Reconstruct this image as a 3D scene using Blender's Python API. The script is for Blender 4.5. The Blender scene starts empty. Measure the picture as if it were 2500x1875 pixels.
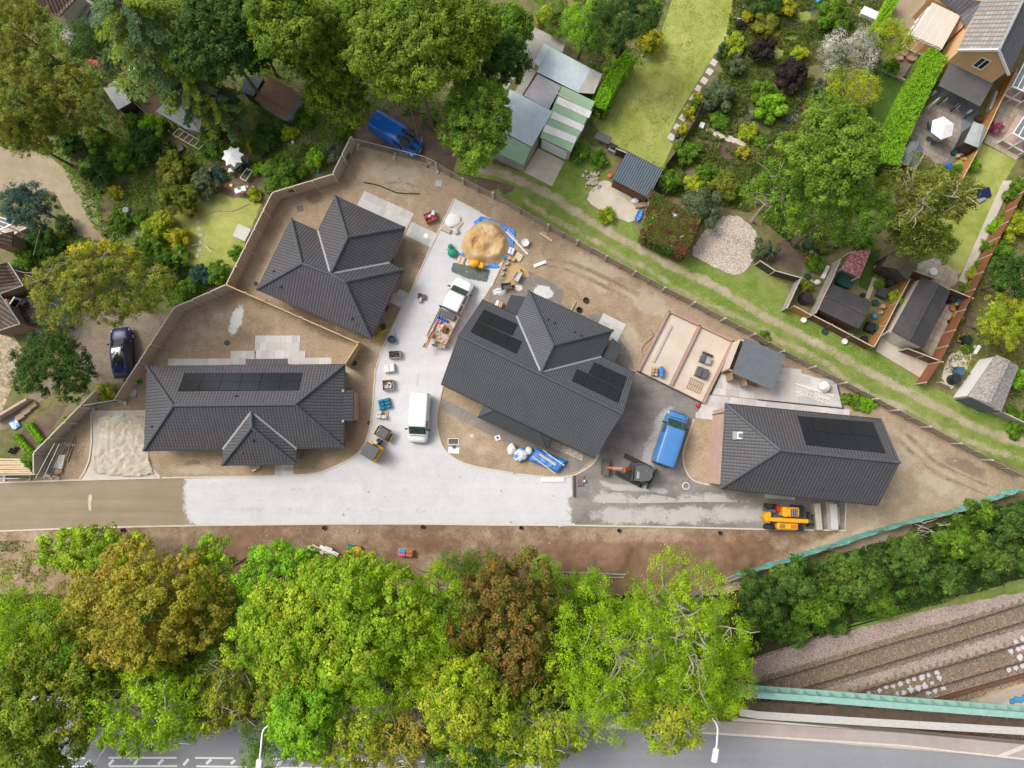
import bpy,math,random
import numpy as np
from mathutils import Vector,Matrix
random.seed(7)
rng=np.random.default_rng(11)
sc=bpy.context.scene
COL=sc.collection
PI=math.pi
CAM_H=66.0      # drone height above the building site,metres
FOCAL=1776.0    # focal length in photo pixels (2500 wide)
TILT=math.atan(172/FOCAL)    # the lens leans a little towards the top of the picture
_ct,_st=math.cos(TILT),math.sin(TILT)
def W(px,py,z=0.0):
 """world point at height z seen at photo pixel px,py"""
 x,y=(px-1250)/FOCAL,(937.5-py)/FOCAL
 k=(CAM_H-z)/(_ct-y*_st)
 return Vector((x*k,(y*_ct+_st)*k,z))
SC=650/2157
def reg(ox,oy,s=SC):
 return lambda x,y,z=0.0: W(ox+x*s,oy+y*s,z)
A1,A2,A3,A4=[reg(o,0) for o in (0,600,1200,1850)]
B1,B2,B3,B4=[reg(o,450) for o in (0,600,1200,1850)]
C1,C2,C3,C4=[reg(o,900) for o in (0,600,1200,1850)]
D1,D2,D3,D4=[reg(o,1375) for o in (0,600,1200,1850)]
def FV(x,y,z=0.0):
 return W(x*1.13020,y*1.13020,z)
# materials
MATS={}
def _c(c,k=1.0):
 return (min(1,c[0]*k),min(1,c[1]*k),min(1,c[2]*k),1)
class NT:
 def __init__(s,name):
  m=bpy.data.materials.new(name)
  m.use_nodes=True
  s.m=m; s.t=m.node_tree; s.n=s.t.nodes; s.l=s.t.links
  s.b=s.n['Principled BSDF']
  s.tc=s.n.new('ShaderNodeTexCoord')
  MATS[name]=m
 def link(s,a,b): s.l.new(a,b)
 def noise(s,scale,detail=5,co='Object',rough=.6,vec=None,dist=0):
  n=s.n.new('ShaderNodeTexNoise')
  n.inputs['Scale'].default_value=scale
  n.inputs['Detail'].default_value=detail
  n.inputs['Roughness'].default_value=rough
  n.inputs['Distortion'].default_value=dist
  s.link(vec if vec is not None else s.tc.outputs[co],n.inputs['Vector'])
  return n.outputs['Fac']
 def vor(s,scale,co='Object',feature='F1',out='Distance',vec=None):
  n=s.n.new('ShaderNodeTexVoronoi')
  n.feature=feature
  n.inputs['Scale'].default_value=scale
  s.link(vec if vec is not None else s.tc.outputs[co],n.inputs['Vector'])
  return n.outputs[out]
 def ramp(s,fac,stops,interp='LINEAR'):
  r=s.n.new('ShaderNodeValToRGB')
  r.color_ramp.interpolation=interp
  e=r.color_ramp.elements
  e[0].position,e[0].color=stops[0][0],_c(stops[0][1])
  e[1].position,e[1].color=stops[-1][0],_c(stops[-1][1])
  for p,c in stops[1:-1]:
   k=e.new(p); k.color=_c(c)
  s.link(fac,r.inputs['Fac'])
  return r.outputs['Color']
 def framp(s,fac,a,b):
  r=s.n.new('ShaderNodeMapRange')
  r.inputs['From Min'].default_value=a
  r.inputs['From Max'].default_value=b
  s.link(fac,r.inputs['Value'])
  return r.outputs['Result']
 def mix(s,fac,a,b,blend='MIX'):
  x=s.n.new('ShaderNodeMix'); x.data_type='RGBA'; x.blend_type=blend
  for i,v in ((0,fac),(6,a),(7,b)):
   if isinstance(v,(int,float)): x.inputs[i].default_value=v
   elif isinstance(v,tuple): x.inputs[i].default_value=_c(v)
   else: s.link(v,x.inputs[i])
  return x.outputs[2]
 def math(s,op,a,b=None):
  x=s.n.new('ShaderNodeMath'); x.operation=op
  for i,v in enumerate((a,b)):
   if v is None: continue
   if isinstance(v,(int,float)): x.inputs[i].default_value=v
   else: s.link(v,x.inputs[i])
  return x.outputs[0]
 def mapping(s,co='UV',scale=(1,1,1),rot=0):
  x=s.n.new('ShaderNodeMapping')
  x.inputs['Scale'].default_value=scale
  x.inputs['Rotation'].default_value=(0,0,rot)
  s.link(s.tc.outputs[co],x.inputs['Vector'])
  return x.outputs['Vector']
 def brick(s,w,h,mortar,c1,c2,cm,co='UV',offset=.5,vec=None):
  n=s.n.new('ShaderNodeTexBrick')
  n.offset=offset
  n.inputs['Scale'].default_value=1
  n.inputs['Brick Width'].default_value=w
  n.inputs['Row Height'].default_value=h
  n.inputs['Mortar Size'].default_value=mortar
  n.inputs['Mortar Smooth'].default_value=.3
  n.inputs['Color1'].default_value=_c(c1)
  n.inputs['Color2'].default_value=_c(c2)
  n.inputs['Mortar'].default_value=_c(cm)
  s.link(vec if vec is not None else s.tc.outputs[co],n.inputs['Vector'])
  return n
 def wave(s,vec,scale,axis='X',profile='SIN',dist=0):
  n=s.n.new('ShaderNodeTexWave')
  n.bands_direction=axis; n.wave_profile=profile
  n.inputs['Scale'].default_value=scale
  n.inputs['Distortion'].default_value=dist
  n.inputs['Detail'].default_value=1
  s.link(vec,n.inputs['Vector'])
  return n.outputs['Fac']
 def bump(s,h,strength=.5,dist=.02):
  b=s.n.new('ShaderNodeBump')
  b.inputs['Strength'].default_value=strength
  b.inputs['Distance'].default_value=dist
  s.link(h,b.inputs['Height'])
  s.link(b.outputs['Normal'],s.b.inputs['Normal'])
 def done(s,col=None,rough=.85,spec=.3,metal=0.0):
  if col is not None:
   if isinstance(col,tuple): s.b.inputs['Base Color'].default_value=_c(col)
   else: s.link(col,s.b.inputs['Base Color'])
  s.b.inputs['Roughness'].default_value=rough
  s.b.inputs['Specular IOR Level'].default_value=spec
  s.b.inputs['Metallic'].default_value=metal
  return s.m
def mk(name,col,col2=None,var=.18,scale=4,rough=.8,spec=.3,metal=0,fine=30,bump=.3,bdist=.01):
 """mottled procedural material"""
 if name in MATS: return MATS[name]
 t=NT(name)
 a=t.noise(scale,6)
 b=t.noise(fine,3)
 f=t.math('ADD',t.math('MULTIPLY',a,.65),t.math('MULTIPLY',b,.35))
 lo=tuple(x*(1-var) for x in col)
 hi=tuple(x*(1+var) for x in (col2 or col))
 c=t.ramp(f,[(.3,lo),(.7,hi)])
 if bump: t.bump(b,bump,bdist)
 return t.done(c,rough,spec,metal)
# mesh builder
def chain_matrix(o):
 m=Matrix.Identity(4)
 while o is not None:
  m=o.matrix_basis @ m
  o=o.parent
 return m
class MB:
 def __init__(s): s.v=[]; s.f=[]
 def add(s,vs,fs):
  o=len(s.v)
  s.v +=[Vector(p) for p in vs]
  s.f +=[tuple(i+o for i in f) for f in fs]
  return s
 def box(s,c,size,rz=0,rot=None):
  x,y,z=size[0]/2,size[1]/2,size[2]/2
  R=rot if rot is not None else Matrix.Rotation(rz,3,'Z')
  c=Vector(c)
  vs=[c+R @ Vector((a*x,b*y,d*z)) for d in (-1,1) for a,b in ((-1,-1),(1,-1),(1,1),(-1,1))]
  return s.add(vs,[(3,2,1,0),(4,5,6,7),(0,1,5,4),(1,2,6,5),(2,3,7,6),(3,0,4,7)])
 def bbox(s,c,size,rz=0,b=.03):
  """box with chamfered top and sides"""
  x,y,z=size[0]/2,size[1]/2,size[2]/2
  R=Matrix.Rotation(rz,3,'Z'); c=Vector(c)
  def ring(xx,yy,k,zz):
   return [c+R @ Vector(p) for p in ((-xx+k,-yy,zz),(xx-k,-yy,zz),(xx,-yy+k,zz),(xx,yy-k,zz),(xx-k,yy,zz),(-xx+k,yy,zz),(-xx,yy-k,zz),(-xx,-yy+k,zz))]
  vs=ring(x,y,b,-z)+ring(x,y,b,z-b)+ring(x-b,y-b,b,z)
  fs=[tuple(range(7,-1,-1)),tuple(range(16,24))]
  for k in (0,8):
   for i in range(8):
    j=(i+1) % 8
    fs.append((k+i,k+j,k+8+j,k+8+i))
  return s.add(vs,fs)
 def prism(s,poly,z0,z1,dz=None):
  poly=ccw(poly); n=len(poly)
  vs=[(p[0],p[1],z0) for p in poly]+[(p[0],p[1],z1) for p in poly]
  fs=[tuple(range(n-1,-1,-1)),tuple(range(n,2*n))]
  fs +=[(i,(i+1) % n,n+(i+1) % n,n+i) for i in range(n)]
  return s.add(vs,fs)
 def poly(s,pts):
  return s.add(pts,[tuple(range(len(pts)))])
 def tube(s,pts,r,n=6,caps=True):
  pts=[Vector(p) for p in pts]; m=len(pts)
  rs=r if isinstance(r,(list,tuple)) else [r]*m
  vs=[]; prev=None
  for i,p in enumerate(pts):
   d=(pts[min(i+1,m-1)]-pts[max(i-1,0)])
   if d.length < 1e-9: d=Vector((0,0,1))
   d.normalize()
   if prev is None:
    u=d.cross(Vector((0,0,1)))
    if u.length < .05: u=d.cross(Vector((1,0,0)))
   else:
    u=prev-d*prev.dot(d)
   u.normalize(); prev=u
   w=d.cross(u)
   for k in range(n):
    a=2*PI*k/n
    vs.append(p+(u*math.cos(a)+w*math.sin(a))*rs[i])
  fs=[]
  for i in range(m-1):
   for k in range(n):
    k2=(k+1) % n
    fs.append((i*n+k,i*n+k2,(i+1)*n+k2,(i+1)*n+k))
  if caps:
   fs.append(tuple(range(n-1,-1,-1)))
   fs.append(tuple((m-1)*n+k for k in range(n)))
  return s.add(vs,fs)
 def lathe(s,prof,c=(0,0,0),n=16,axis='Z',cap=True):
  """prof: (radius,height) list"""
  vs=[]
  for r,h in prof:
   for k in range(n):
    a=2*PI*k/n
    p=Vector((r*math.cos(a),r*math.sin(a),h))
    if axis =='Y': p=Vector((p.x,p.z,-p.y))
    if axis =='X': p=Vector((p.z,p.x,p.y))
    vs.append(Vector(c)+p)
  fs=[]
  for i in range(len(prof)-1):
   for k in range(n):
    k2=(k+1) % n
    fs.append((i*n+k,i*n+k2,(i+1)*n+k2,(i+1)*n+k))
  if cap:
   fs.append(tuple(range(n-1,-1,-1)))
   fs.append(tuple((len(prof)-1)*n+k for k in range(n)))
  return s.add(vs,fs)
 def cyl(s,c,r,h,n=16,r2=None,axis='Z'):
  return s.lathe([(r,0),(r if r2 is None else r2,h)],c,n,axis)
 def beam(s,a,b,w,h,up=None):
  """rectangular bar from a to b,w across,h in the up direction"""
  a,b=Vector(a),Vector(b)
  d=(b-a).normalized()
  up=Vector(up or (0,0,1))
  if abs(d.dot(up)) > .97: up=Vector((0,1,0))
  x=d.cross(up).normalized(); y=x.cross(d).normalized()
  vs=[]
  for p in (a,b):
   for i,j in ((-1,-1),(1,-1),(1,1),(-1,1)):
    vs.append(p+x*i*w/2+y*j*h/2)
  return s.add(vs,[(0,1,2,3),(7,6,5,4),(4,5,1,0),(5,6,2,1),(6,7,3,2),(7,4,0,3)])
 def blob(s,c,r,seed=0,rough=.2,n=10,m=7,flat=0.0):
  """lumpy closed ellipsoid"""
  rr=np.random.default_rng(seed)
  ph=rr.uniform(0,6.28,6)
  vs=[]
  rx,ry,rz=r
  for i in range(m+1):
   t=PI*i/m
   for k in range(n):
    a=2*PI*k/n
    q=1+rough*(math.sin(2*a+ph[0])*math.sin(t*2+ph[1])+.6*math.sin(3*a+ph[2]+t*3)+.4*math.sin(5*a+ph[3]-4*t))*math.sin(t)
    z=math.cos(t)
    if z < 0: z *=(1-flat)
    vs.append(Vector(c)+Vector((rx*q*math.sin(t)*math.cos(a),ry*q*math.sin(t)*math.sin(a),rz*z*q)))
  fs=[]
  for i in range(m):
   for k in range(n):
    k2=(k+1) % n
    fs.append((i*n+k2,i*n+k,(i+1)*n+k,(i+1)*n+k2))
  return s.add(vs,fs)
 def xform(s,M):
  s.v=[M @ p for p in s.v]; return s
 def build(s,name,mat,parent=None,smooth=False,label=None,local=False,ang=0.0,sharp=35):
  me=bpy.data.meshes.new(name)
  vs=s.v
  if parent is not None and not local:
   inv=chain_matrix(parent).inverted()
   vs=[inv @ p for p in vs]
  me.from_pydata([tuple(p) for p in vs],[],s.f)
  autouv(me,ang)
  me.materials.append(mat if not isinstance(mat,str) else MATS[mat])
  if smooth:
   me.shade_smooth()
   me.set_sharp_from_angle(angle=math.radians(sharp))
  o=bpy.data.objects.new(name,me)
  COL.objects.link(o)
  if parent is not None: o.parent=parent
  if label: o['label']=label
  return o
def ccw(poly):
 a=0
 for i in range(len(poly)):
  p,q=poly[i],poly[(i+1) % len(poly)]
  a +=p[0]*q[1]-q[0]*p[1]
 return list(poly) if a > 0 else list(reversed(poly))
def autouv(me,ang=0.0):
 """UV in metres: u level along the face,v up the slope"""
 nl=len(me.loops)
 if nl ==0: return
 me.update()
 co=np.empty(len(me.vertices)*3,np.float32); me.vertices.foreach_get('co',co); co=co.reshape(-1,3)
 li=np.empty(nl,np.int32); me.loops.foreach_get('vertex_index',li)
 nn=np.empty(len(me.polygons)*3,np.float32); me.polygons.foreach_get('normal',nn); nn=nn.reshape(-1,3)
 lt=np.empty(len(me.polygons),np.int32); me.polygons.foreach_get('loop_total',lt)
 n=np.repeat(nn,lt,axis=0)
 h=np.stack([-n[:,1],n[:,0],np.zeros(len(n))],1)
 L=np.linalg.norm(h,axis=1)
 flat=L < .02
 h[flat]=(math.cos(ang),math.sin(ang),0)
 h /=np.linalg.norm(h,axis=1)[:,None]
 v=np.cross(n,h)
 p=co[li]
 uv=np.stack([(p*h).sum(1),(p*v).sum(1)],1).astype(np.float32)
 l=me.uv_layers.new(name='UVMap')
 l.data.foreach_set('uv',uv.ravel())
# things
def tag(o,label,cat,group=None,kind=None):
 if label: o['label']=label
 if cat: o['category']=cat
 if group: o['group']=group
 if kind: o['kind']=kind
 return o
def thing(name,label,cat,loc=(0,0,0),rz=0,group=None):
 o=bpy.data.objects.new(name,None)
 o.empty_display_size=.3
 COL.objects.link(o)
 o.location=loc; o.rotation_euler=(0,0,rz)
 o.matrix_basis=Matrix.Translation(Vector(loc)) @ Matrix.Rotation(rz,4,'Z')
 return tag(o,label,cat,group)
def solo(mb,name,mat,label,cat,group=None,loc=None,rz=0,smooth=False,ang=0.0,local=False):
 """a thing that is one mesh. local: the mesh is given round its own base"""
 M=Matrix.Translation(Vector(loc or (0,0,0))) @ Matrix.Rotation(rz,4,'Z')
 if loc is not None and not local:
  Mi=M.inverted()
  mb.v=[Mi @ p for p in mb.v]
 o=mb.build(name,mat,smooth=smooth,ang=ang)
 o.matrix_basis=M
 return tag(o,label,cat,group)
def struct(mb,name,mat,ang=0.0,smooth=False,kind='structure'):
 o=mb.build(name,mat,ang=ang,smooth=smooth)
 o['kind']=kind
 return o
def dup(o,loc=None,rz=None,label=None,group=None,parent=None,scale=None):
 c=o.copy(); COL.objects.link(c)
 if parent is not None: c.parent=parent
 if loc is not None:
  c.matrix_basis=Matrix.Translation(Vector(loc)) @ Matrix.Rotation(rz or 0,4,'Z') @ (Matrix.Diagonal((*scale,1)) if scale else Matrix.Identity(4))
 if label: c['label']=label
 if group: c['group']=group
 for ch in list(o.children): dup(ch,parent=c)
 return c
def lerp(a,b,t): return a+(b-a)*t
def ang2(a,b): return math.atan2(b[1]-a[1],b[0]-a[0])
def vnoise(x,y,s,seed=0):
 """value noise for arrays,0..1"""
 x=np.asarray(x,float)/s; y=np.asarray(y,float)/s
 xi=np.floor(x).astype(int); yi=np.floor(y).astype(int)
 fx=x-xi; fy=y-yi
 fx=fx*fx*(3-2*fx); fy=fy*fy*(3-2*fy)
 def h(i,j):
  n=np.sin(i*127.1+j*311.7+seed*74.7)*43758.5453
  return n-np.floor(n)
 return (h(xi,yi)*(1-fx)+h(xi+1,yi)*fx)*(1-fy)+(h(xi,yi+1)*(1-fx)+h(xi+1,yi+1)*fx)*fy
def inpoly(x,y,poly):
 x=np.asarray(x); y=np.asarray(y)
 r=np.zeros(x.shape,bool)
 n=len(poly)
 for i in range(n):
  x1,y1=poly[i][0],poly[i][1]; x2,y2=poly[(i+1) % n][0],poly[(i+1) % n][1]
  if y1 ==y2: continue
  c=((y1 > y) !=(y2 > y)) & (x < (x2-x1)*(y-y1)/(y2-y1)+x1)
  r ^=c
 return r
def smooth01(t):
 t=np.clip(t,0,1); return t*t*(3-2*t)
def curve(pts,n=6):
 """Catmull-Rom through pts"""
 P=[Vector(p) for p in pts]; out=[]
 for i in range(len(P)-1):
  a=P[max(i-1,0)]; b=P[i]; c=P[i+1]; d=P[min(i+2,len(P)-1)]
  for k in range(n):
   t=k/n
   out.append(.5*((2*b)+(c-a)*t+(2*a-5*b+4*c-d)*t*t+(3*b-a-3*c+d)*t **3))
 out.append(P[-1])
 return out
# material library
GR={}
def g_nodes(t,stops,s1=.12,s2=1.3,s3=14,w=(.45,.35,.2),streak=None):
 a=t.noise(s1,5); b=t.noise(s2,6,dist=.6); c=t.noise(s3,4,rough=.7)
 f=t.math('ADD',t.math('ADD',t.math('MULTIPLY',a,w[0]),t.math('MULTIPLY',b,w[1])),t.math('MULTIPLY',c,w[2]))
 if streak:
  st=t.noise(1.0,4,vec=t.mapping('Object',(streak[0],streak[1],1)))
  f=t.math('ADD',t.math('MULTIPLY',f,1-streak[2]),t.math('MULTIPLY',st,streak[2]))
 return t.ramp(f,stops),t.math('ADD',t.math('MULTIPLY',b,.6),c)
def m_ground(name,stops,bump=.5,bdist=.03,rough=.95,**k):
 GR[name]=(stops,k)
 t=NT(name); col,h=g_nodes(t,stops,**k)
 if bump: t.bump(h,bump,bdist)
 return t.done(col,rough,.15)
def m_wear(name,a,b,amp=1.0,s1=.8,s2=6,lo=.38,hi=.62):
 """ground a worn through to ground b where the mesh attribute wear is high,with a ragged edge"""
 t=NT(name)
 ca,h=g_nodes(t,GR[a][0],**GR[a][1]); cb,h2=g_nodes(t,GR[b][0],**GR[b][1])
 at=t.n.new('ShaderNodeAttribute'); at.attribute_name='wear'
 n=t.math('ADD',t.math('MULTIPLY',t.noise(s1,5),.6),t.math('MULTIPLY',t.noise(s2,5,rough=.7),.4))
 f=t.math('ADD',at.outputs['Fac'],t.math('MULTIPLY',t.math('SUBTRACT',n,.5),amp*1.6))
 t.bump(h,.5,.03)
 return t.done(t.mix(t.framp(f,lo,hi),ca,cb),.95,.15)
m_ground('garden_earth',[(.3,(0.062,0.078,0.030)),(.45,(0.123,0.150,0.043)),(.55,(0.228,0.176,0.101)),(.7,(0.176,0.228,0.051))],w=(.3,.45,.25))
m_ground('soil',[(.34,(0.213,0.150,0.101)),(.47,(0.338,0.248,0.162)),(.56,(0.427,0.334,0.231)),(.66,(0.551,0.458,0.333))],s1=.1,s2=.9,s3=7,w=(.33,.27,.4),bump=.9,bdist=.06)
m_ground('verge_soil',[(.3,(0.120,0.068,0.043)),(.5,(0.215,0.130,0.081)),(.7,(0.319,0.208,0.132))],s1=.15,s2=1.1,s3=9,w=(.35,.35,.3),bump=.7,bdist=.05)
m_ground('dark_soil',[(.3,(0.072,0.049,0.036)),(.5,(0.156,0.111,0.081)),(.7,(0.260,0.195,0.143))],s2=1.0,s3=10,bump=.7,bdist=.04)
m_ground('white_gravel',[(.32,(0.442,0.430,0.433)),(.5,(0.583,0.578,0.588)),(.68,(0.698,0.697,0.710))],s1=.12,s2=.8,s3=13,w=(.25,.25,.5),bump=.6,bdist=.02,streak=(.06,1.2,.18))
m_ground('grey_planings',[(.3,(0.117,0.103,0.094)),(.45,(0.194,0.173,0.160)),(.57,(0.300,0.276,0.256)),(.72,(0.466,0.432,0.405))],s1=.13,s2=.7,s3=9,w=(.42,.33,.25),bump=.7,bdist=.03,streak=(.08,.9,.25))
m_ground('grey_hardcore',[(.3,(0.135,0.120,0.108)),(.5,(0.240,0.214,0.192)),(.7,(0.420,0.390,0.360))],s2=1.2,s3=10,w=(.35,.25,.4),bump=.7,bdist=.03)
m_ground('dirt_road',[(.3,(0.210,0.165,0.110)),(.5,(0.300,0.240,0.165)),(.7,(0.390,0.320,0.235))],s1=.1,s2=.7,s3=14,w=(.4,.3,.3),streak=(.05,1.5,.35),bump=.4)
m_ground('rubble',[(.28,(0.286,0.233,0.170)),(.5,(0.550,0.477,0.370)),(.7,(0.800,0.742,0.620))],s1=.2,s2=2.2,s3=12,w=(.2,.4,.4),bump=1,bdist=.08)
m_ground('concrete',[(.3,(0.370,0.314,0.242)),(.5,(0.526,0.470,0.385)),(.7,(0.650,0.594,0.506))],s1=.3,s2=1.0,s3=12,bump=.3)
m_ground('pale_screed',[(.3,(0.482,0.396,0.310)),(.5,(0.585,0.499,0.404)),(.7,(0.671,0.593,0.499))],s1=.3,s2=.8,s3=12,bump=.2)
m_ground('lime_pad',[(.3,(.42,.35,.26)),(.5,(.60,.53,.42)),(.7,(.72,.66,.55))],s1=.3,s2=.9,s3=14,bump=.4)
m_ground('grass',[(.32,(0.142,0.180,0.040)),(.45,(0.261,0.318,0.062)),(.56,(0.379,0.403,0.114)),(.68,(0.553,0.514,0.241))],s1=.16,s2=.9,s3=8,w=(.45,.3,.25),bump=.8,bdist=.05)
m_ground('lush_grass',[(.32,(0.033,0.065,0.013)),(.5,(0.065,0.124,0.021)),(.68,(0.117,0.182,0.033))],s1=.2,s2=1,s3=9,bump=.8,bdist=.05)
m_ground('track_grass',[(.33,(0.086,0.141,0.024)),(.46,(0.157,0.225,0.042)),(.56,(0.238,0.276,0.078)),(.66,(0.364,0.361,0.204))],s1=.14,s2=.75,s3=7,w=(.35,.4,.25),bump=.8,bdist=.05)
m_ground('track_soil',[(.33,(.20,.20,.07)),(.43,(.34,.29,.17)),(.55,(.42,.345,.245)),(.68,(.52,.44,.33))],s1=.3,s2=1.3,s3=12,bump=.4)
m_ground('beige_gravel',[(.3,(0.248,0.193,0.120)),(.5,(0.368,0.299,0.202)),(.7,(0.506,0.432,0.322))],s1=.2,s2=1.2,s3=15,w=(.25,.3,.45),bump=.6)
m_ground('asphalt',[(.3,(0.194,0.197,0.209)),(.5,(0.256,0.259,0.271)),(.7,(0.326,0.326,0.333))],s1=.2,s2=2,s3=25,w=(.4,.2,.4),streak=(.03,.8,.3),bump=.3,bdist=.01)
m_ground('footway',[(.3,(0.285,0.240,0.210)),(.5,(0.375,0.323,0.292)),(.7,(0.465,0.413,0.375))],s1=.2,s2=1.5,s3=20,streak=(.05,1.2,.25),bump=.3,bdist=.01)
m_ground('bank_earth',[(.3,(0.036,0.026,0.017)),(.5,(0.072,0.054,0.034)),(.7,(0.072,0.090,0.024))],s1=.3,s2=1.2,s3=9)
m_ground('slate_chips',[(.3,(.10,.11,.13)),(.5,(.19,.20,.23)),(.7,(.32,.33,.36))],s2=3,s3=14,w=(.2,.3,.5),bump=.8)
m_ground('soil_pale',[(.33,(.33,.27,.19)),(.5,(.43,.355,.26)),(.66,(.52,.45,.35))],s1=.1,s2=.9,s3=7,w=(.33,.27,.4))
m_ground('soil_wet_shaded',[(.33,(.16,.115,.08)),(.5,(.235,.175,.125)),(.66,(.31,.24,.175))],s1=.1,s2=.9,s3=7,w=(.33,.27,.4))  # darker soil for wet spots, tyre tracks and painted eaves shade
m_ground('gravel_dust',[(.32,(0.368,0.341,0.315)),(.5,(0.460,0.432,0.405)),(.68,(0.552,0.528,0.504))],s1=.12,s2=.8,s3=13,w=(.25,.25,.5))
m_ground('dust_white',[(.32,(.55,.54,.52)),(.5,(.64,.63,.61)),(.68,(.74,.73,.72))],s3=13)
m_wear('worn_track','track_grass','track_soil',1.0); m_wear('worn_soil','soil','soil_pale',1.1); m_wear('wet_shaded_soil','soil','soil_wet_shaded',1.1); m_wear('verge_mix','soil','verge_soil',.7)
m_wear('gravel_edge','grey_planings','white_gravel',1.0,1.2,7); m_wear('gravel_edge_dirt','dirt_road','white_gravel',1.0,1.2,7); m_wear('gravel_tracks','white_gravel','gravel_dust',1.2,.5,3); m_wear('lime_dust','soil','dust_white',1.5,1.2,5)
m_wear('sand_marks','dirt_road','pale_screed',1.3,2,6); m_wear('planing_marks','grey_planings','gravel_dust',1.3,.6,4); m_wear('yard_dust','grey_hardcore','dust_white',1.4,1.4,6); m_wear('worn_lawn','grass','track_soil',1.3,.5,4)
def m_pebbles(name,cols,scale):
 t=NT(name)
 v=t.vor(scale,out='Color')
 d=t.vor(scale,out='Distance')
 sep=t.n.new('ShaderNodeSeparateColor'); t.link(v,sep.inputs[0])
 big=t.noise(.5,4)
 f=t.math('ADD',t.math('MULTIPLY',sep.outputs[0],.7),t.math('MULTIPLY',big,.3))
 t.bump(d,.8,.04)
 return t.done(t.ramp(f,cols),.9,.15)
m_pebbles('stone_gravel',[(.1,(.26,.20,.15)),(.35,(.42,.34,.27)),(.6,(.56,.47,.39)),(.85,(.70,.63,.55))],15)
m_pebbles('ballast',[(.1,(.12,.08,.05)),(.4,(.22,.155,.105)),(.65,(.32,.235,.17)),(.9,(.45,.36,.28))],13)
m_pebbles('ballast_pale',[(.1,(.20,.15,.13)),(.4,(.36,.28,.245)),(.65,(.44,.345,.285)),(.9,(.55,.455,.385))],13)
m_pebbles('cobble_pad',[(.1,(.20,.15,.09)),(.4,(.34,.27,.17)),(.7,(.46,.38,.26)),(.9,(.55,.47,.35))],5)
def m_rooftile(name,c1,c2,cm,w=.30,h=.34,roll=True,spec=.35,rough=.55,gap=.45,row=.7):
 t=NT(name)
 sep=t.n.new('ShaderNodeSeparateXYZ'); t.link(t.tc.outputs['UV'],sep.inputs[0])
 prof=t.math('PINGPONG',t.math('DIVIDE',sep.outputs[0],w/2),1.0)
 fr=t.math('FRACT',t.math('DIVIDE',sep.outputs[1],h))
 b=t.brick(w,h,.001,c1,c2,c1,offset=0)
 k=t.math('ADD',t.math('MULTIPLY',t.noise(.35,5),.6),t.math('MULTIPLY',t.noise(6,3),.4))
 col=t.mix(1.0,b.outputs['Color'],t.ramp(k,[(.3,(.78,.78,.79)),(.7,(1.0,1.0,1.0))]),'MULTIPLY')
 col=t.mix(t.framp(prof,gap*.5,gap),cm,col)
 col=t.mix(t.framp(fr,.06,.16),t.mix(1.0,col,(row,row,row),'MULTIPLY'),col)
 hgt=t.math('ADD',t.math('SUBTRACT',1.0,fr),t.math('MULTIPLY',prof,.9 if roll else .1))
 t.bump(hgt,.8,.04)
 return t.done(col,rough,spec)
m_rooftile('roof_tile',(.108,.104,.11),(.128,.122,.13),(.044,.043,.048),w=.27,h=.3,row=.55,gap=.35)
m_rooftile('roof_tile_blue',(.125,.132,.146),(.14,.146,.158),(.042,.046,.056),w=.19,h=.34,row=.85)
m_rooftile('slate_tile',(.052,.052,.058),(.064,.064,.070),(.03,.03,.034),w=.3,h=.22,roll=False)
m_rooftile('old_tile',(.20,.14,.105),(.30,.225,.175),(.075,.055,.045),w=.34,h=.34)
m_rooftile('dark_tile',(.060,.042,.042),(.085,.062,.058),(.03,.022,.022),w=.3,h=.3)
m_rooftile('stone_tile',(.30,.275,.25),(.40,.37,.34),(.19,.175,.16),w=.45,h=.3,roll=False,spec=.2,rough=.8)
m_rooftile('grey_slate',(.115,.115,.13),(.155,.155,.17),(.08,.08,.09),w=.35,h=.25,roll=False,spec=.3)
def m_brick(name,c1,c2,cm):
 t=NT(name)
 b=t.brick(.225,.075,.01,c1,c2,cm)
 n=t.noise(1.2,5)
 col=t.mix(1.0,b.outputs['Color'],t.ramp(n,[(.3,(.85,.85,.85)),(.7,(1,1,1))]),'MULTIPLY')
 t.bump(b.outputs['Fac'],-.4,.01)
 return t.done(col,.85,.2)
m_brick('red_brick',(.36,.19,.135),(.46,.28,.21),(.47,.40,.35))
m_brick('pink_brick',(.50,.30,.23),(.60,.41,.33),(.60,.52,.46))
m_brick('old_brick',(.22,.12,.08),(.30,.19,.13),(.32,.27,.22))
def m_pavers(name,w,h,c1,c2,cm,mortar=.012,off=.5):
 t=NT(name)
 b=t.brick(w,h,mortar,c1,c2,cm,offset=off)
 n=t.noise(1.0,5)
 col=t.mix(1.0,b.outputs['Color'],t.ramp(n,[(.3,(.72,.71,.68)),(.7,(1.05,1.04,1.0))]),'MULTIPLY')
 t.bump(b.outputs['Fac'],-.4,.01)
 return t.done(col,.85,.25)
m_pavers('block_paving',.2,.1,(.20,.125,.09),(.29,.19,.14),(.10,.07,.05))
m_pavers('slab_paving',.6,.6,(.45,.38,.30),(.54,.47,.39),(.25,.20,.15),.02,0)
m_pavers('patio_stone',.7,.5,(.33,.28,.24),(.43,.37,.32),(.19,.16,.13),.02)
m_pavers('tan_blocks',.2,.1,(.27,.215,.16),(.35,.29,.22),(.20,.16,.12))
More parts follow.
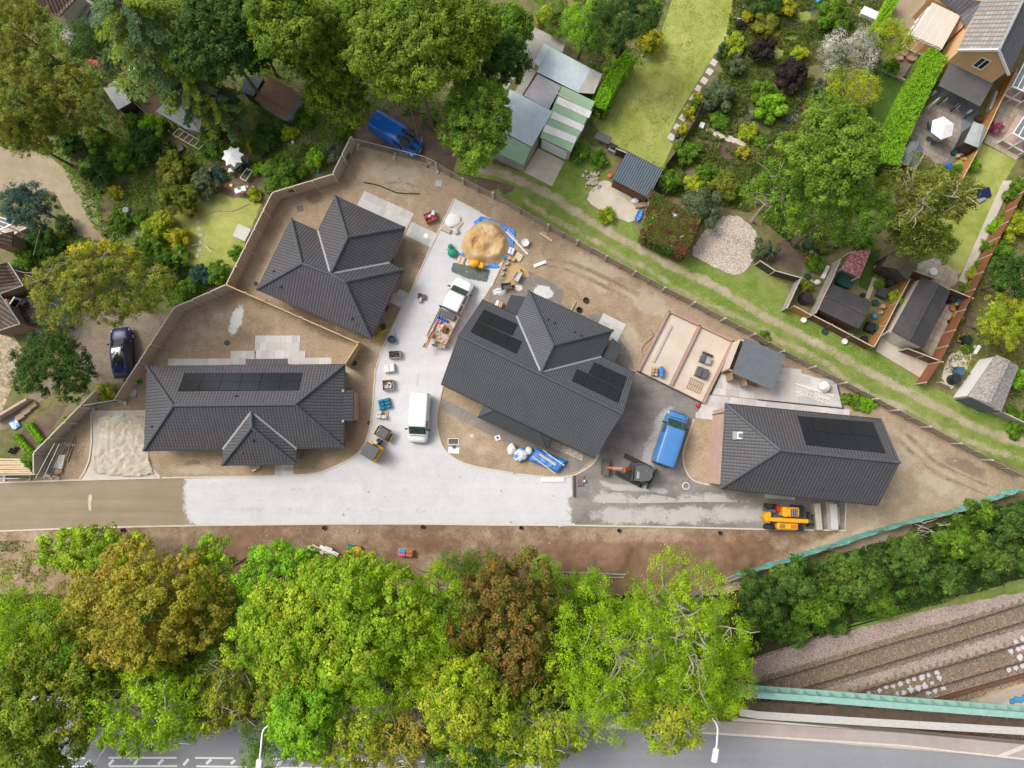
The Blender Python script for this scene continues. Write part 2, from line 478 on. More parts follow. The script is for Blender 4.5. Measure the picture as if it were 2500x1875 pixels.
def m_corr(name,c1,c2,pitch=.1,rough=.5,spec=.4,metal=0,axis='X',mottle=1.0,depth=.03):
 """corrugated sheet: ribs run up the slope"""
 t=NT(name)
 sep=t.n.new('ShaderNodeSeparateXYZ'); t.link(t.tc.outputs['UV'],sep.inputs[0])
 a=sep.outputs[0 if axis =='X' else 1]
 w=t.math('PINGPONG',t.math('DIVIDE',a,pitch/2),1.0)
 n=t.math('ADD',t.math('MULTIPLY',t.noise(.9*mottle,6),.6),t.math('MULTIPLY',t.noise(7,4),.4))
 t.bump(w,.9,depth)
 return t.done(t.ramp(n,[(.33,c1),(.67,c2)]),rough,spec,metal)
m_corr('galv_sheet',(.40,.47,.52),(.57,.64,.69),.14,.45,.5)
m_corr('clear_sheet',(.33,.31,.27),(.50,.48,.43),.1,.4,.5)
m_corr('green_sheet',(.25,.40,.25),(.33,.49,.32),.12,.6,.3)
m_corr('white_sheet',(.60,.58,.56),(.82,.80,.80),.12,.5,.4)
m_corr('rusty_sheet',(.17,.085,.055),(.27,.15,.105),.1,.7,.3)
m_corr('lilac_sheet',(.30,.29,.33),(.45,.44,.48),.12,.5,.4)
m_corr('slate_corr',(.075,.10,.125),(.105,.135,.16),.22,.55,.35,depth=.07)
m_corr('black_corr',(.055,.053,.056),(.10,.096,.096),.14,.8,.2,depth=.05)
m_corr('mossy_corr',(.10,.095,.06),(.21,.195,.11),.16,.8,.2,depth=.06)
m_corr('brown_corr',(.09,.085,.085),(.135,.13,.13),.1,.6,.3)
m_corr('asbestos',(.15,.125,.105),(.55,.52,.49),.12,.9,.1,mottle=6,depth=.05)
m_corr('wood_slat',(.46,.37,.275),(.60,.50,.385),.15,.85,.15,axis='Y',depth=.03)
m_corr('grey_slat',(.42,.36,.285),(.54,.48,.39),.12,.85,.15,axis='Y',depth=.03)
m_corr('new_wood_slat',(.40,.28,.13),(.56,.41,.21),.14,.8,.2,axis='Y',depth=.03)
m_corr('brown_board',(.13,.062,.038),(.20,.10,.065),.15,.8,.2,depth=.03)
m_corr('red_board',(.25,.095,.05),(.33,.135,.072),.14,.8,.2,depth=.03)
m_corr('orange_board',(.42,.19,.06),(.56,.27,.09),.14,.8,.2,depth=.03)
m_corr('grey_board',(.30,.27,.24),(.42,.39,.35),.3,.85,.15,depth=.03)
m_corr('dark_board',(.05,.042,.036),(.095,.08,.068),.15,.8,.2,depth=.03)
m_corr('deck_board',(.27,.22,.15),(.37,.31,.22),.14,.8,.2,depth=.03)
mk('ridge_tile',(.078,.092,.104),var=.25,rough=.55,spec=.35,scale=3)
mk('valley_lead',(.33,.35,.36),var=.15,rough=.5)
mk('black_plastic',(.022,.023,.025),rough=.45,spec=.4,var=.2)
mk('dark_grey',(.06,.063,.066),rough=.6,var=.2)
mk('flat_roof',(.042,.046,.048),rough=.45,var=.2,scale=1.5,spec=.4)
mk('grey_felt',(.135,.15,.17),var=.18,scale=2,fine=50,rough=.85)
mk('pale_felt',(.33,.355,.35),var=.14,scale=2,fine=50,rough=.85)
mk('soft_concrete',(.50,.45,.38),var=.2,scale=5,rough=.9)
mk('kerb_stone',(.60,.53,.45),var=.15,scale=3,rough=.9)
mk('white_paint',(.80,.80,.79),var=.04,rough=.45,bump=0)
mk('car_white',(.84,.84,.84),var=.02,rough=.2,spec=.5,bump=0)
mk('road_paint',(.72,.72,.70),var=.12,scale=12,rough=.8)
mk('render_cream',(.62,.56,.47),var=.07,rough=.85)
mk('render_peach',(.68,.43,.22),var=.07,rough=.85)
mk('fence_rail',(.30,.25,.195),var=.25,scale=4,rough=.9)
mk('wood',(.38,.275,.17),var=.25,scale=6,rough=.85)
mk('grey_wood',(.50,.44,.36),var=.22,scale=5,rough=.9)
mk('pale_wood',(.62,.50,.33),var=.18,scale=5,rough=.85)
mk('new_wood',(.56,.41,.22),var=.2,scale=5,rough=.85)
mk('bark',(.16,.125,.095),var=.3,scale=4,rough=.95)
mk('pale_bark',(.42,.365,.30),var=.25,scale=5,rough=.95)
mk('steel',(.45,.46,.46),var=.1,rough=.4,metal=.6,bump=0)
mk('galv',(.50,.51,.51),var=.12,rough=.5,metal=.3,bump=0)
mk('rust_rail',(.13,.07,.042),var=.25,rough=.7)
mk('rail_top',(.30,.27,.26),var=.15,rough=.35,metal=.7,bump=0)
mk('sleeper_conc',(.22,.185,.135),var=.2,scale=3,rough=.9)
mk('teal_paint',(.235,.42,.355),(.29,.48,.41),var=.08,scale=2,rough=.6)
mk('teal_net',(.08,.36,.28),(.20,.50,.42),var=.25,scale=2,rough=.7)
mk('sand',(.52,.335,.15),var=.16,scale=2,rough=.95)
mk('pale_sand',(.62,.48,.31),var=.15,scale=2,rough=.95)
mk('blue_tarp',(.02,.13,.50),(.08,.28,.72),var=.35,scale=3,rough=.4,spec=.5,bump=.8,bdist=.06,fine=6)
mk('white_bag',(.72,.70,.68),var=.12,scale=4,rough=.7,bump=.6,bdist=.03,fine=9)
mk('blue',(.02,.12,.42),var=.1,rough=.5,bump=0)
mk('sky_blue',(.05,.33,.62),var=.15,rough=.5,bump=0)
mk('pack_blue',(.01,.16,.26),var=.4,scale=9,rough=.35)
mk('pink',(.75,.10,.30),var=.15,rough=.5,bump=0)
mk('red',(.55,.035,.03),var=.15,rough=.5,bump=0)
mk('orange',(.72,.16,.04),var=.15,rough=.5,bump=0)
mk('terracotta',(.42,.155,.075),var=.15,rough=.8)
mk('yellow',(.80,.38,.012),var=.06,rough=.4,spec=.5,bump=0)
mk('hose_yellow',(.72,.55,.02),var=.1,rough=.5,bump=0)
mk('green_plastic',(.02,.27,.16),var=.25,rough=.5)
mk('dark_green',(.015,.075,.055),var=.2,rough=.5)
mk('rubber',(.028,.028,.029),var=.3,rough=.8,scale=9)
mk('tread',(.055,.05,.045),var=.3,rough=.9,scale=9)
mk('machine_grey',(.10,.105,.11),var=.12,rough=.5)
mk('machine_orange',(.58,.15,.05),var=.25,scale=5,rough=.55)
mk('car_blue',(.01,.12,.46),var=.05,rough=.18,spec=.6,bump=0)
mk('van_blue',(.07,.22,.52),var=.12,rough=.35,spec=.6,bump=0)
mk('car_navy',(.006,.014,.075),var=.1,rough=.12,spec=.6,bump=0)
mk('glass_dark',(.012,.018,.017),var=.1,rough=.08,spec=.7,bump=0)
mk('glass_green',(.035,.075,.06),var=.5,scale=3,rough=.08,spec=.7,bump=0)
mk('pane',(.16,.20,.20),var=.3,scale=1,rough=.08,spec=.7,bump=0)
mk('lamp_lens',(.65,.67,.68),var=.05,rough=.15,bump=0)
mk('tail_red',(.35,.01,.01),var=.05,rough=.2,bump=0)
mk('mesh_wire',(.36,.37,.36),var=.1,rough=.5,metal=.3,bump=0)
mk('slab_pallet',(.56,.53,.49),var=.15,scale=4,rough=.85)
mk('purple_slate',(.25,.17,.19),var=.2,rough=.8)
mk('crate_wood',(.47,.385,.28),var=.2,scale=6,rough=.85)
mk('cloth_white',(.80,.80,.80),var=.06,rough=.8)
mk('rusty_dirt',(.085,.06,.042),var=.4,scale=2,rough=.95)
mk('insulation',(.10,.13,.11),var=.4,scale=2,rough=.5)
mk('clay',(.50,.34,.22),var=.2,scale=5,rough=.9)
mk('pvc',(.80,.80,.78),var=.03,rough=.4,bump=0)
mk('terr_pink_pots',(.48,.30,.21),var=.2,rough=.8)
def m_panel():
 t=NT('solar_glass')
 b=t.brick(.16,.16,.004,(.017,.019,.022),(.021,.023,.027),(.045,.05,.055),offset=0)
 return t.done(b.outputs['Color'],.22,.6)
m_panel()
def m_slab(name,lo,hi):
 t=NT(name)
 at=t.n.new('ShaderNodeAttribute'); at.attribute_name='tint'
 n=t.math('ADD',t.math('MULTIPLY',t.noise(3,5),.6),t.math('MULTIPLY',t.noise(25,3),.4))
 col=t.mix(1.0,at.outputs['Color'],t.ramp(n,[(.3,lo),(.7,hi)]),'MULTIPLY')
 t.bump(n,.2,.01)
 return t.done(col,.8,.25)
m_slab('sandstone',(.86,.86,.86),(1,1,1))
def m_pink_spot():
 t=NT('pink_mosaic')
 v=t.vor(7,co='UV',out='Color')
 sep=t.n.new('ShaderNodeSeparateColor'); t.link(v,sep.inputs[0])
 return t.done(t.ramp(sep.outputs[0],[(.2,(.28,.06,.09)),(.5,(.36,.13,.15)),(.8,(.48,.26,.26))]),.8)
m_pink_spot()
# leaves: colour comes per leaf, light passes through
def m_leaf(name,trans=.35,rough=.6,spec=.2):
 t=NT(name)
 at=t.n.new('ShaderNodeAttribute'); at.attribute_name='tint'
 t.done(at.outputs['Color'],rough,spec)
 tr=t.n.new('ShaderNodeBsdfTranslucent')
 t.link(t.mix(.5,at.outputs['Color'],(.5,.6,.05),'MIX') if False else at.outputs['Color'],tr.inputs['Color'])
 mx=t.n.new('ShaderNodeMixShader'); mx.inputs[0].default_value=trans
 out=[n for n in t.n if n.type =='OUTPUT_MATERIAL'][0]
 t.link(t.b.outputs[0],mx.inputs[1]); t.link(tr.outputs[0],mx.inputs[2])
 t.link(mx.outputs[0],out.inputs['Surface'])
m_leaf('leaf',.45)
m_leaf('petal',.3)
# terrain
Z_ROAD=4.0
Z_RAIL=-1.5
G1,G2=W(1850,1396),W(2500,1196)          # green netted fence line
Y_BANK=W(1250,1441).y
def height(x,y):
 x=np.asarray(x,float); y=np.asarray(y,float)
 bank=smooth01((Y_BANK-y)/7.0)*(1-smooth01((x-18.7)/2.6))*(Z_ROAD-.25)
 nx,ny=G2[1]-G1[1],-(G2[0]-G1[0])
 L=math.hypot(nx,ny)
 d=((x-G1[0])*nx+(y-G1[1])*ny)/L     # metres beyond the fence,towards the railway
 cut=smooth01((d-1.0)/6.0)*smooth01((x-19.0)/2.5)*(Z_RAIL-.12)
 return bank+cut
def terrain():
 xs=np.concatenate([[-900,-300,-120],np.arange(-75,75.1,.6),[120,300,900]])
 ys=np.concatenate([[-900,-300,-120],np.arange(-60,60.1,.6),[120,300,900]])
 X,Y=np.meshgrid(xs,ys)
 Z=height(X,Y)
 n=len(xs); mb=MB()
 mb.v=[Vector(p) for p in zip(X.ravel(),Y.ravel(),Z.ravel())]
 for j in range(len(ys)-1):
  for i in range(n-1):
   mb.f.append((j*n+i,j*n+i+1,(j+1)*n+i+1,(j+1)*n+i))
 o=struct(mb,'ground','garden_earth',smooth=True)
 o.data.materials.append(MATS['bank_earth'])
 mi=np.zeros(len(o.data.polygons),np.int32)
 for p in o.data.polygons:
  if p.center.y < Y_BANK+1.4: mi[p.index]=1
 o.data.polygons.foreach_set('material_index',mi)
terrain()
LAYER={}
def sheet(name,pts,mat,z=.01,ang=0,ragged=0,step=.5,follow=False):
 """flat sheet of ground; ragged > 0 wanders its edge by that many metres"""
 P=[Vector((p[0],p[1],z)) for p in pts]
 if ragged:
  Q=[]
  for i in range(len(P)):
   a,b=P[i],P[(i+1) % len(P)]
   k=max(1,int((b-a).length/step))
   for j in range(k):
    q=a.lerp(b,j/k)
    Q.append(q+Vector((random.uniform(-1,1)*ragged,random.uniform(-1,1)*ragged,0)))
  P=Q
 mb=MB()
 mb.poly(ccw(P))
 o=struct(mb,name,mat,ang)
 return o
def strip(name,pts,width,mat,z=.02,ragged=.1,step=.35):
 P=curve([Vector((p[0],p[1],0)) for p in pts],8)
 mb=MB(); vs=[]
 Q=[]
 for i in range(len(P)-1):
  k=max(1,int((P[i+1]-P[i]).length/step))
  for j in range(k): Q.append(P[i].lerp(P[i+1],j/k))
 Q.append(P[-1])
 for i,q in enumerate(Q):
  d=(Q[min(i+1,len(Q)-1)]-Q[max(0,i-1)]).normalized()
  n=Vector((-d.y,d.x,0))
  w=width/2
  vs.append(q+n*(w+random.uniform(-1,1)*ragged)+Vector((0,0,z)))
  vs.append(q-n*(w+random.uniform(-1,1)*ragged)+Vector((0,0,z)))
 mb.add(vs,[(2*i,2*i+1,2*i+3,2*i+2) for i in range(len(Q)-1)])
 return struct(mb,name,mat)
WZ=[0]
def wear_mesh(name,vs,fs,wear,mat):
 WZ[0] +=.00045 if name !='soil_verge' else 0
 mb=MB(); mb.add([v+Vector((0,0,WZ[0])) for v in vs],fs); o=struct(mb,name,mat)
 o.data.attributes.new('wear','FLOAT','POINT').data.foreach_set('value',np.asarray(wear,np.float32))
 return o
def wear_strip(name,pts,width,mat,z,peak=1.0,step=.4,m=8,ends=True,prof=lambda v: 1-v*v):
 """a strip of ground whose wear fades to nothing at its edges"""
 P=curve([Vector((p[0],p[1],0)) for p in pts],8); Qs=[]
 for a,b in zip(P,P[1:]):
  k=max(1,int((b-a).length/step)); Qs +=[a.lerp(b,j/k) for j in range(k)]
 Qs.append(P[-1]); vs,w=[],[]
 for i,q in enumerate(Qs):
  d=(Qs[min(i+1,len(Qs)-1)]-Qs[max(0,i-1)]).normalized(); n=Vector((-d.y,d.x,0))
  e=min(1,i/4,(len(Qs)-1-i)/4) if ends else 1
  for j in range(m+1):
   v=j/m*2-1; vs.append(q+n*v*width/2+Vector((0,0,z))); w.append(peak*e*prof(v))
 k=m+1
 return wear_mesh(name,vs,[(i*k+j,i*k+j+1,(i+1)*k+j+1,(i+1)*k+j) for i in range(len(Qs)-1) for j in range(m)],w,mat)
def wear_disc(name,c,rx,ry,rot,mat,z,peak=1.0):
 vs,w,fs=[Vector((c[0],c[1],z))],[peak],[]
 for r in range(1,7):
  for k in range(28):
   a=2*PI*k/28; x,y=rx*r/6*math.cos(a),ry*r/6*math.sin(a)
   vs.append(Vector((c[0]+x*math.cos(rot)-y*math.sin(rot),c[1]+x*math.sin(rot)+y*math.cos(rot),z))); w.append(peak*(1-(r/6) **2))
 for k in range(28):
  fs.append((0,1+k,1+(k+1) % 28))
  for r in range(5): fs.append((1+r*28+k,1+(r+1)*28+k,1+(r+1)*28+(k+1) % 28,1+r*28+(k+1) % 28))
 return wear_mesh(name,vs,fs,w,mat)
# building plot
sheet('site_soil',[A2(885,1170),A2(1545,1340),A2(2157,1650),B3(700,500),B3(1400,870),B3(2157,1250),C4(720,130),C4(1650,625),C4(2157,890),
     W(2500,1190),W(1850,1392),W(1700,1428),W(0,1428),W(0,1165),W(92,1160),W(96,1118),W(236,966),W(285,985),B1(1430,1030),B1(1850,830),A2(255,1600),A2(735,1470)],'soil',.008)
def verge():
 xs=np.arange(-50,30,.22); ys=np.arange(-19.0,-12.95,.2)
 X,Y=np.meshgrid(xs,ys); dY=Y_BANK+18.67
 rough=smooth01((X-2)/6)*(1-smooth01((X-20)/4))*smooth01((-14.2-Y)/1.0)
 e=smooth01((-13.3-Y)/.8)*smooth01((27.5-X)/4)
 Z=e*(.10*vnoise(X,Y,.9,1)+.05*vnoise(X,Y,.35,2)+rough*(.5*vnoise(X,Y,1.6,3) **1.5+.2*vnoise(X,Y,.5,5)))
 Z +=smooth01((-18.0-Y)/1.0)*.12
 n=len(xs); fs=[]
 for j in range(len(ys)-1):
  for i in range(n-1):
   if X[j,i] < 19+(Y[j,i]+19)*2.4: fs.append((j*n+i,j*n+i+1,(j+1)*n+i+1,(j+1)*n+i))
 wr=.42+.6*rough+.3*vnoise(X,Y,3.5,12); wr=wr*smooth01((19+(Y+19)*2.4-X)/4)
 o=wear_mesh('soil_verge',[Vector(p) for p in zip(X.ravel(),(Y+dY).ravel(),(Z+.012).ravel())],fs,wr.ravel(),'verge_mix')
 o.data.shade_smooth()
verge()
# access road and drives, bottom layers first
sheet('dirt_access_road',[C1(-60,925),C1(640,905),C1(1560,890),C1(1560,1268),C1(700,1285),C1(-60,1315)],'dirt_road',.016)
sheet('grey_planings_drive',[C3(580,1000),C3(660,1000),C3(660,880),C3(760,830),C3(870,720),B3(1170,1535),B3(1470,1640),C3(1700,285),C3(1600,520),C3(1550,700),C3(1580,840),C3(1680,925),C3(1870,970),
        C4(0,1000),C4(420,1060),C4(705,1085),C4(700,1305),C4(0,1298),C3(1800,1290),C3(580,1268)],'grey_planings',.030)
wg=[C1(1495,893),C1(1740,885),C2(0,872),C2(390,862)]+curve([C2(390,862),C2(500,857),C2(640,828),C2(800,758),C2(900,690),C2(970,600),C2(1005,480),C2(1025,330),C2(1040,150),C2(1052,0),B2(1060,1480),B2(1110,1330),B2(1185,1170),B2(1260,1010),B2(1330,885)],4)[1:]+\
  [B2(1500,510),B2(1565,380),B2(1690,118),B2(1900,230),B2(2080,330),B2(2140,420),B2(2100,590),B2(1985,830),B2(1915,950),B2(1720,1220),B2(1600,1600)]+\
  curve([C2(1600,140),C2(1575,240),C2(1550,400),C2(1560,520),C2(1600,640),C2(1700,730),C2(1850,790),C2(2157,845),C3(200,852),C3(480,878),C3(650,866)],5)[1:]+[C3(655,1020)]
gy0,gy1=C3(640,1030),C3(660,1262)
for k in range(1,9):
 q=gy0.lerp(gy1,k/9); wg.append(q)
wg +=[C3(680,1264),C3(0,1262),C2(700,1258),C1(1600,1266)]
q0,q1=C1(1545,1262),C1(1495,895)
for k in range(1,16):
 q=q0.lerp(q1,k/16); wg.append(q)
sheet('white_gravel_road',wg,'white_gravel',.034)
sheet('rubble_drive',[C1(745,345),C1(1185,335),C1(1190,660),C1(1240,790),C1(1310,880),C1(650,898),C1(720,780),C1(745,600)],'concrete',.012)
def rubble():
 P=[C1(800,420),C1(900,385),C1(1185,380),C1(1195,660),C1(1225,760),C1(1260,850),C1(1100,880),C1(780,850),C1(745,800),C1(800,600)]
 x0,x1=min(p.x for p in P),max(p.x for p in P); y0,y1=min(p.y for p in P),max(p.y for p in P)
 xs=np.arange(x0,x1,.12); ys=np.arange(y0,y1,.12)
 X,Y=np.meshgrid(xs,ys)
 ins=inpoly(X,Y,P)
 Z=.02+.17*vnoise(X,Y,.25,4)+.14*vnoise(X,Y,1.4,9)
 mb=MB(); n=len(xs)
 mb.v=[Vector(p) for p in zip(X.ravel(),Y.ravel(),Z.ravel())]
 for j in range(len(ys)-1):
  for i in range(n-1):
   if ins[j,i] and ins[j,i+1] and ins[j+1,i] and ins[j+1,i+1]:
    mb.f.append((j*n+i,j*n+i+1,(j+1)*n+i+1,(j+1)*n+i))
 o=struct(mb,'stone_rubble','rubble',smooth=True); o['kind']='stuff'
 tag(o,'pale crushed stone spread over the unfinished drive beside the long bungalow','rubble')
rubble()
sheet('hardcore_patch',[C3(0,440),C2(1590,240),C2(1580,330),C3(0,545),C3(300,690),C3(560,860),C3(700,830),C3(830,720),C3(740,690),C3(480,620),C3(400,520)],'grey_hardcore',.012)
sheet('hardcore_yard',[B2(1960,920),B2(2080,800),B3(40,780),B3(290,700),B3(480,790),B3(590,870),B3(560,960),B3(700,1060),B3(880,1050),B3(1110,1130),B3(1075,1230),B3(1160,1500),B3(1000,1480),B3(300,1100),B3(0,1000)],'grey_hardcore',.012)
sheet('porch_sand',[C3(490,575),C3(740,700),C3(735,745),C3(480,640)],'stone_gravel',.018)
def spill(name,pts,mat,z): return sheet(name,curve(pts+[pts[0]],5)[:-1],mat,z,ragged=.06,step=.25)
spill('sand_spill',[B3(130,650),B3(250,660),B3(300,740),B3(230,770),B3(200,860),B3(130,885),B3(100,800),B3(150,720)],'sand',.026)
for c,rx,ry,r,m,pk in ((C4(1250,700),5,3,-.5,'worn_soil',.75),(C4(1500,900),4,2.5,.3,'worn_soil',.7),(C4(1700,800),3,1.2,-.4,'wet_shaded_soil',.7),(B3(900,750),6,2.2,-.5,'worn_soil',.75),(B3(600,560),4,1.6,-.4,'wet_shaded_soil',.6),(B3(1250,950),4,1.5,-.5,'worn_soil',.8),
       (A2(1200,1400),5,1.5,-.2,'worn_soil',.75),(A2(560,1600),1.4,.9,.2,'wet_shaded_soil',.9),(B2(1050,1350),1.2,.6,.3,'worn_soil',.9),(B2(600,1150),5,1.4,-.5,'wet_shaded_soil',.7),(B1(1700,1150),4,2,.3,'worn_soil',.6),(C1(1560,775),1.1,.6,0,'wet_shaded_soil',1.0),(C1(1600,820),2.6,.5,0,'worn_soil',.9),  # long dark disc below the diamond roof paints in the eaves' shade
       (C2(1850,600),3,1.2,-.5,'worn_soil',.6),(C1(600,700),1.6,2.2,0,'wet_shaded_soil',.6),(B2(1420,620),1.5,2.4,.5,'wet_shaded_soil',.6),(B3(1130,1230),1.0,1.8,.4,'worn_soil',.8),(C4(900,1350),4,1.2,.25,'worn_soil',.7)):
 wear_disc('worn_shaded_ground',c,rx,ry,r,m,.0105+random.uniform(0,.001),pk)
for pts in (((1150,480),(1300,620),(1450,760),(1750,900),(2000,1000)),((1120,560),(1250,680),(1420,830),(1700,960),(1950,1060))):
 wear_strip('tyre_track',[C4(*q) for q in pts],.55,'wet_shaded_soil',.0118,.55)
for pts in (((330,640),(600,690),(900,820),(1150,960)),((380,600),(640,640),(950,770),(1200,900))):
 wear_strip('tyre_track',[B3(*q) for q in pts],.5,'wet_shaded_soil',.0118,.55)
for pts in (((1000,1530),(1250,1480),(1500,1560)),((980,1590),(1260,1540),(1480,1620))):
 wear_strip('tyre_track',[A2(*q) for q in pts],.45,'wet_shaded_soil',.0118,.5)
wear_disc('lime_dust',B1(1915,1100),2.0,.75,1.25,'lime_dust',.012,.95)
wear_strip('gravel_seam',[C3(622,1045),C3(632,1100),C3(628,1180),C3(648,1256)],2.4,'gravel_edge',.032,1.0,.25,14,False,lambda v: .5-v*.75)
wear_strip('gravel_seam',[C1(1560,1255),C1(1500,1150),C1(1495,1000),C1(1510,905)],2.2,'gravel_edge_dirt',.032,1.0,.25,14,False,lambda v: .5-v*.75)
for pts in (((1560,990),(2157,980),(2157+600,975),(3500,990)),((1560,1060),(2157,1055),(2757,1050),(3600,1075)),((1560,1150),(2157,1140),(2757,1140),(3700,1160))):
 wear_strip('wheel_marks',[C1(*q) for q in pts],.8,'gravel_tracks',.030,.33)
for pts in (((1750,950),(1480,700),(1290,300),(1330,-100),(1530,-700)),((1850,900),(1560,680),(1400,300),(1430,-100),(1620,-650))):
 wear_strip('wheel_marks',[C2(*q) for q in pts],.6,'gravel_tracks',.030,.33)
for pts,wd in ((((700,1040),(1100,1080),(1700,1090),(2157,1110)),2.6),(((700,1180),(1200,1190),(1800,1180),(2400,1200)),2.2),(((1500,250),(1350,500),(1250,800),(1100,1000)),2.2),(((850,900),(1000,960),(1250,970),(1500,1010)),.9)):
 wear_strip('dusty_marks',[C3(*q) for q in pts],wd,'planing_marks',.030,.72)
wear_strip('sand_marks',[C1(740,1000),C1(728,1080),C1(735,1170)],.5,'sand_marks',.016,.8)
wear_disc('cement_dust',B3(420,870),1.3,.8,-.3,'yard_dust',.016,1.1); wear_disc('cement_dust',B3(60,870),1.0,.5,.2,'yard_dust',.016,.8); wear_disc('cement_dust',B3(220,840),.5,.4,.2,'yard_dust',.016,.9)
# neighbouring ground
sheet('track_verge',[A2(1545,1290),A2(1900,1390),A3(0,1330),A3(380,1200),A3(740,1130),A3(1000,1300),A3(900,1500),B3(800,0),B3(1150,320),B3(1240,430),B3(1650,610),B3(1950,740),B3(2157,660),B4(20,640),B4(230,800),B4(300,1000),B4(950,1340),
      C4(1360,120),C4(1600,240),C4(1860,360),C4(2250,500),C4(2250,870),C4(1650,590),C4(720,90),B3(2157,1220),B3(1400,830),B3(0,50),A2(1800,1440)],'track_grass',.006)
sheet('dirt_yard',[A2(800,900),A2(1100,800),A2(1500,800),A2(1750,1050),A2(2157,1340),A3(250,1470),A2(2100,1590),A2(1545,1330),A2(1460,1270),A2(880,1150)],'dark_soil',.010,ragged=.25)
ru=[A2(1700,1330),A2(2100,1420),A3(290,1490),A3(480,1580),B3(640,200),B3(840,320),B3(1030,430),B3(1200,520),B3(1400,630),B3(1600,730),B3(1750,790),B3(1900,880),B3(2030,960),B4(0,1040),B4(150,1120),B4(300,1200),B4(440,1270),B4(600,1350),B4(800,1470),C4(1000,80),C4(1200,180),C4(1400,280),C4(1600,390),C4(1800,490),C4(2000,560),C4(2300,620)]
wear_strip('upper_wheel_rut',ru,1.5,'worn_track',.010,.66)
rl=[B3(200,100),B3(330,170),B3(470,260),B3(620,340),B3(740,410),B3(900,490),B3(1080,600),B3(1250,680),B3(1400,780),B3(1520,850),B3(1700,940),B3(1900,1040),B3(2157,1160),B4(230,1290),B4(500,1420),C4(800,150),C4(1000,240),C4(1250,345),C4(1500,490),C4(1750,600),C4(1950,680),C4(2300,790)]
wear_strip('lower_wheel_rut',rl,1.25,'worn_track',.010,.56)
sheet('garage_apron',[A3(380,1200),A3(590,1310),A3(490,1510),A3(260,1395)],'concrete',.018)
sheet('lime_pad',curve([B3(840,10),B3(930,-30),B3(1070,60),B3(1190,180),B3(1140,300),B3(1000,270),B3(870,200),B3(780,120),B3(840,10)],5)[:-1],'lime_pad',.018,ragged=.08)
sheet('gravel_pad',curve([B3(1880,260),B3(2020,270),B3(2157,420),B3(2130,590),B3(2060,690),B3(1950,730),B3(1700,620),B3(1630,540),B3(1720,390),B3(1880,260)],5)[:-1],'stone_gravel',.018,ragged=.08)
sheet('long_lawn',[A3(1480,-60),A3(2100,-60),A3(1900,280),A3(1500,950),A3(1425,1120),A3(1470,1170),A3(1380,1370),A3(1100,1220),A3(980,1170),A3(850,1040),A3(800,960),A3(960,900),A3(1100,560),A3(1370,280)],'grass',.012)
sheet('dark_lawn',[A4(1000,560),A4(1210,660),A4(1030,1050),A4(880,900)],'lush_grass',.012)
sheet('shrub_lawn',[A4(110,130),A4(420,80),A4(420,430),A4(200,760),A4(60,560)],'grass',.012,ragged=.2)
sheet('side_lawn',[A4(1810,1160),A4(2100,1300),A4(1970,1520),B4(2000,20),B4(1640,725),B4(1590,740),B4(1440,600),B4(1000,300),B4(1500,-100)],'grass',.012)
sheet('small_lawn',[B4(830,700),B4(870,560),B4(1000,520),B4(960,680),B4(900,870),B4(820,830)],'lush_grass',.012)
sheet('cottage_lawn',[B1(830,400),B1(1200,320),B1(1400,220),B1(1800,60),B1(2110,160),B1(2050,350),B1(1890,680),B1(1550,660),B1(1100,560),B1(900,500)],'grass',.012,ragged=.15)
sheet('gravel_drive',[A1(-60,1190),A1(180,1180),A1(430,1290),A1(690,1510),A1(770,1659),B1(830,300),B1(910,540),B1(600,600),B1(610,480),B1(560,280),B1(440,60),B1(0,60),A1(-60,1659)],'beige_gravel',.012)
sheet('parking_court',[B1(420,1130),B1(640,1020),B1(1420,1060),B1(1000,1610),B1(780,1620),B1(560,1400)],'tan_blocks',.012,ang=.3)
sheet('brick_patio',[A1(1780,1190),A1(2060,1230),A1(2110,1450),A1(2040,1570),A1(1890,1610),A1(1740,1530),A1(1830,1300)],'block_paving',.02,ang=.4)
sheet('shed_yard',[A1(780,560),A1(900,420),A1(1100,560),A1(1350,850),A1(1200,930),A1(900,760)],'block_paving',.02,ang=.4)
sheet('round_patio',[A4(1210,1090),A4(1390,830),A4(1500,800),A4(1620,870),A4(1655,960),A4(1640,1080),A4(1540,1300),A4(1440,1330),A4(1330,1230)],'patio_stone',.02,ang=-.5)
sheet('black_gravel',[A4(1380,780),A4(1470,690),A4(1800,860),A4(1720,1050),A4(1560,1330),A4(1450,1330),A4(1640,1000),A4(1520,800)],'slate_chips',.015)
sheet('slab_terrace',[A4(2010,750),A4(2200,850),A4(2200,1230),A4(2090,1295),A4(1830,1155),A4(1900,1000)],'slab_paving',.02,ang=-.48)
sheet('timber_deck',[A4(1120,430),A4(1300,450),A4(1270,560),A4(1205,660),A4(1020,560)],'deck_board',.06,ang=-.48)
sheet('orange_gravel',[A4(1120,-60),A4(1400,-60),A4(1210,290),A4(1030,190)],'beige_gravel',.015)
sheet('slab_yard',[A4(800,60),A4(860,-60),A4(1050,-60),A4(1000,80),A4(950,190)],'slab_paving',.015,ang=-.48)
sheet('slate_path',[A4(330,700),A4(430,760),A4(460,860),A4(200,1050),A4(140,1080),A4(180,990),A4(310,870)],'slate_chips',.018,ragged=.08)
sheet('grey_yard',[A4(360,40),A4(520,0),A4(520,70),A4(430,110)],'slate_chips',.015)
sheet('slate_walk',[A3(2000,900),A3(2140,800),A3(2120,950),A3(1990,1130),A3(1960,1110)],'slate_chips',.018,ragged=.06)
strip('garden_path',[A3(1730,1030),A3(1860,1100),A3(2000,1150),A3(2157,1230),A4(60,1190),A4(160,1080)],.5,'lime_pad',.018,.08)
sheet('bare_plot',[A3(1720,1120),A3(1830,1090),A3(2120,1260),A3(2000,1400),A3(1720,1380)],'dark_soil',.012,ragged=.1)
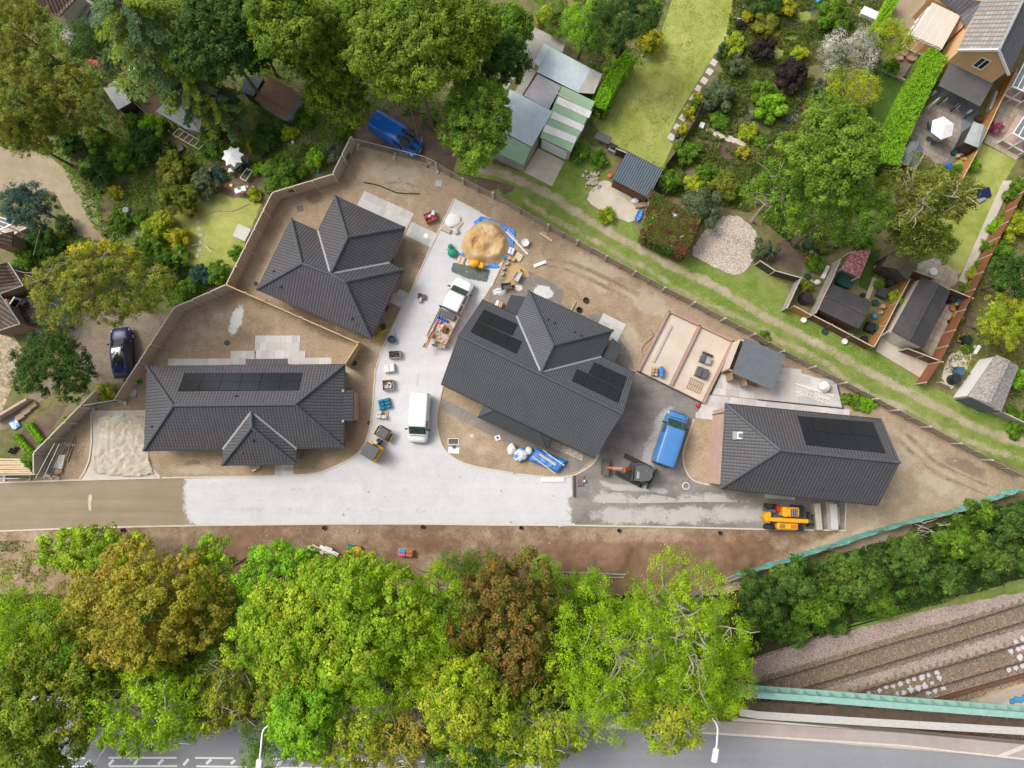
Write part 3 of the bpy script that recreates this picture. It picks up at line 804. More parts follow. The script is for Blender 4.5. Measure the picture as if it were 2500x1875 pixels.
sheet('concrete_path',[B4(1985,-30),B4(2062,-30),B4(1690,805),B4(1625,780)],'concrete',.02)
sheet('back_patio',[B4(1300,640),B4(1440,590),B4(1620,710),B4(1620,790),B4(1540,850),B4(1280,720)],'slab_paving',.018,ang=-.5)
sheet('shed_paving',[B4(1540,960),B4(1620,960),B4(1700,980),B4(1460,1420),B4(1320,1340)],'slab_paving',.018,ang=-.5)
sheet('concrete_apron',[B4(1000,1230),B4(1440,1450),B4(1370,1600),B4(955,1350)],'concrete',.018)
sheet('bare_yard',[B4(60,610),B4(330,320),B4(520,430),B4(330,730)],'dark_soil',.015)
sheet('allotment_soil',[B4(1930,640),B4(2000,640),B4(1900,900),B4(1640,1300),B4(1520,1420),B4(1650,1100)],'dark_soil',.012)
sheet('yard_path',[B4(930,750),B4(970,770),B4(900,930),B4(870,920)],'concrete',.018)
sheet('tub_yard',[B4(1560,1380),B4(1760,1300),B4(1700,1500),B4(1560,1659),B4(1480,1560)],'lime_pad',.012,ragged=.12)
sheet('brick_walk',[A3(885,210),A3(945,200),A3(865,550),A3(815,545)],'block_paving',.018)
sheet('bed_soil',[C1(200,470),C1(420,330),C1(560,280),C1(380,560),C1(270,660),C1(120,640)],'dark_soil',.012,ragged=.1)
sheet('stable_yard',[C1(-60,440),C1(420,90),C1(520,120),C1(60,480),C1(-60,520)],'tan_blocks',.01)
sheet('stone_yard',[B1(-60,1180),B1(90,1200),B1(200,1360),B1(130,1560),C1(0,390),C1(-60,400)],'cobble_pad',.012)
sheet('white_terrace',[B1(-60,350),B1(120,330),B1(220,400),B1(150,460),B1(-60,430)],'lime_pad',.012)
sheet('garden_soil_path',[B1(1000,40),B1(1080,20),B1(1060,160),B1(820,230),B1(790,210),B1(960,150)],'dark_soil',.015,ragged=.05)
# kerbs: real 0.1 m edging
def kerb(pts,name='kerb',w=.13,h=.09,z=0):
 P=[Vector((p[0],p[1],z)) for p in pts]
 mb=MB(); vs=[]
 for i,q in enumerate(P):
  d=(P[min(i+1,len(P)-1)]-P[max(0,i-1)]).normalized()
  n=Vector((-d.y,d.x,0))*w/2
  vs +=[q+n,q+n+Vector((0,0,h)),q-n+Vector((0,0,h)),q-n]
 k=len(P)
 fs=[]
 for i in range(k-1):
  for j in range(3):
   fs.append((4*i+j,4*i+j+1,4*i+5+j,4*i+4+j))
 fs +=[(0,1,2,3),(4*k-1,4*k-2,4*k-3,4*k-4)]
 mb.add(vs,fs)
 o=struct(mb,name,'kerb_stone'); return o
kerb([C1(-60,1318),C1(700,1289),C1(1600,1270),C2(700,1258),C2(1400,1257),C3(0,1266),C3(700,1269),C3(1500,1284),C3(2157,1300),C4(705,1310),C4(712,1085)])
kerb([C1(-60,925),C1(640,902),C1(1310,884),C1(2157,872),C2(390,862)]+curve([C2(390,862),C2(500,857),C2(640,828),C2(800,758),C2(900,690),C2(970,600),C2(1005,480),C2(1025,330),C2(1040,150),C2(1052,0),B2(1060,1480),B2(1110,1330),B2(1185,1170),B2(1260,1010),B2(1330,885)],4)[1:]+[B2(1500,510),B2(1565,380),B2(1690,118),B2(1900,230)])
kerb(curve([C2(1600,140),C2(1575,240),C2(1550,400),C2(1560,520),C2(1600,640),C2(1700,730),C2(1850,790),C2(2157,845),C3(200,852),C3(480,878),C3(650,866),C3(760,815),C3(830,760),C3(872,690)],5))
kerb(curve([C3(1770,942),C3(1650,912),C3(1580,840),C3(1550,725),C3(1560,640),C3(1600,520),C3(1640,410)],5))
kerb([C1(740,345),C1(745,600),C1(725,740),C1(690,830),C1(645,898)])
kerb([C1(760,348),C1(1185,345)])
kerb(curve([C1(1195,670),C1(1215,760),C1(1260,840),C1(1310,884)],4))
kerb([B2(2140,420),B2(2100,590),B2(1990,830)],'kerb')
# main road on its embankment, with footway, verge and bridge deck
def road():
 z=Z_ROAD
 mb=MB(); a=[W(-120,1758,z),W(1430,1785,z),W(1850,1800,z),W(2620,1858,z)]
 mb.poly(a[:0]+[W(-120,1748,z),W(-120,2300,z),W(2620,2300,z),W(2620,1862,z),W(1850,1800,z),W(1430,1770,z)])
 struct(mb,'road','asphalt')
 # footway along the near side, a kerb step up
 up=.12
 edge=[W(-120,1745,z),W(640,1752,z),W(1300,1768,z),W(1475,1776,z),W(1850,1799,z),W(2200,1822,z),W(2620,1868,z)]
 inner=[W(-120,1712,z),W(640,1715,z),W(1300,1735,z),W(1475,1744,z),W(1850,1765,z),W(2200,1788,z),W(2620,1828,z)]
 mb=MB(); vs=[]
 for e,i in zip(edge,inner):
  vs +=[e,e+Vector((0,0,up)),Vector((i.x,i.y,z+up)),Vector((i.x,i.y,z-.4))]
 fs=[]
 for k in range(len(edge)-1):
  for j in range(3): fs.append((4*k+j,4*k+4+j,4*k+5+j,4*k+1+j))
 mb.add(vs,fs)
 struct(mb,'footway','footway')
 mb=MB(); vs=[]
 for e in edge:
  vs +=[e+Vector((0,.02,up+.006)),e+Vector((0,.17,up+.006))]
 mb.add(vs,[(2*k,2*k+2,2*k+3,2*k+1) for k in range(len(edge)-1)])
 struct(mb,'kerb','kerb_stone')
 # tactile-free dropped strip: a pale concrete patch crossing the footway
 mb=MB()
 mb.poly(ccw([D3(885,1333,z+.13),D3(985,1333,z+.13),D3(1290,1240,z+.13),D3(1200,1238,z+.13)]))
 mb.poly(ccw([D4(1930,1560,z+.13),D4(2010,1565,z+.13),D4(2250,1470,z+.13),D4(2180,1460,z+.13)]))
 struct(mb,'concrete_patch','kerb_stone')
 # paint
 mb=MB(); pz=z+.006
 def line(f,x0,y0,x1,y1,w=.14):
  a,b=f(x0,y0,pz),f(x1,y1,pz)
  d=(b-a).normalized(); n=Vector((-d.y,d.x,0))*w/2
  mb.poly(ccw([a+n,b+n,b-n,a-n]))
 for f,l in ((D1,((140,1590,300,1588),(345,1585,690,1580),(880,1576,1430,1577),(1580,1577,1890,1580),(0,1655,215,1652),(290,1650,690,1648),(885,1645,1435,1643),(1590,1645,2000,1651))),
     (D2,((220,1583,545,1585),(220,1657,640,1657),(750,1590,1290,1603),(1390,1607,1790,1620),(2020,1635,2110,1640),(850,1662,1300,1672))),
     (D3,((40,1637,110,1640),(270,1650,425,1655)))):
  for q in l: line(f,*q)
 for q in ((480,1640,525,1597),(690,1640,730,1597),(880,1637,920,1592),(1085,1630,1125,1590),(1280,1630,1322,1590),(1485,1637,1528,1587),(1670,1625,1712,1590),(1870,1625,1905,1595)):
  line(D1,*q,.22)
 for q in ((255,1645,295,1595),(435,1645,475,1605),(840,1650,885,1610),(1040,1655,1080,1615),(1240,1660,1280,1625)):
  line(D2,*q,.22)
 struct(mb,'road_markings','road_paint')
 # pale joint where the footway meets the carriageway is the kerb; bridge deck body below
 mb=MB()
 mb.prism([W(1790,1752,z),W(2620,1830,z),W(2620,2300,z),W(1790,2300,z)],z-1.1,z-.03)
 struct(mb,'bridge_deck','concrete')
road()
# railway
def railway():
 z=Z_RAIL
 sheet('ballast_bed',[D4(-320,1659,z),D4(-300,900,z),D4(0,750,z),D4(600,560,z),D4(1300,380,z),D4(2300,160,z),D4(2300,1200,z),D4(2300,1659,z),D4(2300,2500,z),D4(-320,2500,z)],'ballast',z+.0)
 mb=MB()
 mb.poly(ccw([D4(-300,1000,z+.012),D4(0,770,z+.012),D4(600,580,z+.012),D4(1300,400,z+.012),D4(2300,190,z+.012),D4(2300,280,z+.012),D4(1300,530,z+.012),D4(700,720,z+.012),D4(0,930,z+.012)]))
 mb.poly(ccw([D4(300,1090,z+.012),D4(1000,880,z+.012),D4(1600,690,z+.012),D4(2300,480,z+.012),D4(2300,600,z+.012),D4(1600,790,z+.012),D4(1000,960,z+.012),D4(600,1090,z+.012)]))
 o=struct(mb,'pale_ballast','ballast_pale')
 sheet('rail_grass',[D4(400,610,z),D4(900,450,z),D4(1500,300,z),D4(2300,90,z),D4(2300,200,z),D4(1500,350,z),D4(1000,490,z)],'track_grass',z+.02,ragged=.12)
 sheet('rail_straw',[D4(1700,1110,z),D4(2000,1010,z),D4(2300,930,z),D4(2300,1100,z),D4(1900,1150,z)],'track_soil',z+.02,ragged=.12)
 tr=[('railway track of two rusty rails on concrete sleepers, nearest the green scrub',((-330,1075),(0,985),(500,838),(1100,655),(1600,515),(2157,340),(2400,262)),((-100,1150),(340,1025),(800,895),(1150,790),(1640,642),(2157,482),(2400,405))),
   ('railway track with white splashed ballast, beside the green bridge parapet',((400,1180),(830,1050),(1300,905),(1700,792),(2157,655),(2400,582)),((800,1195),(1220,1075),(1600,965),(1900,878),(2157,805),(2400,733)))]
 slmesh=None
 for lab,ra,rb in tr:
  t=thing('railway_track',lab,'railway track',D4(1300,720,z),0,'railway tracks beyond the embankment')
  rails=[]
  for r in (ra,rb):
   P=curve([D4(x,y,z+.22) for x,y in r],6)
   mb=MB()
   for i in range(len(P)-1):
    mb.beam(P[i]-Vector((0,0,.05)),P[i+1]-Vector((0,0,.05)),.075,.16)
    mb.beam(P[i]-Vector((0,0,.145)),P[i+1]-Vector((0,0,.145)),.15,.03)
   ro=mb.build('rail','rust_rail',t)
   mb=MB()
   for i in range(len(P)-1): mb.beam(P[i]+Vector((0,0,.037)),P[i+1]+Vector((0,0,.037)),.06,.012)
   mb.build('rail_head','rail_top',ro)
   rails.append(P)
  A,Bc=rails
  L=(A[-1]-A[0]).length; n=int(L/.72)
  for k in range(n):
   f=(k+.5)/n*(len(A)-1); i=int(f); a=A[i].lerp(A[i+1],f-i)
   # nearest point of the other rail
   b=min((Bc[j].lerp(Bc[j+1],s/6) for j in range(len(Bc)-1) for s in range(6)),key=lambda q: (q-a).length)
   m=(a+b)/2; d=ang2(a,b)
   if (b-a).length > 2: continue
   if slmesh is None:
    mb=MB(); mb.bbox((0,0,.05),(2.5,.24,.1),b=.025)
    so=mb.build('sleeper','sleeper_conc',t,local=True); slmesh=so.data
   else:
    so=bpy.data.objects.new('sleeper',slmesh); COL.objects.link(so); so.parent=t
   so.matrix_basis=chain_matrix(t).inverted() @ (Matrix.Translation((m.x,m.y,z+.005)) @ Matrix.Rotation(d,4,'Z'))
 mb=MB(); P=curve([D4(x,y,z+.15) for x,y in ((1200,1190),(1500,1095),(1800,1010),(2157,910),(2400,840))],5)
 for i in range(len(P)-1): mb.beam(P[i],P[i+1],.35,.2)
 solo(mb,'cable_trough','rust_rail','low rust brown cable trough running along the far side of the tracks','cable trough')
 # whitewashed ballast
 mb=MB()
 for x,y in ((900,1050),(985,1030),(1040,1005),(1100,995),(1155,978),(1215,955),(1265,940),(1330,920),(1385,905),(1450,885),(1470,930),(1240,1020),(1300,1008),(1355,995),(1412,970),(1380,1050),(1435,1030),(1500,1010),(1130,1055),(1180,1045),
     (2090,635),(2145,615),(2050,715),(2110,695),(2125,765),(2150,680),(2035,865),(2090,848),(2145,830)):
  r=random.uniform(.2,.32); c=D4(x,y,z+.112)
  mb.poly([c+Vector((math.cos(a)*r*random.uniform(.5,1.25),math.sin(a)*r*random.uniform(.45,1.25),0)) for a in np.linspace(0,2*PI,19)[:-1]])
 struct(mb,'lime_splashes','white_gravel')
railway()
def stones():
 rr=random.Random(12); mb=MB(); site=[A2(900,1220),A2(2100,1650),B3(1400,900),C4(1650,640),W(2440,1180),W(1860,1370),W(0,1370),W(0,1300),W(700,1285),C2(300,870),B2(700,300)]
 x0,x1=min(p.x for p in site),max(p.x for p in site); y0,y1=min(p.y for p in site),max(p.y for p in site)
 n=0
 while n < 900:
  x,y=rr.uniform(x0,x1),rr.uniform(y0,y1)
  if not inpoly(np.array([x]),np.array([y]),site)[0]: continue
  r=rr.uniform(.02,.06) if rr.random() < .93 else rr.uniform(.07,.13); n +=1
  mb.blob((x,y,r*.5+(.12 if y < Y_BANK+4.5 else .02)),(r,r*rr.uniform(.6,1),r*.6),n,.25,5,3)
 o=struct(mb,'loose_stones','rubble',kind='stuff')
stones()
# houses
E3=reg(1060,690,500/1885)
E5=reg(0,540,360/1659)
E2=reg(2050,0,450/2196)
def hit(q,a,b,c,lift=0.0):
 """point of plane a,b,c on the sight line of ground point q"""
 n=(b-a).cross(c-a).normalized()
 if n.z < 0: n=-n
 o=Vector((0,0,CAM_H)); d=q-o
 return o+d*((a-o).dot(n)/d.dot(n))+n*lift
def inset(poly,d):
 poly=ccw(poly); n=len(poly); out=[]
 for i in range(n):
  p0,p1,p2=[Vector((q[0],q[1])) for q in (poly[i-1],poly[i],poly[(i+1) % n])]
  e1=(p1-p0).normalized(); e2=(p2-p1).normalized()
  n1=Vector((-e1.y,e1.x)); n2=Vector((-e2.y,e2.x))
  k=1+n1.dot(n2)
  out.append(p1+(n1+n2)*(d/max(k,.3)))
 return out
def roof(parent,faces,mat='roof_tile',thick=.16,name='roof'):
 """a tiled roof with thickness from its faces (lists of points)"""
 mb=MB(); key={}; vs=[]; fs=[]
 for f in faces:
  f=ccw(f); idx=[]
  for p in f:
   k=(round(p[0],2),round(p[1],2),round(p[2],2))
   if k not in key: key[k]=len(vs); vs.append(Vector(p))
   idx.append(key[k])
  fs.append(idx)
 n=len(vs)
 cnt={}
 for f in fs:
  for i in range(len(f)):
   a,b=f[i],f[(i+1) % len(f)]
   cnt[(a,b)]=cnt.get((a,b),0)+1
 allf=[tuple(f) for f in fs]+[tuple(i+n for i in reversed(f)) for f in fs]
 for (a,b) in cnt:
  if (b,a) not in cnt: allf.append((a,a+n,b+n,b))
 mb.add(vs+[v-Vector((0,0,thick)) for v in vs],allf)
 return mb.build(name,mat,parent)
def ridges(parent,lines,r=.13,mat='ridge_tile',name='ridge_tiles',lift=.02):
 mb=MB()
 for a,b in lines:
  a,b=Vector(a),Vector(b)
  n=max(1,int((b-a).length/.45)); d=(b-a)/n
  for i in range(n):
   mb.tube([a+d*i+Vector((0,0,lift)),a+d*(i+1)+Vector((0,0,lift))],[r*1.08,r*.95],7)
 return mb.build(name,mat,parent,smooth=True)
def valley(parent,lines,w=.16):
 mb=MB()
 for a,b in lines: mb.beam(Vector(a)+Vector((0,0,.03)),Vector(b)+Vector((0,0,.03)),w,.05)
 return mb.build('valley_lining','valley_lead',parent)
def gutter(parent,pts,closed=False,r=.065,mat='black_plastic'):
 mb=MB()
 P=[Vector(p)-Vector((0,0,.08)) for p in pts]
 if closed: P.append(P[0])
 for a,b in zip(P,P[1:]): mb.tube([a,b],r,6)
 return mb.build('gutter',mat,parent)
def window(parent,a,b,z0,z1,t0,t1,name='window',frame='white_paint',glass='glass_dark',off=.02):
 """a framed window on the outside of wall a->b (outside is to the right of a->b)"""
 a=Vector((a[0],a[1],0)); b=Vector((b[0],b[1],0))
 d=(b-a).normalized(); n=Vector((d.y,-d.x,0))
 p,q=a.lerp(b,t0),a.lerp(b,t1)
 mb=MB(); up=Vector((0,0,1))
 o=n*off
 for s,e in ((p+up*z0,q+up*z0),(p+up*z1,q+up*z1)): mb.beam(s+o,e+o,.07,.07)
 m=(p+q)/2
 for s in (p,m,q): mb.beam(s+up*z0+o,s+up*z1+o,.07,.06)
 w=mb.build(name,frame,parent)
 mb=MB(); o2=n*(off*.5+.002)
 mb.poly([p+up*z0+o2,q+up*z0+o2,q+up*z1+o2,p+up*z1+o2])
 mb.build('pane',glass,w)
 return w
def walls(parent,poly,z1,mat='red_brick',z0=0,gables=()):
 mb=MB(); mb.prism(poly,z0,z1)
 for a,b,c in gables:     # triangle a,b at wall head,c the apex; 0.25 m thick inwards
  a,b,c=Vector(a),Vector(b),Vector(c)
  n=(b-a).cross(c-a).normalized()*.25
  m=sum((Vector((p[0],p[1],0)) for p in poly),Vector())/len(poly)
  if n.dot(m-Vector((a.x,a.y,0))) < 0: n=-n
  mb.add([a,b,c,a+n,b+n,c+n],[(0,1,2),(5,4,3),(0,3,4,1),(1,4,5,2),(2,5,3,0)])
 return mb.build('wall',mat,parent)
def panels(parent,quad,n,m,plane,lift=.07):
 """n x m solar panels inside quad (four ground-projected points tl,tr,br,bl) on the roof plane"""
 P=[hit(q,*plane,lift) for q in quad]
 nn=(plane[1]-plane[0]).cross(plane[2]-plane[0]).normalized()
 if nn.z < 0: nn=-nn
 g=.012
 for j in range(m):
  for i in range(n):
   def at(u,v): return P[0].lerp(P[1],u).lerp(P[3].lerp(P[2],u),v)
   c=[at((i+g)/n,(j+g)/m),at((i+1-g)/n,(j+g)/m),at((i+1-g)/n,(j+1-g)/m),at((i+g)/n,(j+1-g)/m)]
   mb=MB()
   mb.add(c+[p-nn*.04 for p in c],[(3,2,1,0),(4,5,6,7),(0,1,5,4),(1,2,6,5),(2,3,7,6),(3,0,4,7)])
   mb.build('solar_panel','solar_glass',parent)
def vent(parent,q,plane,name='roof_vent'):
 p=hit(q,*plane,.03)
 mb=MB(); mb.bbox(p+Vector((0,0,.06)),(.24,.2,.2),.4,.05)
 return mb.build(name,'dark_grey',parent)
def house_long():
 ze,zr=2.5,5.0
 t=thing('bungalow','long low brick bungalow with a strip of twelve solar panels beside the white road','house',W(600,1000),0,'new dark roofed bungalows')
 TL,TR,BR,BL=W(358.6,894.5,ze),W(841,890,ze),W(839.6,1092.9,ze),W(351,1100,ze)
 RL,RR=W(423.4,990.4,zr),W(720.5,987.4,zr)
 pk=hit(W(614,1004.6),BL,RL,RR,.03); ha=W(614.4,1044,pk.z)
 vl,vr,wl,wr=W(544,1097,ze+.02),W(724.5,1095.9,ze+.02),W(542.4,1135.6,ze),W(722,1132.6,ze)
 c1,c2,c3,c4=W(599.7,894,ze),W(701,893,ze),W(701,875.5,2.05),W(599.7,876.4,2.05)
 d1,d2,d3,d4=W(838,953,ze+.05),W(838,1029,ze+.05),W(862,1029,2.1),W(862,953,2.1)
 walls(t,inset([TL,TR,BR,BL],.4),ze-.17)
 rf=roof(t,[[TL,TR,RR,RL],[BL,RL,RR,BR],[TL,RL,BL],[TR,BR,RR]])
 ridges(rf,[(RL,RR),(TL,RL),(BL,RL),(TR,RR),(BR,RR)])
 w2=roof(t,[[vl,wl,ha,pk],[pk,ha,wr,vr],[wl,wr,ha]],name='porch_roof')
 ridges(w2,[(pk,ha),(wl,ha),(wr,ha)])
 valley(w2,[(vl,pk),(vr,pk)])
 pw=inset([vl+Vector((0,.6,0)),wl,wr,vr+Vector((0,.6,0))],.38)
 mb=MB(); mb.prism(pw,0,ze-.17); mb.build('porch_wall','red_brick',t)
 roof(t,[[c1,c2,c3,c4]],name='rear_roof')
 mb=MB(); mb.prism(inset([c1,c2,c3,c4],.3),0,1.85); mb.build('rear_wall','red_brick',t)
 roof(t,[[d1,d2,d3,d4]],name='bay_roof')
 bp=[W(845,957,1.9),W(845,1025,1.9),W(866,1025,1.9),W(866,957,1.9)]
 mb=MB(); mb.prism([Vector((p.x,p.y)) for p in bp],0,1.9); mb.build('bay_wall','red_brick',t)
 gutter(t,[TL,TR]); gutter(t,[BL,BR]); gutter(t,[TR,BR]); gutter(t,[wl,wr])
 for q in (W(836,954,2.6),W(836,1028,2.6)):
  mb=MB(); mb.box(q,(.3,.2,.05)); mb.build('lead_flashing','valley_lead',t)
 pl=(TL,TR,RR)
 panels(t,[W(450.5,912),W(738.6,910.5),W(729.6,953.6),W(434,956)],6,2,pl)
 for q in (C1(1913,222),C1(1100,222)): vent(t,q,pl)
 vent(t,C1(1232,470),(TL,RL,BL)); vent(t,C2(57,580),(wl,wr,ha)); vent(t,C1(1960,690),(vl,wl,ha))
 iw=inset([TL,TR,BR,BL],.4)
 e=[Vector((p[0],p[1],0)) for p in iw]
 # east wall windows
 es=sorted(range(4),key=lambda i: -(e[i].x+e[(i+1) % 4].x))[0]
 window(t,e[es],e[(es+1) % 4],.9,2.1,.08,.22); window(t,e[es],e[(es+1) % 4],.9,2.1,.78,.92)
house_long()
def house_diamond():
 ze,zr=2.5,5.2
 t=thing('bungalow','diamond shaped brick bungalow with many hips and no solar panels, enclosed by two fences','house',W(800,660),0,'new dark roofed bungalows')
 a,h,g,f=W(711.5,534.4,ze),W(627,706,ze),W(905.9,826.7,ze),W(984.2,658,ze)
 b,c,d,e=W(776.3,563,ze),W(818.5,478.6,ze),W(988.7,555.5,ze),W(951,641.4,ze)
 i,l,k,j=W(737,642.9,zr),W(842.6,688,zr),W(806.4,668.5,zr),W(848.6,579.6,zr)
 walls(t,inset([a,h,g,f],.4),ze-.17)
 mb=MB(); mb.prism(inset([c,W(787,545,ze),W(955,630,ze),d],.4),0,ze-.17); mb.build('wing_wall','pink_brick',t)
 rf=roof(t,[[a,i,h],[h,i,k,l,g],[g,l,f],[a,b,k,i],[k,e,f,l]])
 ridges(rf,[(i,k),(k,l),(a,i),(h,i),(g,l),(f,l)])
 w2=roof(t,[[b,c,j,k],[c,d,j],[d,e,k,j]],name='wing_roof')
 ridges(w2,[(k,j),(c,j),(d,j)])
 valley(w2,[(b,k),(e,k)])
 gutter(t,[a,h,g,f]); gutter(t,[b,c,d,e])
 for q,p in ((B2(228,705),(a,i,h)),(B2(283,825),(h,i,g)),(B2(860,1085),(h,i,g))): vent(t,q,p)
 iw=[Vector((p[0],p[1],0)) for p in inset([a,h,g,f],.4)]
 for q in range(4):
  p0,p1=iw[q],iw[(q+1) % 4]
  m=(p0+p1)/2
  if m.x > -14 and m.y > 4:
   window(t,p0,p1,.9,2.1,.12,.3); window(t,p0,p1,.9,2.1,.68,.86)
   window(t,p0,p1,.02,2.1,.44,.52,'door','dark_grey')
house_diamond()
def house_centre():
 ze,zr=2.7,6.2
 t=thing('bungalow','large brick bungalow with two stepped solar arrays and a wing towards the brick footings','house',W(1310,915),0,'new dark roofed bungalows')
 TL,BL,BR,TR=E3(442,155,ze),E3(62,932,ze),E3(1480,1615,ze),E3(1855,832,ze)
 RL,RR=E3(222,480,zr),E3(1735,1205,zr)
 k=hit(E3(980,828),TL,TR,RR,.03)
 c,d,hp=E3(870,78,ze),E3(1645,440,ze),E3(1095,580,k.z)
 vl,vr=E3(757,308,ze+.02),E3(1537,682,ze+.02)
 iw=inset([TL,BL,BR,TR],.28)
 ws=[Vector((p[0],p[1],ze-.17)) for p in iw]
 cl=min(ws,key=lambda p: (p-BL).length); tl=min(ws,key=lambda p: (p-TL).length)
 br=min(ws,key=lambda p: (p-BR).length); tr=min(ws,key=lambda p: (p-TR).length)
 dL=(RR-RL).normalized()*.28
 walls(t,iw,ze-.17,'red_brick',gables=((tl,cl,RL+dL-Vector((0,0,.3))),(tr,br,RR-dL-Vector((0,0,.3)))))
 rf=roof(t,[[TL,TR,RR,RL],[BL,RL,RR,BR]],'roof_tile_blue')
 ridges(rf,[(RL,RR)])
 w2=roof(t,[[vl,c,hp,k],[c,d,hp],[d,vr,k,hp]],'roof_tile_blue',name='wing_roof')
 ridges(w2,[(k,hp),(c,hp),(d,hp)])
 valley(w2,[(vl,k),(vr,k)])
 m1=vl.lerp(c,.05); m2=vr.lerp(d,.05)
 mb=MB(); mb.prism(inset([vl,c,d,vr],.38),0,ze-.17); mb.build('wing_wall','red_brick',t)
 for nm,P in (('flat_roof',[E3(705,112,2.35),E3(850,132,2.35),E3(765,312,2.35),E3(645,258,2.35)]),('flat_roof',[E3(1640,512,2.35),E3(1728,580,2.35),E3(1660,732,2.35),E3(1540,690,2.35)])):
  mb=MB(); mb.prism([Vector((p.x,p.y)) for p in P],2.2,2.36); f=mb.build(nm,'flat_roof',t)
  mb=MB(); mb.prism(inset(P,.15),0,2.2); mb.build('flat_roof_wall','red_brick',f)
 zo,zi=2.1,2.46
 o1,o2,o3,o4=E3(398,1240,zo),E3(1030,1535,zo),E3(1088,1415,zo+.2),E3(462,1110,zo+.2)
 i1,i2=E3(568,1170,zi),E3(965,1365,zi)
 r3=roof(t,[[o1,o2,i2,i1],[o2,o3,i2],[o1,i1,o4]],'flat_roof',.12,'porch_roof')
 ridges(r3,[(o1,i1),(o2,i2)],.06,'dark_grey')
 for p in (o1,o2,o1.lerp(o2,.33),o1.lerp(o2,.66)):
  q=p.lerp((i1+i2)/2,.12); mb=MB(); mb.box((q.x,q.y,1.0),(.14,.14,2.0)); mb.build('porch_post','wood',t)
 gutter(t,[BL,BR]); gutter(t,[TL,TR]); gutter(t,[c,d])
 pl=(TL,TR,RR)
 # rows of three over rows of four
 panels(t,[E3(455,250),E3(765,385),E3(712,487),E3(393,350)],3,1,pl)
 panels(t,[E3(391,354),E3(805,545),E3(750,655),E3(330,455)],4,1,pl)
 panels(t,[E3(1470,735),E3(1768,870),E3(1730,985),E3(1418,838)],3,1,pl)
 panels(t,[E3(1310,795),E3(1728,990),E3(1690,1110),E3(1262,905)],4,1,pl)
 for q in ((1043,340),(1103,372),(1287,455),(1347,485)): vent(t,E3(*q),(c,d,hp))
 for q0,q1 in ((cl,br),):
  a,b=(q0,q1)
  window(t,a,b,.8,2.1,.06,.16); window(t,a,b,.02,2.1,.38,.46,'door','dark_grey'); window(t,a,b,.8,2.1,.82,.93)
house_centre()
def house_east():
 ze,zr=4.2,7.5
 t=thing('bungalow','tall brick bungalow by the yellow telehandler with a gable end and skylight','house',W(1960,1110),0,'new dark roofed bungalows')
 TL,BL,BR,TR=W(1771,985.9,ze),W(1759,1192,ze),W(2143.8,1233.6,ze),W(2152.8,1023.5,ze)
 RL,RR=W(1904,1099,zr),W(2198,1129,zr)
 f=lambda p,dx,dy: Vector((p.x+dx,p.y+dy,ze-.18))
 a,b,c,d=f(TL,.06,-.3),f(BL,.06,.3),f(BR,-.2,.3),f(TR,-.2,-.3)
 walls(t,[Vector((p.x,p.y)) for p in (a,b,c,d)],ze-.18,'pink_brick',gables=((d,c,RR+Vector((-.25,0,-.3))),))
 rf=roof(t,[[TL,TR,RR,RL],[BL,RL,RR,BR],[TL,RL,BL]])
 ridges(rf,[(RL,RR),(TL,RL),(BL,RL)])
 gutter(t,[TL,TR]); gutter(t,[BL,BR])
 panels(t,[W(1946.4,1016),W(2130,1031.7),W(2161.9,1108),W(1967.5,1087.4)],6,2,(TL,TR,RR))
 p=hit(C3(2018,542),TL,RL,BL,.05)
 mb=MB(); mb.bbox(p,(.55,.62,.16),0,.04); s=mb.build('skylight','white_paint',t)
 mb=MB(); mb.cyl(p+Vector((0,0,.06)),.2,.06,16); mb.build('skylight_dome','pane',s)
 mb=MB(); mb.bbox(p+Vector((-.42,0,-.18)),(.35,.7,.08),0,.02); mb.build('flashing','valley_lead',s)
 # west wall: three steel vents, a door at the corner
 for y0,z in ((470,2.9),(515,2.4),(555,2.0)):
  q=C3(1825,y0,2.5); mb=MB(); mb.box((a.x-.06,q.y,z),(.12,.32,.3)); mb.build('wall_vent','steel',t)
 x=a.x-.05
 for q in (C3(1790,375),C3(1755,885)):
  mb=MB(); mb.box((x,q.y,2.0),(.07,.07,3.95)); mb.build('downpipe','black_plastic',t)
 vent(t,C4(513,970),(BL,RL,RR))
 window(t,b,c,.9,2.2,.1,.25); window(t,b,c,.9,2.2,.6,.75)
house_east()
# sheds and neighbours' houses
def shed(name,label,cat,planes,wall='dark_board',ins=.1,group=None,thick=.05,floor=None,base=None,wallpoly=None,ridge=None):
 """planes: list of (points,material) roof planes; walls fill below"""
 allp=[p for P,m in planes for p in P]
 c=sum(allp,Vector())/len(allp); c.z=0
 t=thing(name,label,cat,c,0,group)
 byname={}
 for P,m in planes:
  roof(t,[P],m,thick,'roof')
 if wall:
  wp=wallpoly or hull(allp)
  zt=min(p.z for p in allp)-thick-.01
  P=inset(wp,ins)
  mb=MB(); mb.prism(P,base or 0,zt)
  if len(planes) ==2 and not wallpoly:      # fill the gables
   (A,_),(Bp,_)=planes
   shared=[p for p in A if any((p-q).length < .15 for q in Bp)]
   for s in shared:
    ends=[]
    for Q in (A,Bp):
     i=min(range(len(Q)),key=lambda k: (Q[k]-s).length)
     for j in ((i+1) % len(Q),i-1):
      if not any((Q[j]-r).length < .15 for r in shared): ends.append(Q[j])
    if len(ends) ==2:
     u=(c-Vector((s.x,s.y,0))).normalized()*.12
     lo_=[Vector((e.x,e.y,zt)) .lerp(Vector((s.x,s.y,zt)),.06)+u for e in ends]
     mb.add([lo_[0],lo_[1],s+u-Vector((0,0,thick+.03)),lo_[0]+u*.4,lo_[1]+u*.4,s+u*1.4-Vector((0,0,thick+.03))],[(0,1,2),(5,4,3)])
  mb.build('wall',wall,t)
 return t
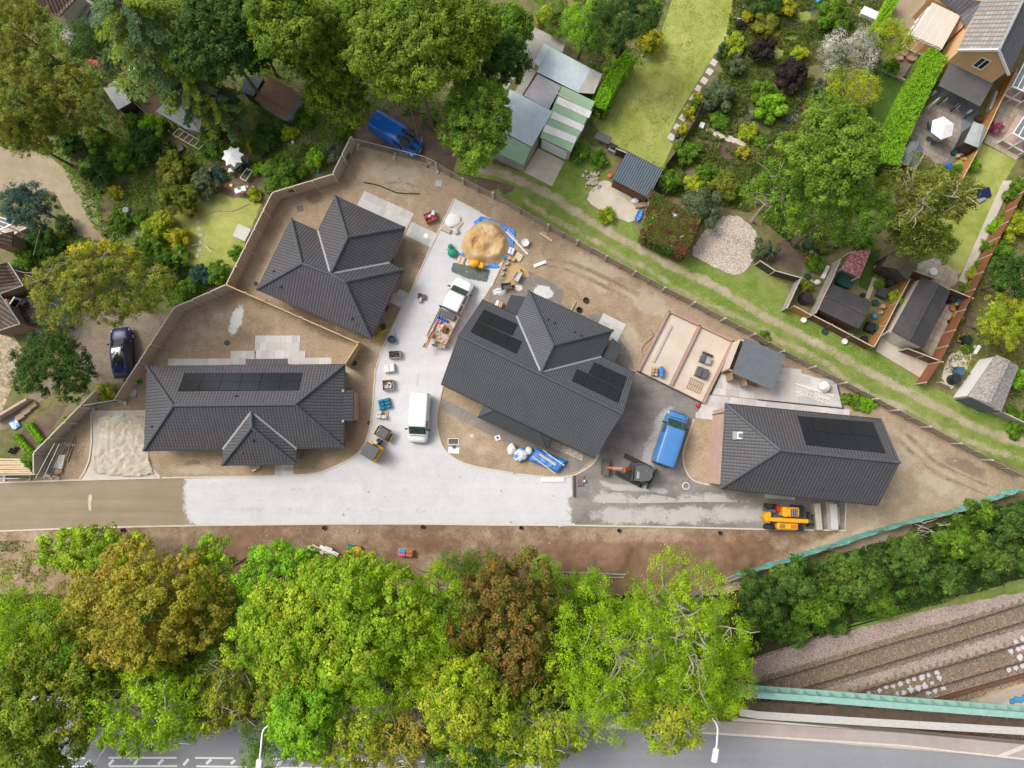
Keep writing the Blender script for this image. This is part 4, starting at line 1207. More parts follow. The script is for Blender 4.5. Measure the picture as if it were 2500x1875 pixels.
def hull(P):
 pts=sorted({(round(p[0],3),round(p[1],3)) for p in P})
 def half(ps):
  o=[]
  for p in ps:
   while len(o) > 1 and (o[-1][0]-o[-2][0])*(p[1]-o[-2][1])-(o[-1][1]-o[-2][1])*(p[0]-o[-2][0]) <=0: o.pop()
   o.append(p)
  return o
 lo_,up=half(pts),half(pts[::-1])
 return lo_[:-1]+up[:-1]
def Q(f,*pts):
 """points (x,y,z) through a zoom function"""
 return [f(*p) for p in pts]
# long jumble of corrugated sheds by the long lawn
t=shed('lean_to_shed','lean-to of shiny grey and clear corrugated sheets behind the green striped garage','shed',
   [(Q(A3,(480,380,2.5),(805,555,2.5),(700,750,2.2),(365,580,2.2)),'galv_sheet')],'grey_board',.15)
roof(t,[Q(A3,(425,350,2.52),(480,380,2.52),(385,540,2.3),(345,500,2.3))],'galv_sheet',.03,'side_sheet')
roof(t,[Q(A3,(805,555,2.48),(900,600,2.48),(830,760,2.2),(700,750,2.2))],'clear_sheet',.03,'clear_sheet')
t=shed('open_lean_to','ragged lean-to of dull clear plastic sheets with a hole, under the palm','shed',
   [(Q(A3,(350,222,2.3),(605,345,2.3),(570,425,2.15),(305,290,2.2)),'clear_sheet'),(Q(A3,(303,294,2.2),(430,352,2.2),(345,545,2.0),(190,490,2.0)),'clear_sheet'),
   (Q(A3,(192,495,2.0),(248,520,2.0),(125,725,1.85),(72,690,1.85)),'clear_sheet'),(Q(A3,(300,545,2.0),(362,580,2.0),(240,785,1.85),(183,752,1.85)),'clear_sheet')],None,thick=.03)
for q in ((355,230),(300,300),(195,495),(80,690),(240,775),(125,715),(600,345)):
 p=A3(*q,2.0); mb=MB(); mb.box((p.x,p.y,.92),(.09,.09,1.85)); mb.build('post','grey_wood',t)
t=shed('garage','garage with a green sheet roof crossed by three white strips and a white up-and-over door','garage',
   [(Q(A3,(570,695,2.75),(838,822,2.75),(642,1228,2.3),(392,1112,2.3)),'green_sheet')],'render_cream',.12)
pl=Q(A3,(570,695,2.75),(838,822,2.75),(642,1228,2.3))
for P in (((545,785),(812,905),(790,958),(518,835)),((500,903),(752,1020),(730,1065),(478,955)),((437,1008),(692,1112),(670,1165),(413,1065))):
 mb=MB(); q=[hit(A3(*p),*pl,.045) for p in P]
 mb.add(q+[p-Vector((0,0,.03)) for p in q],[(3,2,1,0),(4,5,6,7),(0,1,5,4),(1,2,6,5),(2,3,7,6),(3,0,4,7)])
 mb.build('rooflight_strip','white_sheet',t)
a,b=A3(400,1118,2.2),A3(630,1228,2.2)
d=(b-a).normalized(); n=Vector((d.y,-d.x,0))
mb=MB(); p,q=a+d*.15-n*.03,b-d*.2-n*.03
mb.add([Vector((p.x,p.y,.05)),Vector((q.x,q.y,.05)),Vector((q.x,q.y,1.98)),Vector((p.x,p.y,1.98))],[(0,1,2,3)]); mb.build('garage_door','white_paint',t)
t=shed('workshop','workshop roof of grey lilac weathered sheets between the shiny lean-to and the garage','shed',
   [(Q(A3,(375,600,2.1),(566,696,2.1),(465,885,1.95),(262,775,1.95)),'lilac_sheet')],'grey_board',.12)
mb=MB(); mb.beam(A3(510,745,2.75),A3(640,815,2.7),.12,.06); solo(mb,'plank','grey_wood','loose grey plank lying on the green garage roof','plank')
t=shed('store_shed','shed with a bluish ribbed sheet roof and a green lower bay half under a tree','shed',
   [(Q(A3,(150,722,2.6),(495,902,2.6),(325,1190,2.25),(10,1020,2.25)),'galv_sheet'),(Q(A3,(15,1030,2.2),(320,1195,2.2),(262,1338,2.05),(-30,1200,2.05)),'green_sheet')],'grey_board',.12)
shed('garden_shed','brown shed with a blue grey ribbed roof at the foot of the long lawn','shed',
  [(Q(A3,(1100,1222,2.5),(1392,1370,2.5),(1270,1603,2.05),(975,1450,2.05)),'slate_corr')],'brown_board',.15,thick=.07)
t=shed('garden_shed','small shed with a rusty red corrugated roof and green walls under tall trees','shed',
   [(Q(A2,(190,610,2.3),(425,752,2.3),(350,900,2.15),(95,765,2.15)),'rusty_sheet'),(Q(A2,(95,767,2.14),(349,903,2.14),(318,957,2.02),(68,805,2.02)),'rusty_sheet')],'grey_board',.15)
shed('garden_shed','dark shed almost hidden beside the rusty roofed shed','shed',[(Q(A2,(0,620,2.0),(150,620,2.0),(60,780,1.9),(-40,740,1.9)),'grey_felt')],'dark_board')
t=shed('garden_store','white ribbed roof store beside the round barbecue under conifers','shed',[(Q(A1,(835,710,2.0),(950,640,2.0),(1060,830,1.85),(955,890,1.85)),'white_sheet')],'dark_board')
mb=MB(); mb.bbox(A1(1040,860,.5),(.95,.75,1.0),.6,.05); solo(mb,'hutch','grey_board','pale grey hutch at the end of the white roofed store','hutch')
t=shed('greenhouse','white roof flecked with rust seen through cedar branches','outbuilding',[(Q(A1,(1260,900,2.2),(1400,760,2.2),(1620,1070,2.0),(1500,1040,2.0)),'pale_felt'),(Q(A1,(1400,660,2.3),(1570,590,2.3),(1690,700,2.1),(1640,790,2.1)),'pale_felt')],'grey_board')
mb=MB()
for k in range(6):
 a=A1(1400+k*42,1090+k*24,.9); b=A1(1450+k*42,1040+k*24,.9); mb.beam(a,b,.06,.06)
mb.beam(A1(1400,1090,.9),A1(1610,1210,.9),.07,.07); mb.beam(A1(1450,1040,.9),A1(1660,1160,.9),.07,.07)
for q in ((1400,1090),(1610,1210),(1450,1040),(1660,1160)):
 p=A1(*q); mb.box((p.x,p.y,.45),(.07,.07,.9))
solo(mb,'pergola','grey_wood','low wooden trellis frame overgrown with yellow green climbers','trellis')
# allotment sheds along the track
def gable(name,label,f,W1,W2,mat,wall,cat='shed',group=None,thick=.06,ridge='black_plastic'):
 t=shed(name,label,cat,[(Q(f,*W1),mat),(Q(f,*W2),mat)],wall,.12,group,thick)
 a,b=f(*W1[1]),f(*W1[2])
 mb=MB(); mb.beam(a+Vector((0,0,.02)),b+Vector((0,0,.02)),.3,.05); mb.build('ridge_cap',mat,t)
 return t
t=gable('garage','long shed with a black ribbed ridged roof and cream side wall by the red fence',B4,((1325,750,2.3),(1460,805,3.0),(1220,1265,3.0),(1085,1190,2.3)),((1460,805,3.0),(1562,870,2.35),(1345,1332,2.35),(1220,1265,3.0)),'black_corr','render_cream')
a,b=B4(1090,1195,2.2),B4(1340,1325,2.2); d=(b-a).normalized(); n=Vector((d.y,-d.x,0))
mb=MB(); p,q=a+d*.2+n*.0,b-d*1.1+n*.0
mb.add([Vector((p.x,p.y,.05)),Vector((q.x,q.y,.05)),Vector((q.x,q.y,2.0)),Vector((p.x,p.y,2.0))],[(0,1,2,3)]); mb.build('garage_door','galv_sheet',t)
gable('garden_shed','squat black roofed shed hemmed in by brown fence panels and potted plants',B4,((600,805,2.1),(570,900,2.6),(885,1058,2.6),(928,960,2.1)),((570,900,2.6),(490,1012,2.1),(818,1172,2.1),(885,1058,2.6)),'black_corr','brown_board')
gable('garden_shed','mossy ribbed roof shed under the birch with a dark ridge',B4,((1090,530,2.2),(1250,505,2.8),(1135,690,2.8),(1003,662,2.2)),((1250,505,2.8),(1345,560,2.25),(1215,778,2.25),(1135,690,2.8)),'mossy_corr','dark_board')
t=shed('arbour','garden arbour with a dark pink mosaic roof beside a sliver of lawn','arbour',[(Q(B4,(765,540,2.1),(922,530,2.1),(825,758,2.0),(672,685,2.0)),'pink_mosaic')],None)
for q in ((765,545),(915,535),(820,750),(680,685)):
 p=B4(*q,2.0); mb=MB(); mb.box((p.x,p.y,.97),(.1,.1,1.94)); mb.build('post','grey_wood',t)
t=gable('garage','white walled garage with a blotchy lichen grey roof by black water butts',C4,((1930,-115,2.4),(2030,-70,3.1),(1868,280,3.1),(1698,222,2.4)),((2030,-70,3.1),(2115,-20,2.5),(1972,352,2.5),(1868,280,3.1)),'asbestos','white_paint')
a,b=C4(1703,228,2.3),C4(1960,350,2.3); d=(b-a).normalized(); n=Vector((d.y,-d.x,0))
mb=MB(); p,q=a+d*.2+n*.02,b-d*.3+n*.02
mb.add([Vector((p.x,p.y,.05)),Vector((q.x,q.y,.05)),Vector((q.x,q.y,2.2)),Vector((p.x,p.y,2.2))],[(0,1,2,3)]); mb.build('garage_door','grey_felt',t)
window(t,C4(1698,225,2.3),C4(1930,-115,2.3),1.1,1.9,.45,.6) if False else None
gable('garden_shed','small grey felt roofed shed between the tall hedge and the round patio',A4,((1225,1140,2.0),(1298,1150,2.4),(1205,1342,2.4),(1145,1320,2.0)),((1298,1150,2.4),(1365,1225,2.0),(1265,1397,2.0),(1205,1342,2.4)),'grey_felt','brown_board')
gable('garden_shed','small shed with a pale felt roof leaning on the orange fence',A4,((1750,985,1.9),(1820,1010,2.25),(1768,1192,2.25),(1673,1150,1.9)),((1820,1010,2.25),(1855,1035,1.95),(1797,1205,1.95),(1768,1192,2.25)),'pale_felt','dark_board')
t=shed('summer_house','new timber summer house with a plain grey felt roof on the pale patio','summer house',[([W(1819,825,2.75),W(1917.8,867,2.55),W(1886,952.7,2.5),W(1787.6,910.5,2.7)],'grey_felt')],None,thick=.12)
P=[W(1806,829,2.3),W(1898,868,2.3),W(1868,940,2.3),W(1778,902,2.3)]
P=[Vector((p.x,p.y)) for p in P]
mb=MB()
for i,j in ((3,0),(0,1),(1,2)):
 mb.beam(Vector((*P[i],1.19)),Vector((*P[j],1.19)),.08,2.38)
mb.build('wall','render_cream',t)
mb=MB()
for k in (0,.33,.66,1):
 q=P[3].lerp(P[2],k); mb.box((q.x,q.y,1.19),(.12,.12,2.38))
mb.beam(Vector((*P[3],.1)),Vector((*P[2],.1)),.1,.14); mb.beam(Vector((*P[3],2.3)),Vector((*P[2],2.3)),.12,.16)
mb.build('front_frame','wood',t)
mb=MB(); mb.prism(P,.0,.08); mb.build('floor','wood',t)
for k in (.12,.5):
 mb=MB(); q=P[3].lerp(P[2],k); d=(P[2]-P[3]).normalized(); nn=Vector((d.y,-d.x))
 q2=q+d*.35+nn*.6
 mb.beam(Vector((q.x,q.y,1.1)),Vector((q2.x,q2.y,1.1)),.05,1.9); mb.build('door','wood',t)
# gable fronted house, top right, with veranda
def peach_house():
 t=thing('house','peach rendered house with a grey stone tile roof and white gable window','house',A4(1900,300),0)
 ze,zr=5.0,7.0
 L,Rr,ap=A4(1622,405,ze),A4(2037,605,ze),A4(1955,403,zr)
 dirv=Vector((math.cos(math.radians(64)),math.sin(math.radians(64)),0))
 b=A4(2150,0,zr)-ap; b.z=0; dirv=b.normalized()*16
 L2,R2,a2=L+dirv,Rr+dirv,ap+dirv
 r1=roof(t,[[L,ap,a2,L2]],'stone_tile',.14)
 roof(t,[[ap,Rr,R2,a2]],'grey_slate',.14)
 mb=MB(); mb.beam(L-Vector((0,0,.05)),ap-Vector((0,0,.05)),.12,.22); mb.beam(ap-Vector((0,0,.05)),Rr-Vector((0,0,.05)),.12,.22); mb.build('bargeboard','white_paint',t)
 u=dirv.normalized()*.3
 e=(Rr-L).normalized()*.25
 P=[L+u+e,Rr+u-e,R2-e,L2+e]
 w=walls(t,[Vector((p.x,p.y)) for p in P],ze-.16,'render_peach',gables=((Vector((P[0].x,P[0].y,ze-.16)),Vector((P[1].x,P[1].y,ze-.16)),ap+u-Vector((0,0,.2))),))
 window(t,P[0],P[1],3.75,5.15,.42,.62,off=.05)
 ridges(r1,[(ap,a2)],.12,'pale_felt')
 P2=Q(A4,(1572,480,2.95),(1932,640,2.95),(1800,862,2.35),(1463,692,2.35))
 vr=roof(t,[P2],'brown_corr',.06,'veranda_roof')
 for k in (0,.33,.66,1):
  q=P2[3].lerp(P2[2],k); mb=MB(); mb.box((q.x,q.y,1.13),(.1,.1,2.26)); mb.build('veranda_post','dark_green',t)
 # conservatory to the side
 c=Q(A4,(1420,20,3.1),(1640,125,3.1),(1490,392,2.5),(1245,285,2.5))
 for k in range(4):
  a,b2,c2,d2=c[0].lerp(c[1],k/4+.008),c[0].lerp(c[1],(k+1)/4-.008),c[3].lerp(c[2],(k+1)/4-.008),c[3].lerp(c[2],k/4+.008)
  roof(t,[[a,b2,c2,d2]],'render_cream',.05,'conservatory_roof')
 mb=MB()
 for k in (0,.25,.5,.75,1): mb.beam(c[0].lerp(c[1],k)-Vector((0,0,.06)),c[3].lerp(c[2],k)-Vector((0,0,.06)),.07,.08)
 for k in np.linspace(0,1,5):
  q=c[3].lerp(c[2],k); mb.box((q.x,q.y,1.22),(.09,.09,2.44))
  q=c[3].lerp(c[0],k); mb.box((q.x,q.y,1.22),(.09,.09,2.44))
 for z in (.7,2.3):
  mb.beam(Vector((c[3].x,c[3].y,z)),Vector((c[2].x,c[2].y,z)),.09,.12); mb.beam(Vector((c[3].x,c[3].y,z)),Vector((c[0].x,c[0].y,z)),.09,.12)
 mb.build('conservatory_frame','white_paint',t)
 mb=MB(); mb.prism(inset([Vector((p.x,p.y)) for p in c],.1),0,.68); mb.build('conservatory_wall','render_peach',t)
 s=Q(A4,(1400,-60,3.6),(1815,10,4.2),(1690,235,3.6),(1640,120,3.2))
 roof(t,[s],'grey_slate',.12,'side_roof')
 mb=MB(); mb.prism(inset([Vector((p.x,p.y)) for p in s],.3),0,3.0); mb.build('side_wall','render_peach',t)
peach_house()
def conservatory(label,f,quad,zt,zb,bars):
 t=thing('conservatory',label,'conservatory',f(*quad[0]),0,'white framed conservatories')
 P=[f(x,y,z) for (x,y),z in zip(quad,(zt,zt,zb,zb))]
 mb=MB(); mb.poly(ccw(P)); mb.build('roof','pane',t)
 mb=MB()
 for k in np.linspace(0,1,bars): mb.beam(P[0].lerp(P[1],k),P[3].lerp(P[2],k),.09,.08)
 for a,b in ((0,1),(3,2)): mb.beam(P[a],P[b],.12,.12)
 for q in (P[3],P[2],P[3].lerp(P[2],.5)): mb.box((q.x,q.y,zb/2),(.1,.1,zb))
 mb.beam(Vector((P[3].x,P[3].y,.8)),Vector((P[2].x,P[2].y,.8)),.12,.12)
 mb.build('frame','white_paint',t)
 mb=MB(); mb.prism(inset([Vector((p.x,p.y)) for p in P],.06),0,.75); mb.build('wall','pink_brick',t)
conservatory('white framed conservatory behind the narrow orange fence at the frame edge',A4,((2180,470),(2330,560),(2220,770),(2062,700)),2.7,2.2,5)
conservatory('white framed conservatory jutting onto the slab terrace',A4,((2240,820),(2330,900),(2240,1180),(2068,1080)),2.9,2.2,5)
def cottage():
 t=thing('house','old brick house with brown pantiles and a low dark tiled bay at the left edge','house',E5(-50,850),0)
 A=Q(E5,(-150,520,6.2),(85,462,4.6),(250,722,4.6),(-60,830,6.2))
 roof(t,[A],'old_tile',.14)
 Bq=Q(E5,(-20,808,5.4),(215,1150,4.4),(-60,1240,4.6),(-260,900,6.0))
 roof(t,[Bq],'old_tile',.14)
 mb=MB(); mb.prism(hull([Vector((p.x+d,p.y)) for p,d in ((A[1],-.3),(A[2],-.35),(A[0],-3),(A[3],-3))]),0,4.3); mb.build('wall','old_brick',t)
 mb=MB(); mb.prism(hull([Vector((p.x+d,p.y+e)) for p,d,e in ((Bq[0],-.2,-.2),(Bq[1],-.35,.1),(Bq[2],-2,.3),(Bq[3],-2,0))]),0,4.1); mb.build('wall','old_brick',t)
 D=Q(E5,(185,872,2.9),(545,790,2.4),(620,1075,2.4),(262,1142,2.9))
 roof(t,[D],'dark_tile',.1,'bay_roof')
 P=inset([Vector((p.x,p.y)) for p in D],.15)
 mb=MB(); mb.prism(P,0,2.25); mb.build('bay_wall','teal_paint',t)
 i=min(range(4),key=lambda k: P[k].y+P[(k+1) % 4].y)
 window(t,P[i],P[(i+1) % 4],1.0,2.1,.3,.85)
 window(t,E5(80,870,3.6),E5(205,1020,3.6),2.9,3.8,.05,.9,off=-.0) if False else None
 mb=MB(); mb.box(E5(145,945,3.6),(.08,1.5,.9),-.55); w=mb.build('window','white_paint',t)
 mb=MB(); mb.box(E5(148,945,3.62),(.1,1.15,.62),-.55); mb.build('pane','glass_dark',w)
 gutter(t,[A[1],A[2],A[3]],mat='white_paint'); gutter(t,[Bq[0],Bq[1],Bq[2]],mat='white_paint')
 T=Q(E5,(-80,210,4.6),(150,112,4.2),(130,272,4.2),(-80,150,5))
 roof(t,[Q(E5,(-100,260,5.2),(-60,160,5.2),(150,112,4.2),(128,275,4.2))],'old_tile',.12,'gable_roof')
 mb=MB(); mb.prism(hull([E5(x,y,4.0)-Vector((.2,0,0)) for x,y in ((-100,250),(-60,170),(135,130),(115,265))]),0,3.9); mb.build('wall','old_brick',t)
 conservatory('white glazed lean-to at the left edge beside the blue spruce',E5,((-120,30),(-60,-60),(185,10),(-20,110)),2.6,2.3,4)
cottage()
t=thing('house','house with a brown pantile roof and a grey glazed lean-to in the top corner','house',A1(450,60),0)
r=roof(t,[Q(A1,(250,-60,6.0),(660,-60,6.0),(480,130,4.4),(350,90,4.4))],'old_tile',.14)
mb=MB(); mb.prism(hull([A1(x,y,4.2) for x,y in ((270,-60),(640,-60),(480,100),(370,70))]),0,4.2); mb.build('wall','render_cream',t)
roof(t,[Q(A1,(690,-20,2.8),(760,20,2.8),(560,370,2.2),(470,290,2.2))],'asbestos',.05,'lean_to_roof')
mb=MB(); mb.prism(inset(Q(A1,(690,-20,2.1),(760,20,2.1),(560,370,2.1),(470,290,2.1)),.1),0,2.05); mb.build('lean_to_wall','grey_board',t)
mb=MB(); mb.prism(Q(A1,(700,80,2.4),(820,20,2.4),(800,190,2.4),(680,190,2.4)),2.3,2.4); mb.build('flat_roof','pale_felt',t)
mb=MB(); mb.prism(inset(Q(A1,(700,80,2.3),(820,20,2.3),(800,190,2.3),(680,190,2.3)),.1),0,2.29); mb.build('flat_roof_wall','render_cream',t)
# brick footings of the next garage
def footing():
 t=thing('brick_footing','low red brick footings in two bays round a pale concrete floor','foundation',W(1680,870),0)
 z=.42
 o=Q(B3,(1440,1022,z),(1965,1268,z),(1725,1730,z),(1190,1520,z))
 o[2]=C3(1715,278,z); o[3]=B3(1188,1512,z)
 mA,mB=B3(1690,1142,z),B3(1455,1625,z)
 mb=MB()
 for a,b in ((o[3],o[0]),(o[0],o[1]),(o[1],o[2]),(mA,mB)):
  mb.beam(Vector((a.x,a.y,z/2)),Vector((b.x,b.y,z/2)),.26,z)
 mb.build('wall','red_brick',t)
 mb=MB(); mb.beam(Vector((o[3].x,o[3].y,.09)),Vector((o[2].x,o[2].y,.09)),.12,.16); mb.build('threshold','dark_grey',t)
 mb=MB(); mb.prism([Vector((p.x,p.y)) for p in inset(o,.1)],0,.1); mb.build('floor_slab','pale_screed',t)
footing()
# fences and walls
def fence(name,label,pts,h,mat,post='grey_wood',gap=1.83,group=None,thick=.05,cap=True,side=0,cat='fence',postw=.1,posth=.06,base=None):
 """panel fence through pts (world,ground position); posts and panels are its parts"""
 P=[Vector((p[0],p[1],(p[2] if base is None and len(p) > 2 and p[2] < -.3 else 0))) for p in pts]
 t=thing(name,label,cat,P[0],0,group)
 pm=None
 for a,b in zip(P,P[1:]):
  L=(b-a).length; n=max(1,round(L/gap)); d=(b-a)/n; an=ang2(a,b)
  u=d.normalized(); nn=Vector((-u.y,u.x,0))*side*.07
  for i in range(n):
   p,q=a+d*i+u*(postw/2+.004),a+d*(i+1)-u*(postw/2+.004)
   mb=MB()
   mb.beam(p+Vector((0,0,h/2+.02)),q+Vector((0,0,h/2+.02)),thick,h-.04)
   mb.build('panel',mat,t)
   if cap:
    mb=MB(); mb.beam(p+Vector((0,0,h+.02)),q+Vector((0,0,h+.02)),.09,.04); mb.build('rail',post,t)
  k=0 if a is P[0] else 1
  for i in range(k,n+1):
   p=a+d*i+nn
   if pm is None:
    mb=MB(); mb.bbox((0,0,(h+posth)/2),(postw,postw,h+posth),0,.015)
    o=mb.build('post',post,t,local=True); pm=o.data
   else:
    o=bpy.data.objects.new('post',pm); COL.objects.link(o); o.parent=t
   o.matrix_basis=chain_matrix(t).inverted() @ (Matrix.Translation(p) @ Matrix.Rotation(an,4,'Z'))
 return t
def top(f,x,y,z): p=f(x,y,z); return (p.x,p.y)
H1=2.0
fence('timber_fence','tall slatted timber fence zigzagging round the cottage garden',[top(A2,850,1108,H1),top(A2,702,1412,H1),top(A2,215,1560,H1),top(B1,1832,812,H1),top(B1,1412,998,H1),top(C1,925,250,H1)],H1,'wood_slat','kerb_stone',1.83,'slatted timber boundary fences',postw=.13,side=1,posth=.05)
fence('timber_fence','weathered slatted fence run beside the vegetable rows, ending in a square corner',[top(C1,770,178,H1),top(C1,270,685,H1),top(C1,272,855,H1)],H1,'grey_slat','kerb_stone',1.83,'slatted timber boundary fences',postw=.13,side=1)
fence('timber_fence','newer yellow timber fence dividing the two left bungalow gardens, seen edge on',[top(B1,1835,815,H1),top(B2,912,1285,H1),top(B2,800,1460,H1)],H1,'new_wood_slat','new_wood',1.83,'slatted timber boundary fences',postw=.13,side=1)
fence('timber_fence','low end of fence running out of the frame behind the stacked poles',[top(C1,268,858,1.4),top(C1,-60,862,1.4)],1.4,'grey_slat','grey_wood',1.83,'slatted timber boundary fences')
def post_rail():
 h=1.6
 P=[Vector((*top(f,x,y,h),0)) for f,x,y in ((A2,1545,1318),(A2,1760,1440),(A2,2000,1562),(B3,10,60),(B3,465,320),(B3,700,450),(B3,935,575),(B3,1170,700),(B3,1410,830),(B3,1650,950),(B3,1895,1080),(B3,2140,1205),(B4,215,1345),(B4,470,1470),(C4,720,108),(C4,970,238),(C4,1140,330),(C4,1400,465),(C4,1650,600),(C4,1905,735),(C4,2170,875))]
 t=thing('post_and_rail_fence','long weathered post and rail fence along the grass track','fence',P[0])
 mesh={}
 for s,(a,b) in enumerate(zip(P,P[1:])):
  an=ang2(a,b); n=2
  d=(b-a)/n; u=d.normalized(); nn=Vector((u.y,-u.x,0))*.07
  for i in range(n):
   big=i ==0
   if big not in mesh:
    mb=MB(); mb.bbox((0,0,.85 if big else .78),(.16 if big else .11,.14 if big else .07,1.7 if big else 1.56),0,.015)
    o=mb.build('post','soft_concrete' if big else 'wood',t,local=True); mesh[big]=o.data
   else:
    o=bpy.data.objects.new('post',mesh[big]); COL.objects.link(o); o.parent=t
   o.matrix_basis=chain_matrix(t).inverted() @ (Matrix.Translation(a+d*i+nn) @ Matrix.Rotation(an,4,'Z'))
  for z in (.3,.82,1.34):
   mb=MB(); mb.beam(a+Vector((0,0,z)),b+Vector((0,0,z)),.05,.36); mb.build('rail','fence_rail',t)
post_rail()
def mesh_panel(name,label,pts,h,group,lean=(0,0),net=None,feet=True):
 t=thing(name,label,'temporary fence',(pts[0][0],pts[0][1],0),0,group)
 P=[Vector((p[0],p[1],0)) for p in pts]
 for a,b in zip(P,P[1:]):
  mb=MB(); L=Vector((lean[0],lean[1],0))
  a2,b2=a+L+Vector((0,0,h)),b+L+Vector((0,0,h))
  a1,b1=a+Vector((0,0,.12)),b+Vector((0,0,.12))
  for p,q in ((a1,b1),(a2,b2),(a1,a2),(b1,b2)): mb.tube([p,q],.03,6)
  mb.build('frame','galv',t)
  mb=MB()
  n=int((b-a).length/.16)
  for i in range(1,n): mb.tube([a1.lerp(b1,i/n),a2.lerp(b2,i/n)],.006,3,False)
  for k in (.25,.5,.75): mb.tube([a1.lerp(a2,k),b1.lerp(b2,k)],.006,3,False)
  mb.build('wire_mesh','mesh_wire',t)
  if net:
   mb=MB(); mb.add([a1,b1,b2,a2],[(0,1,2,3)]); mb.build('netting',net,t)
 if feet:
  for p in P:
   mb=MB(); mb.bbox(p+Vector((0,0,.07)),(.7,.24,.14),ang2(P[0],P[1])+PI/2,.03); mb.build('foot_block','soft_concrete',t)
 return t
hp=lambda f,x,y,z=1.9: top(f,x,y,z)
mesh_panel('mesh_fence','see-through wire mesh site fence on block feet beside the striped blue van',[hp(A2,875,1125),hp(A2,1180,1200),hp(A2,1460,1272)],1.9,'wire mesh site fence panels')
mesh_panel('mesh_fence','short wire mesh panel joining the site fence to the post and rail fence',[hp(A2,1465,1275),hp(A2,1545,1318)],1.9,'wire mesh site fence panels')
mesh_panel('mesh_fence','leaning wire mesh panel at the broken corner by the ribbed sheet pile',[hp(C1,440,610),hp(C1,290,885)],1.9,'wire mesh site fence panels',(.0,0))
mesh_panel('mesh_fence','second wire mesh panel standing beside the ribbed sheet pile',[hp(C1,480,610),hp(C1,352,885)],1.9,'wire mesh site fence panels')
mesh_panel('mesh_fence','wire mesh panel closing the gap in the slatted fence',[hp(C1,660,300),hp(C1,925,255)],1.9,'wire mesh site fence panels')
mesh_panel('mesh_fence','wire mesh panel along the road at the left edge',[hp(C1,-60,890,1.6),hp(C1,150,890,1.6)],1.6,'wire mesh site fence panels')
def green_fence():
 h=1.8
 line=((2170,980),(2060,1020),(1880,1080),(1680,1150),(1480,1200),(1280,1245),(1080,1300),(880,1362),(680,1430),(480,1490),(280,1558),(0,1640),(-150,1680))
 P=[Vector((*top(C4,x,y,h),0)) for x,y in line]
 t=thing('netted_fence','long fence hung with green debris netting above the railway scrub','fence',P[0])
 for a,b in zip(P,P[1:]):
  mb=MB(); n=8; m=4; vs=[]
  u=(b-a).normalized(); nn=Vector((-u.y,u.x,0))
  for j in range(m+1):
   for i in range(n+1):
    p=a.lerp(b,i/n)+Vector((0,0,.1+(h-.1)*j/m))+nn*(random.uniform(-.08,.08)+.06*math.sin(j*2+i))
    if j ==m: p.z -=.10*math.sin(PI*i/n)
    vs.append(p)
  mb.add(vs,[(j*(n+1)+i,j*(n+1)+i+1,(j+1)*(n+1)+i+1,(j+1)*(n+1)+i) for j in range(m) for i in range(n)])
  mb.build('netting','teal_net',t,smooth=True)
  mb=MB(); mb.tube([a,a+Vector((0,0,h+.1))],.04,6); mb.build('post','galv',t)
 mb=MB(); mb.tube([p+Vector((0,0,h)) for p in P],.012,4); mb.build('wire','galv',t)
green_fence()
def palisade(label,a,b,h,base=0.0,group='steel palisade fences',mat='galv',gap=.16):
 a,b=Vector((*a,base)),Vector((*b,base))
 t=thing('palisade_fence',label,'fence',a,0,group)
 n=int((b-a).length/gap)
 mb=MB(); mb.beam(a,a,.01,.01) if False else None
 for i in range(n+1):
  p=a.lerp(b,i/n); mb.beam(p,p+Vector((0,0,h)),.07,.02,up=(b-a).normalized().cross(Vector((0,0,1))))
 mb.build('pale',mat,t)['kind']='stuff'
 for z in (.3,h-.3):
  mb=MB(); mb.beam(a+Vector((0,0,z)),b+Vector((0,0,z)),.05,.06); mb.build('rail',mat,t)
palisade('bright steel palisade panel where the green netting ends',top(D3,1930,150,1.8),top(D3,2100,85,1.8),1.8)
palisade('dark steel palisade fence going down the bank through the lime tree',top(D3,1855,240,1.8),top(D3,1872,900,1.8),2.4,-.6,mat='dark_grey')
mesh_panel('mesh_fence','low wire panel on the bare soil bank above the brown and lime trees',[top(D3,480,115,1.1),top(D3,770,115,1.1),top(D3,1075,115,1.1)],1.1,'wire mesh site fence panels',feet=False)
mesh_panel('mesh_fence','low wire panel standing across the bank soil behind the road trees',[top(D3,415,70,1.1),top(D3,700,75,1.1),top(D3,1085,92,1.1)],1.1,'wire mesh site fence panels',feet=False)
# roadside hand rail on the embankment
def roadrail():
 z=Z_ROAD
 P=[W(-40,1690,z),W(390,1707,z),W(760,1712,z),W(1100,1724,z),W(1300,1730,z),W(1560,1736,z),W(1680,1744,z)]
 t=thing('roadside_rail','pale steel rail along the footway under the roadside trees','railing',P[0])
 up=Vector((0,0,1.05))
 for a,b in zip(P,P[1:]):
  n=max(1,round((b-a).length/2.2))
  for i in range(n):
   p,q=a.lerp(b,i/n),a.lerp(b,(i+1)/n)
   mb=MB(); mb.bbox(p+Vector((0,0,.4)),(.1,.1,1.3),0,.02); mb.build('post','galv',t)
   for h in (.55,1.05):
    mb=MB(); mb.beam(p+Vector((0,0,h)),q+Vector((0,0,h)),.14,.09); mb.build('rail','galv',t)
roadrail()
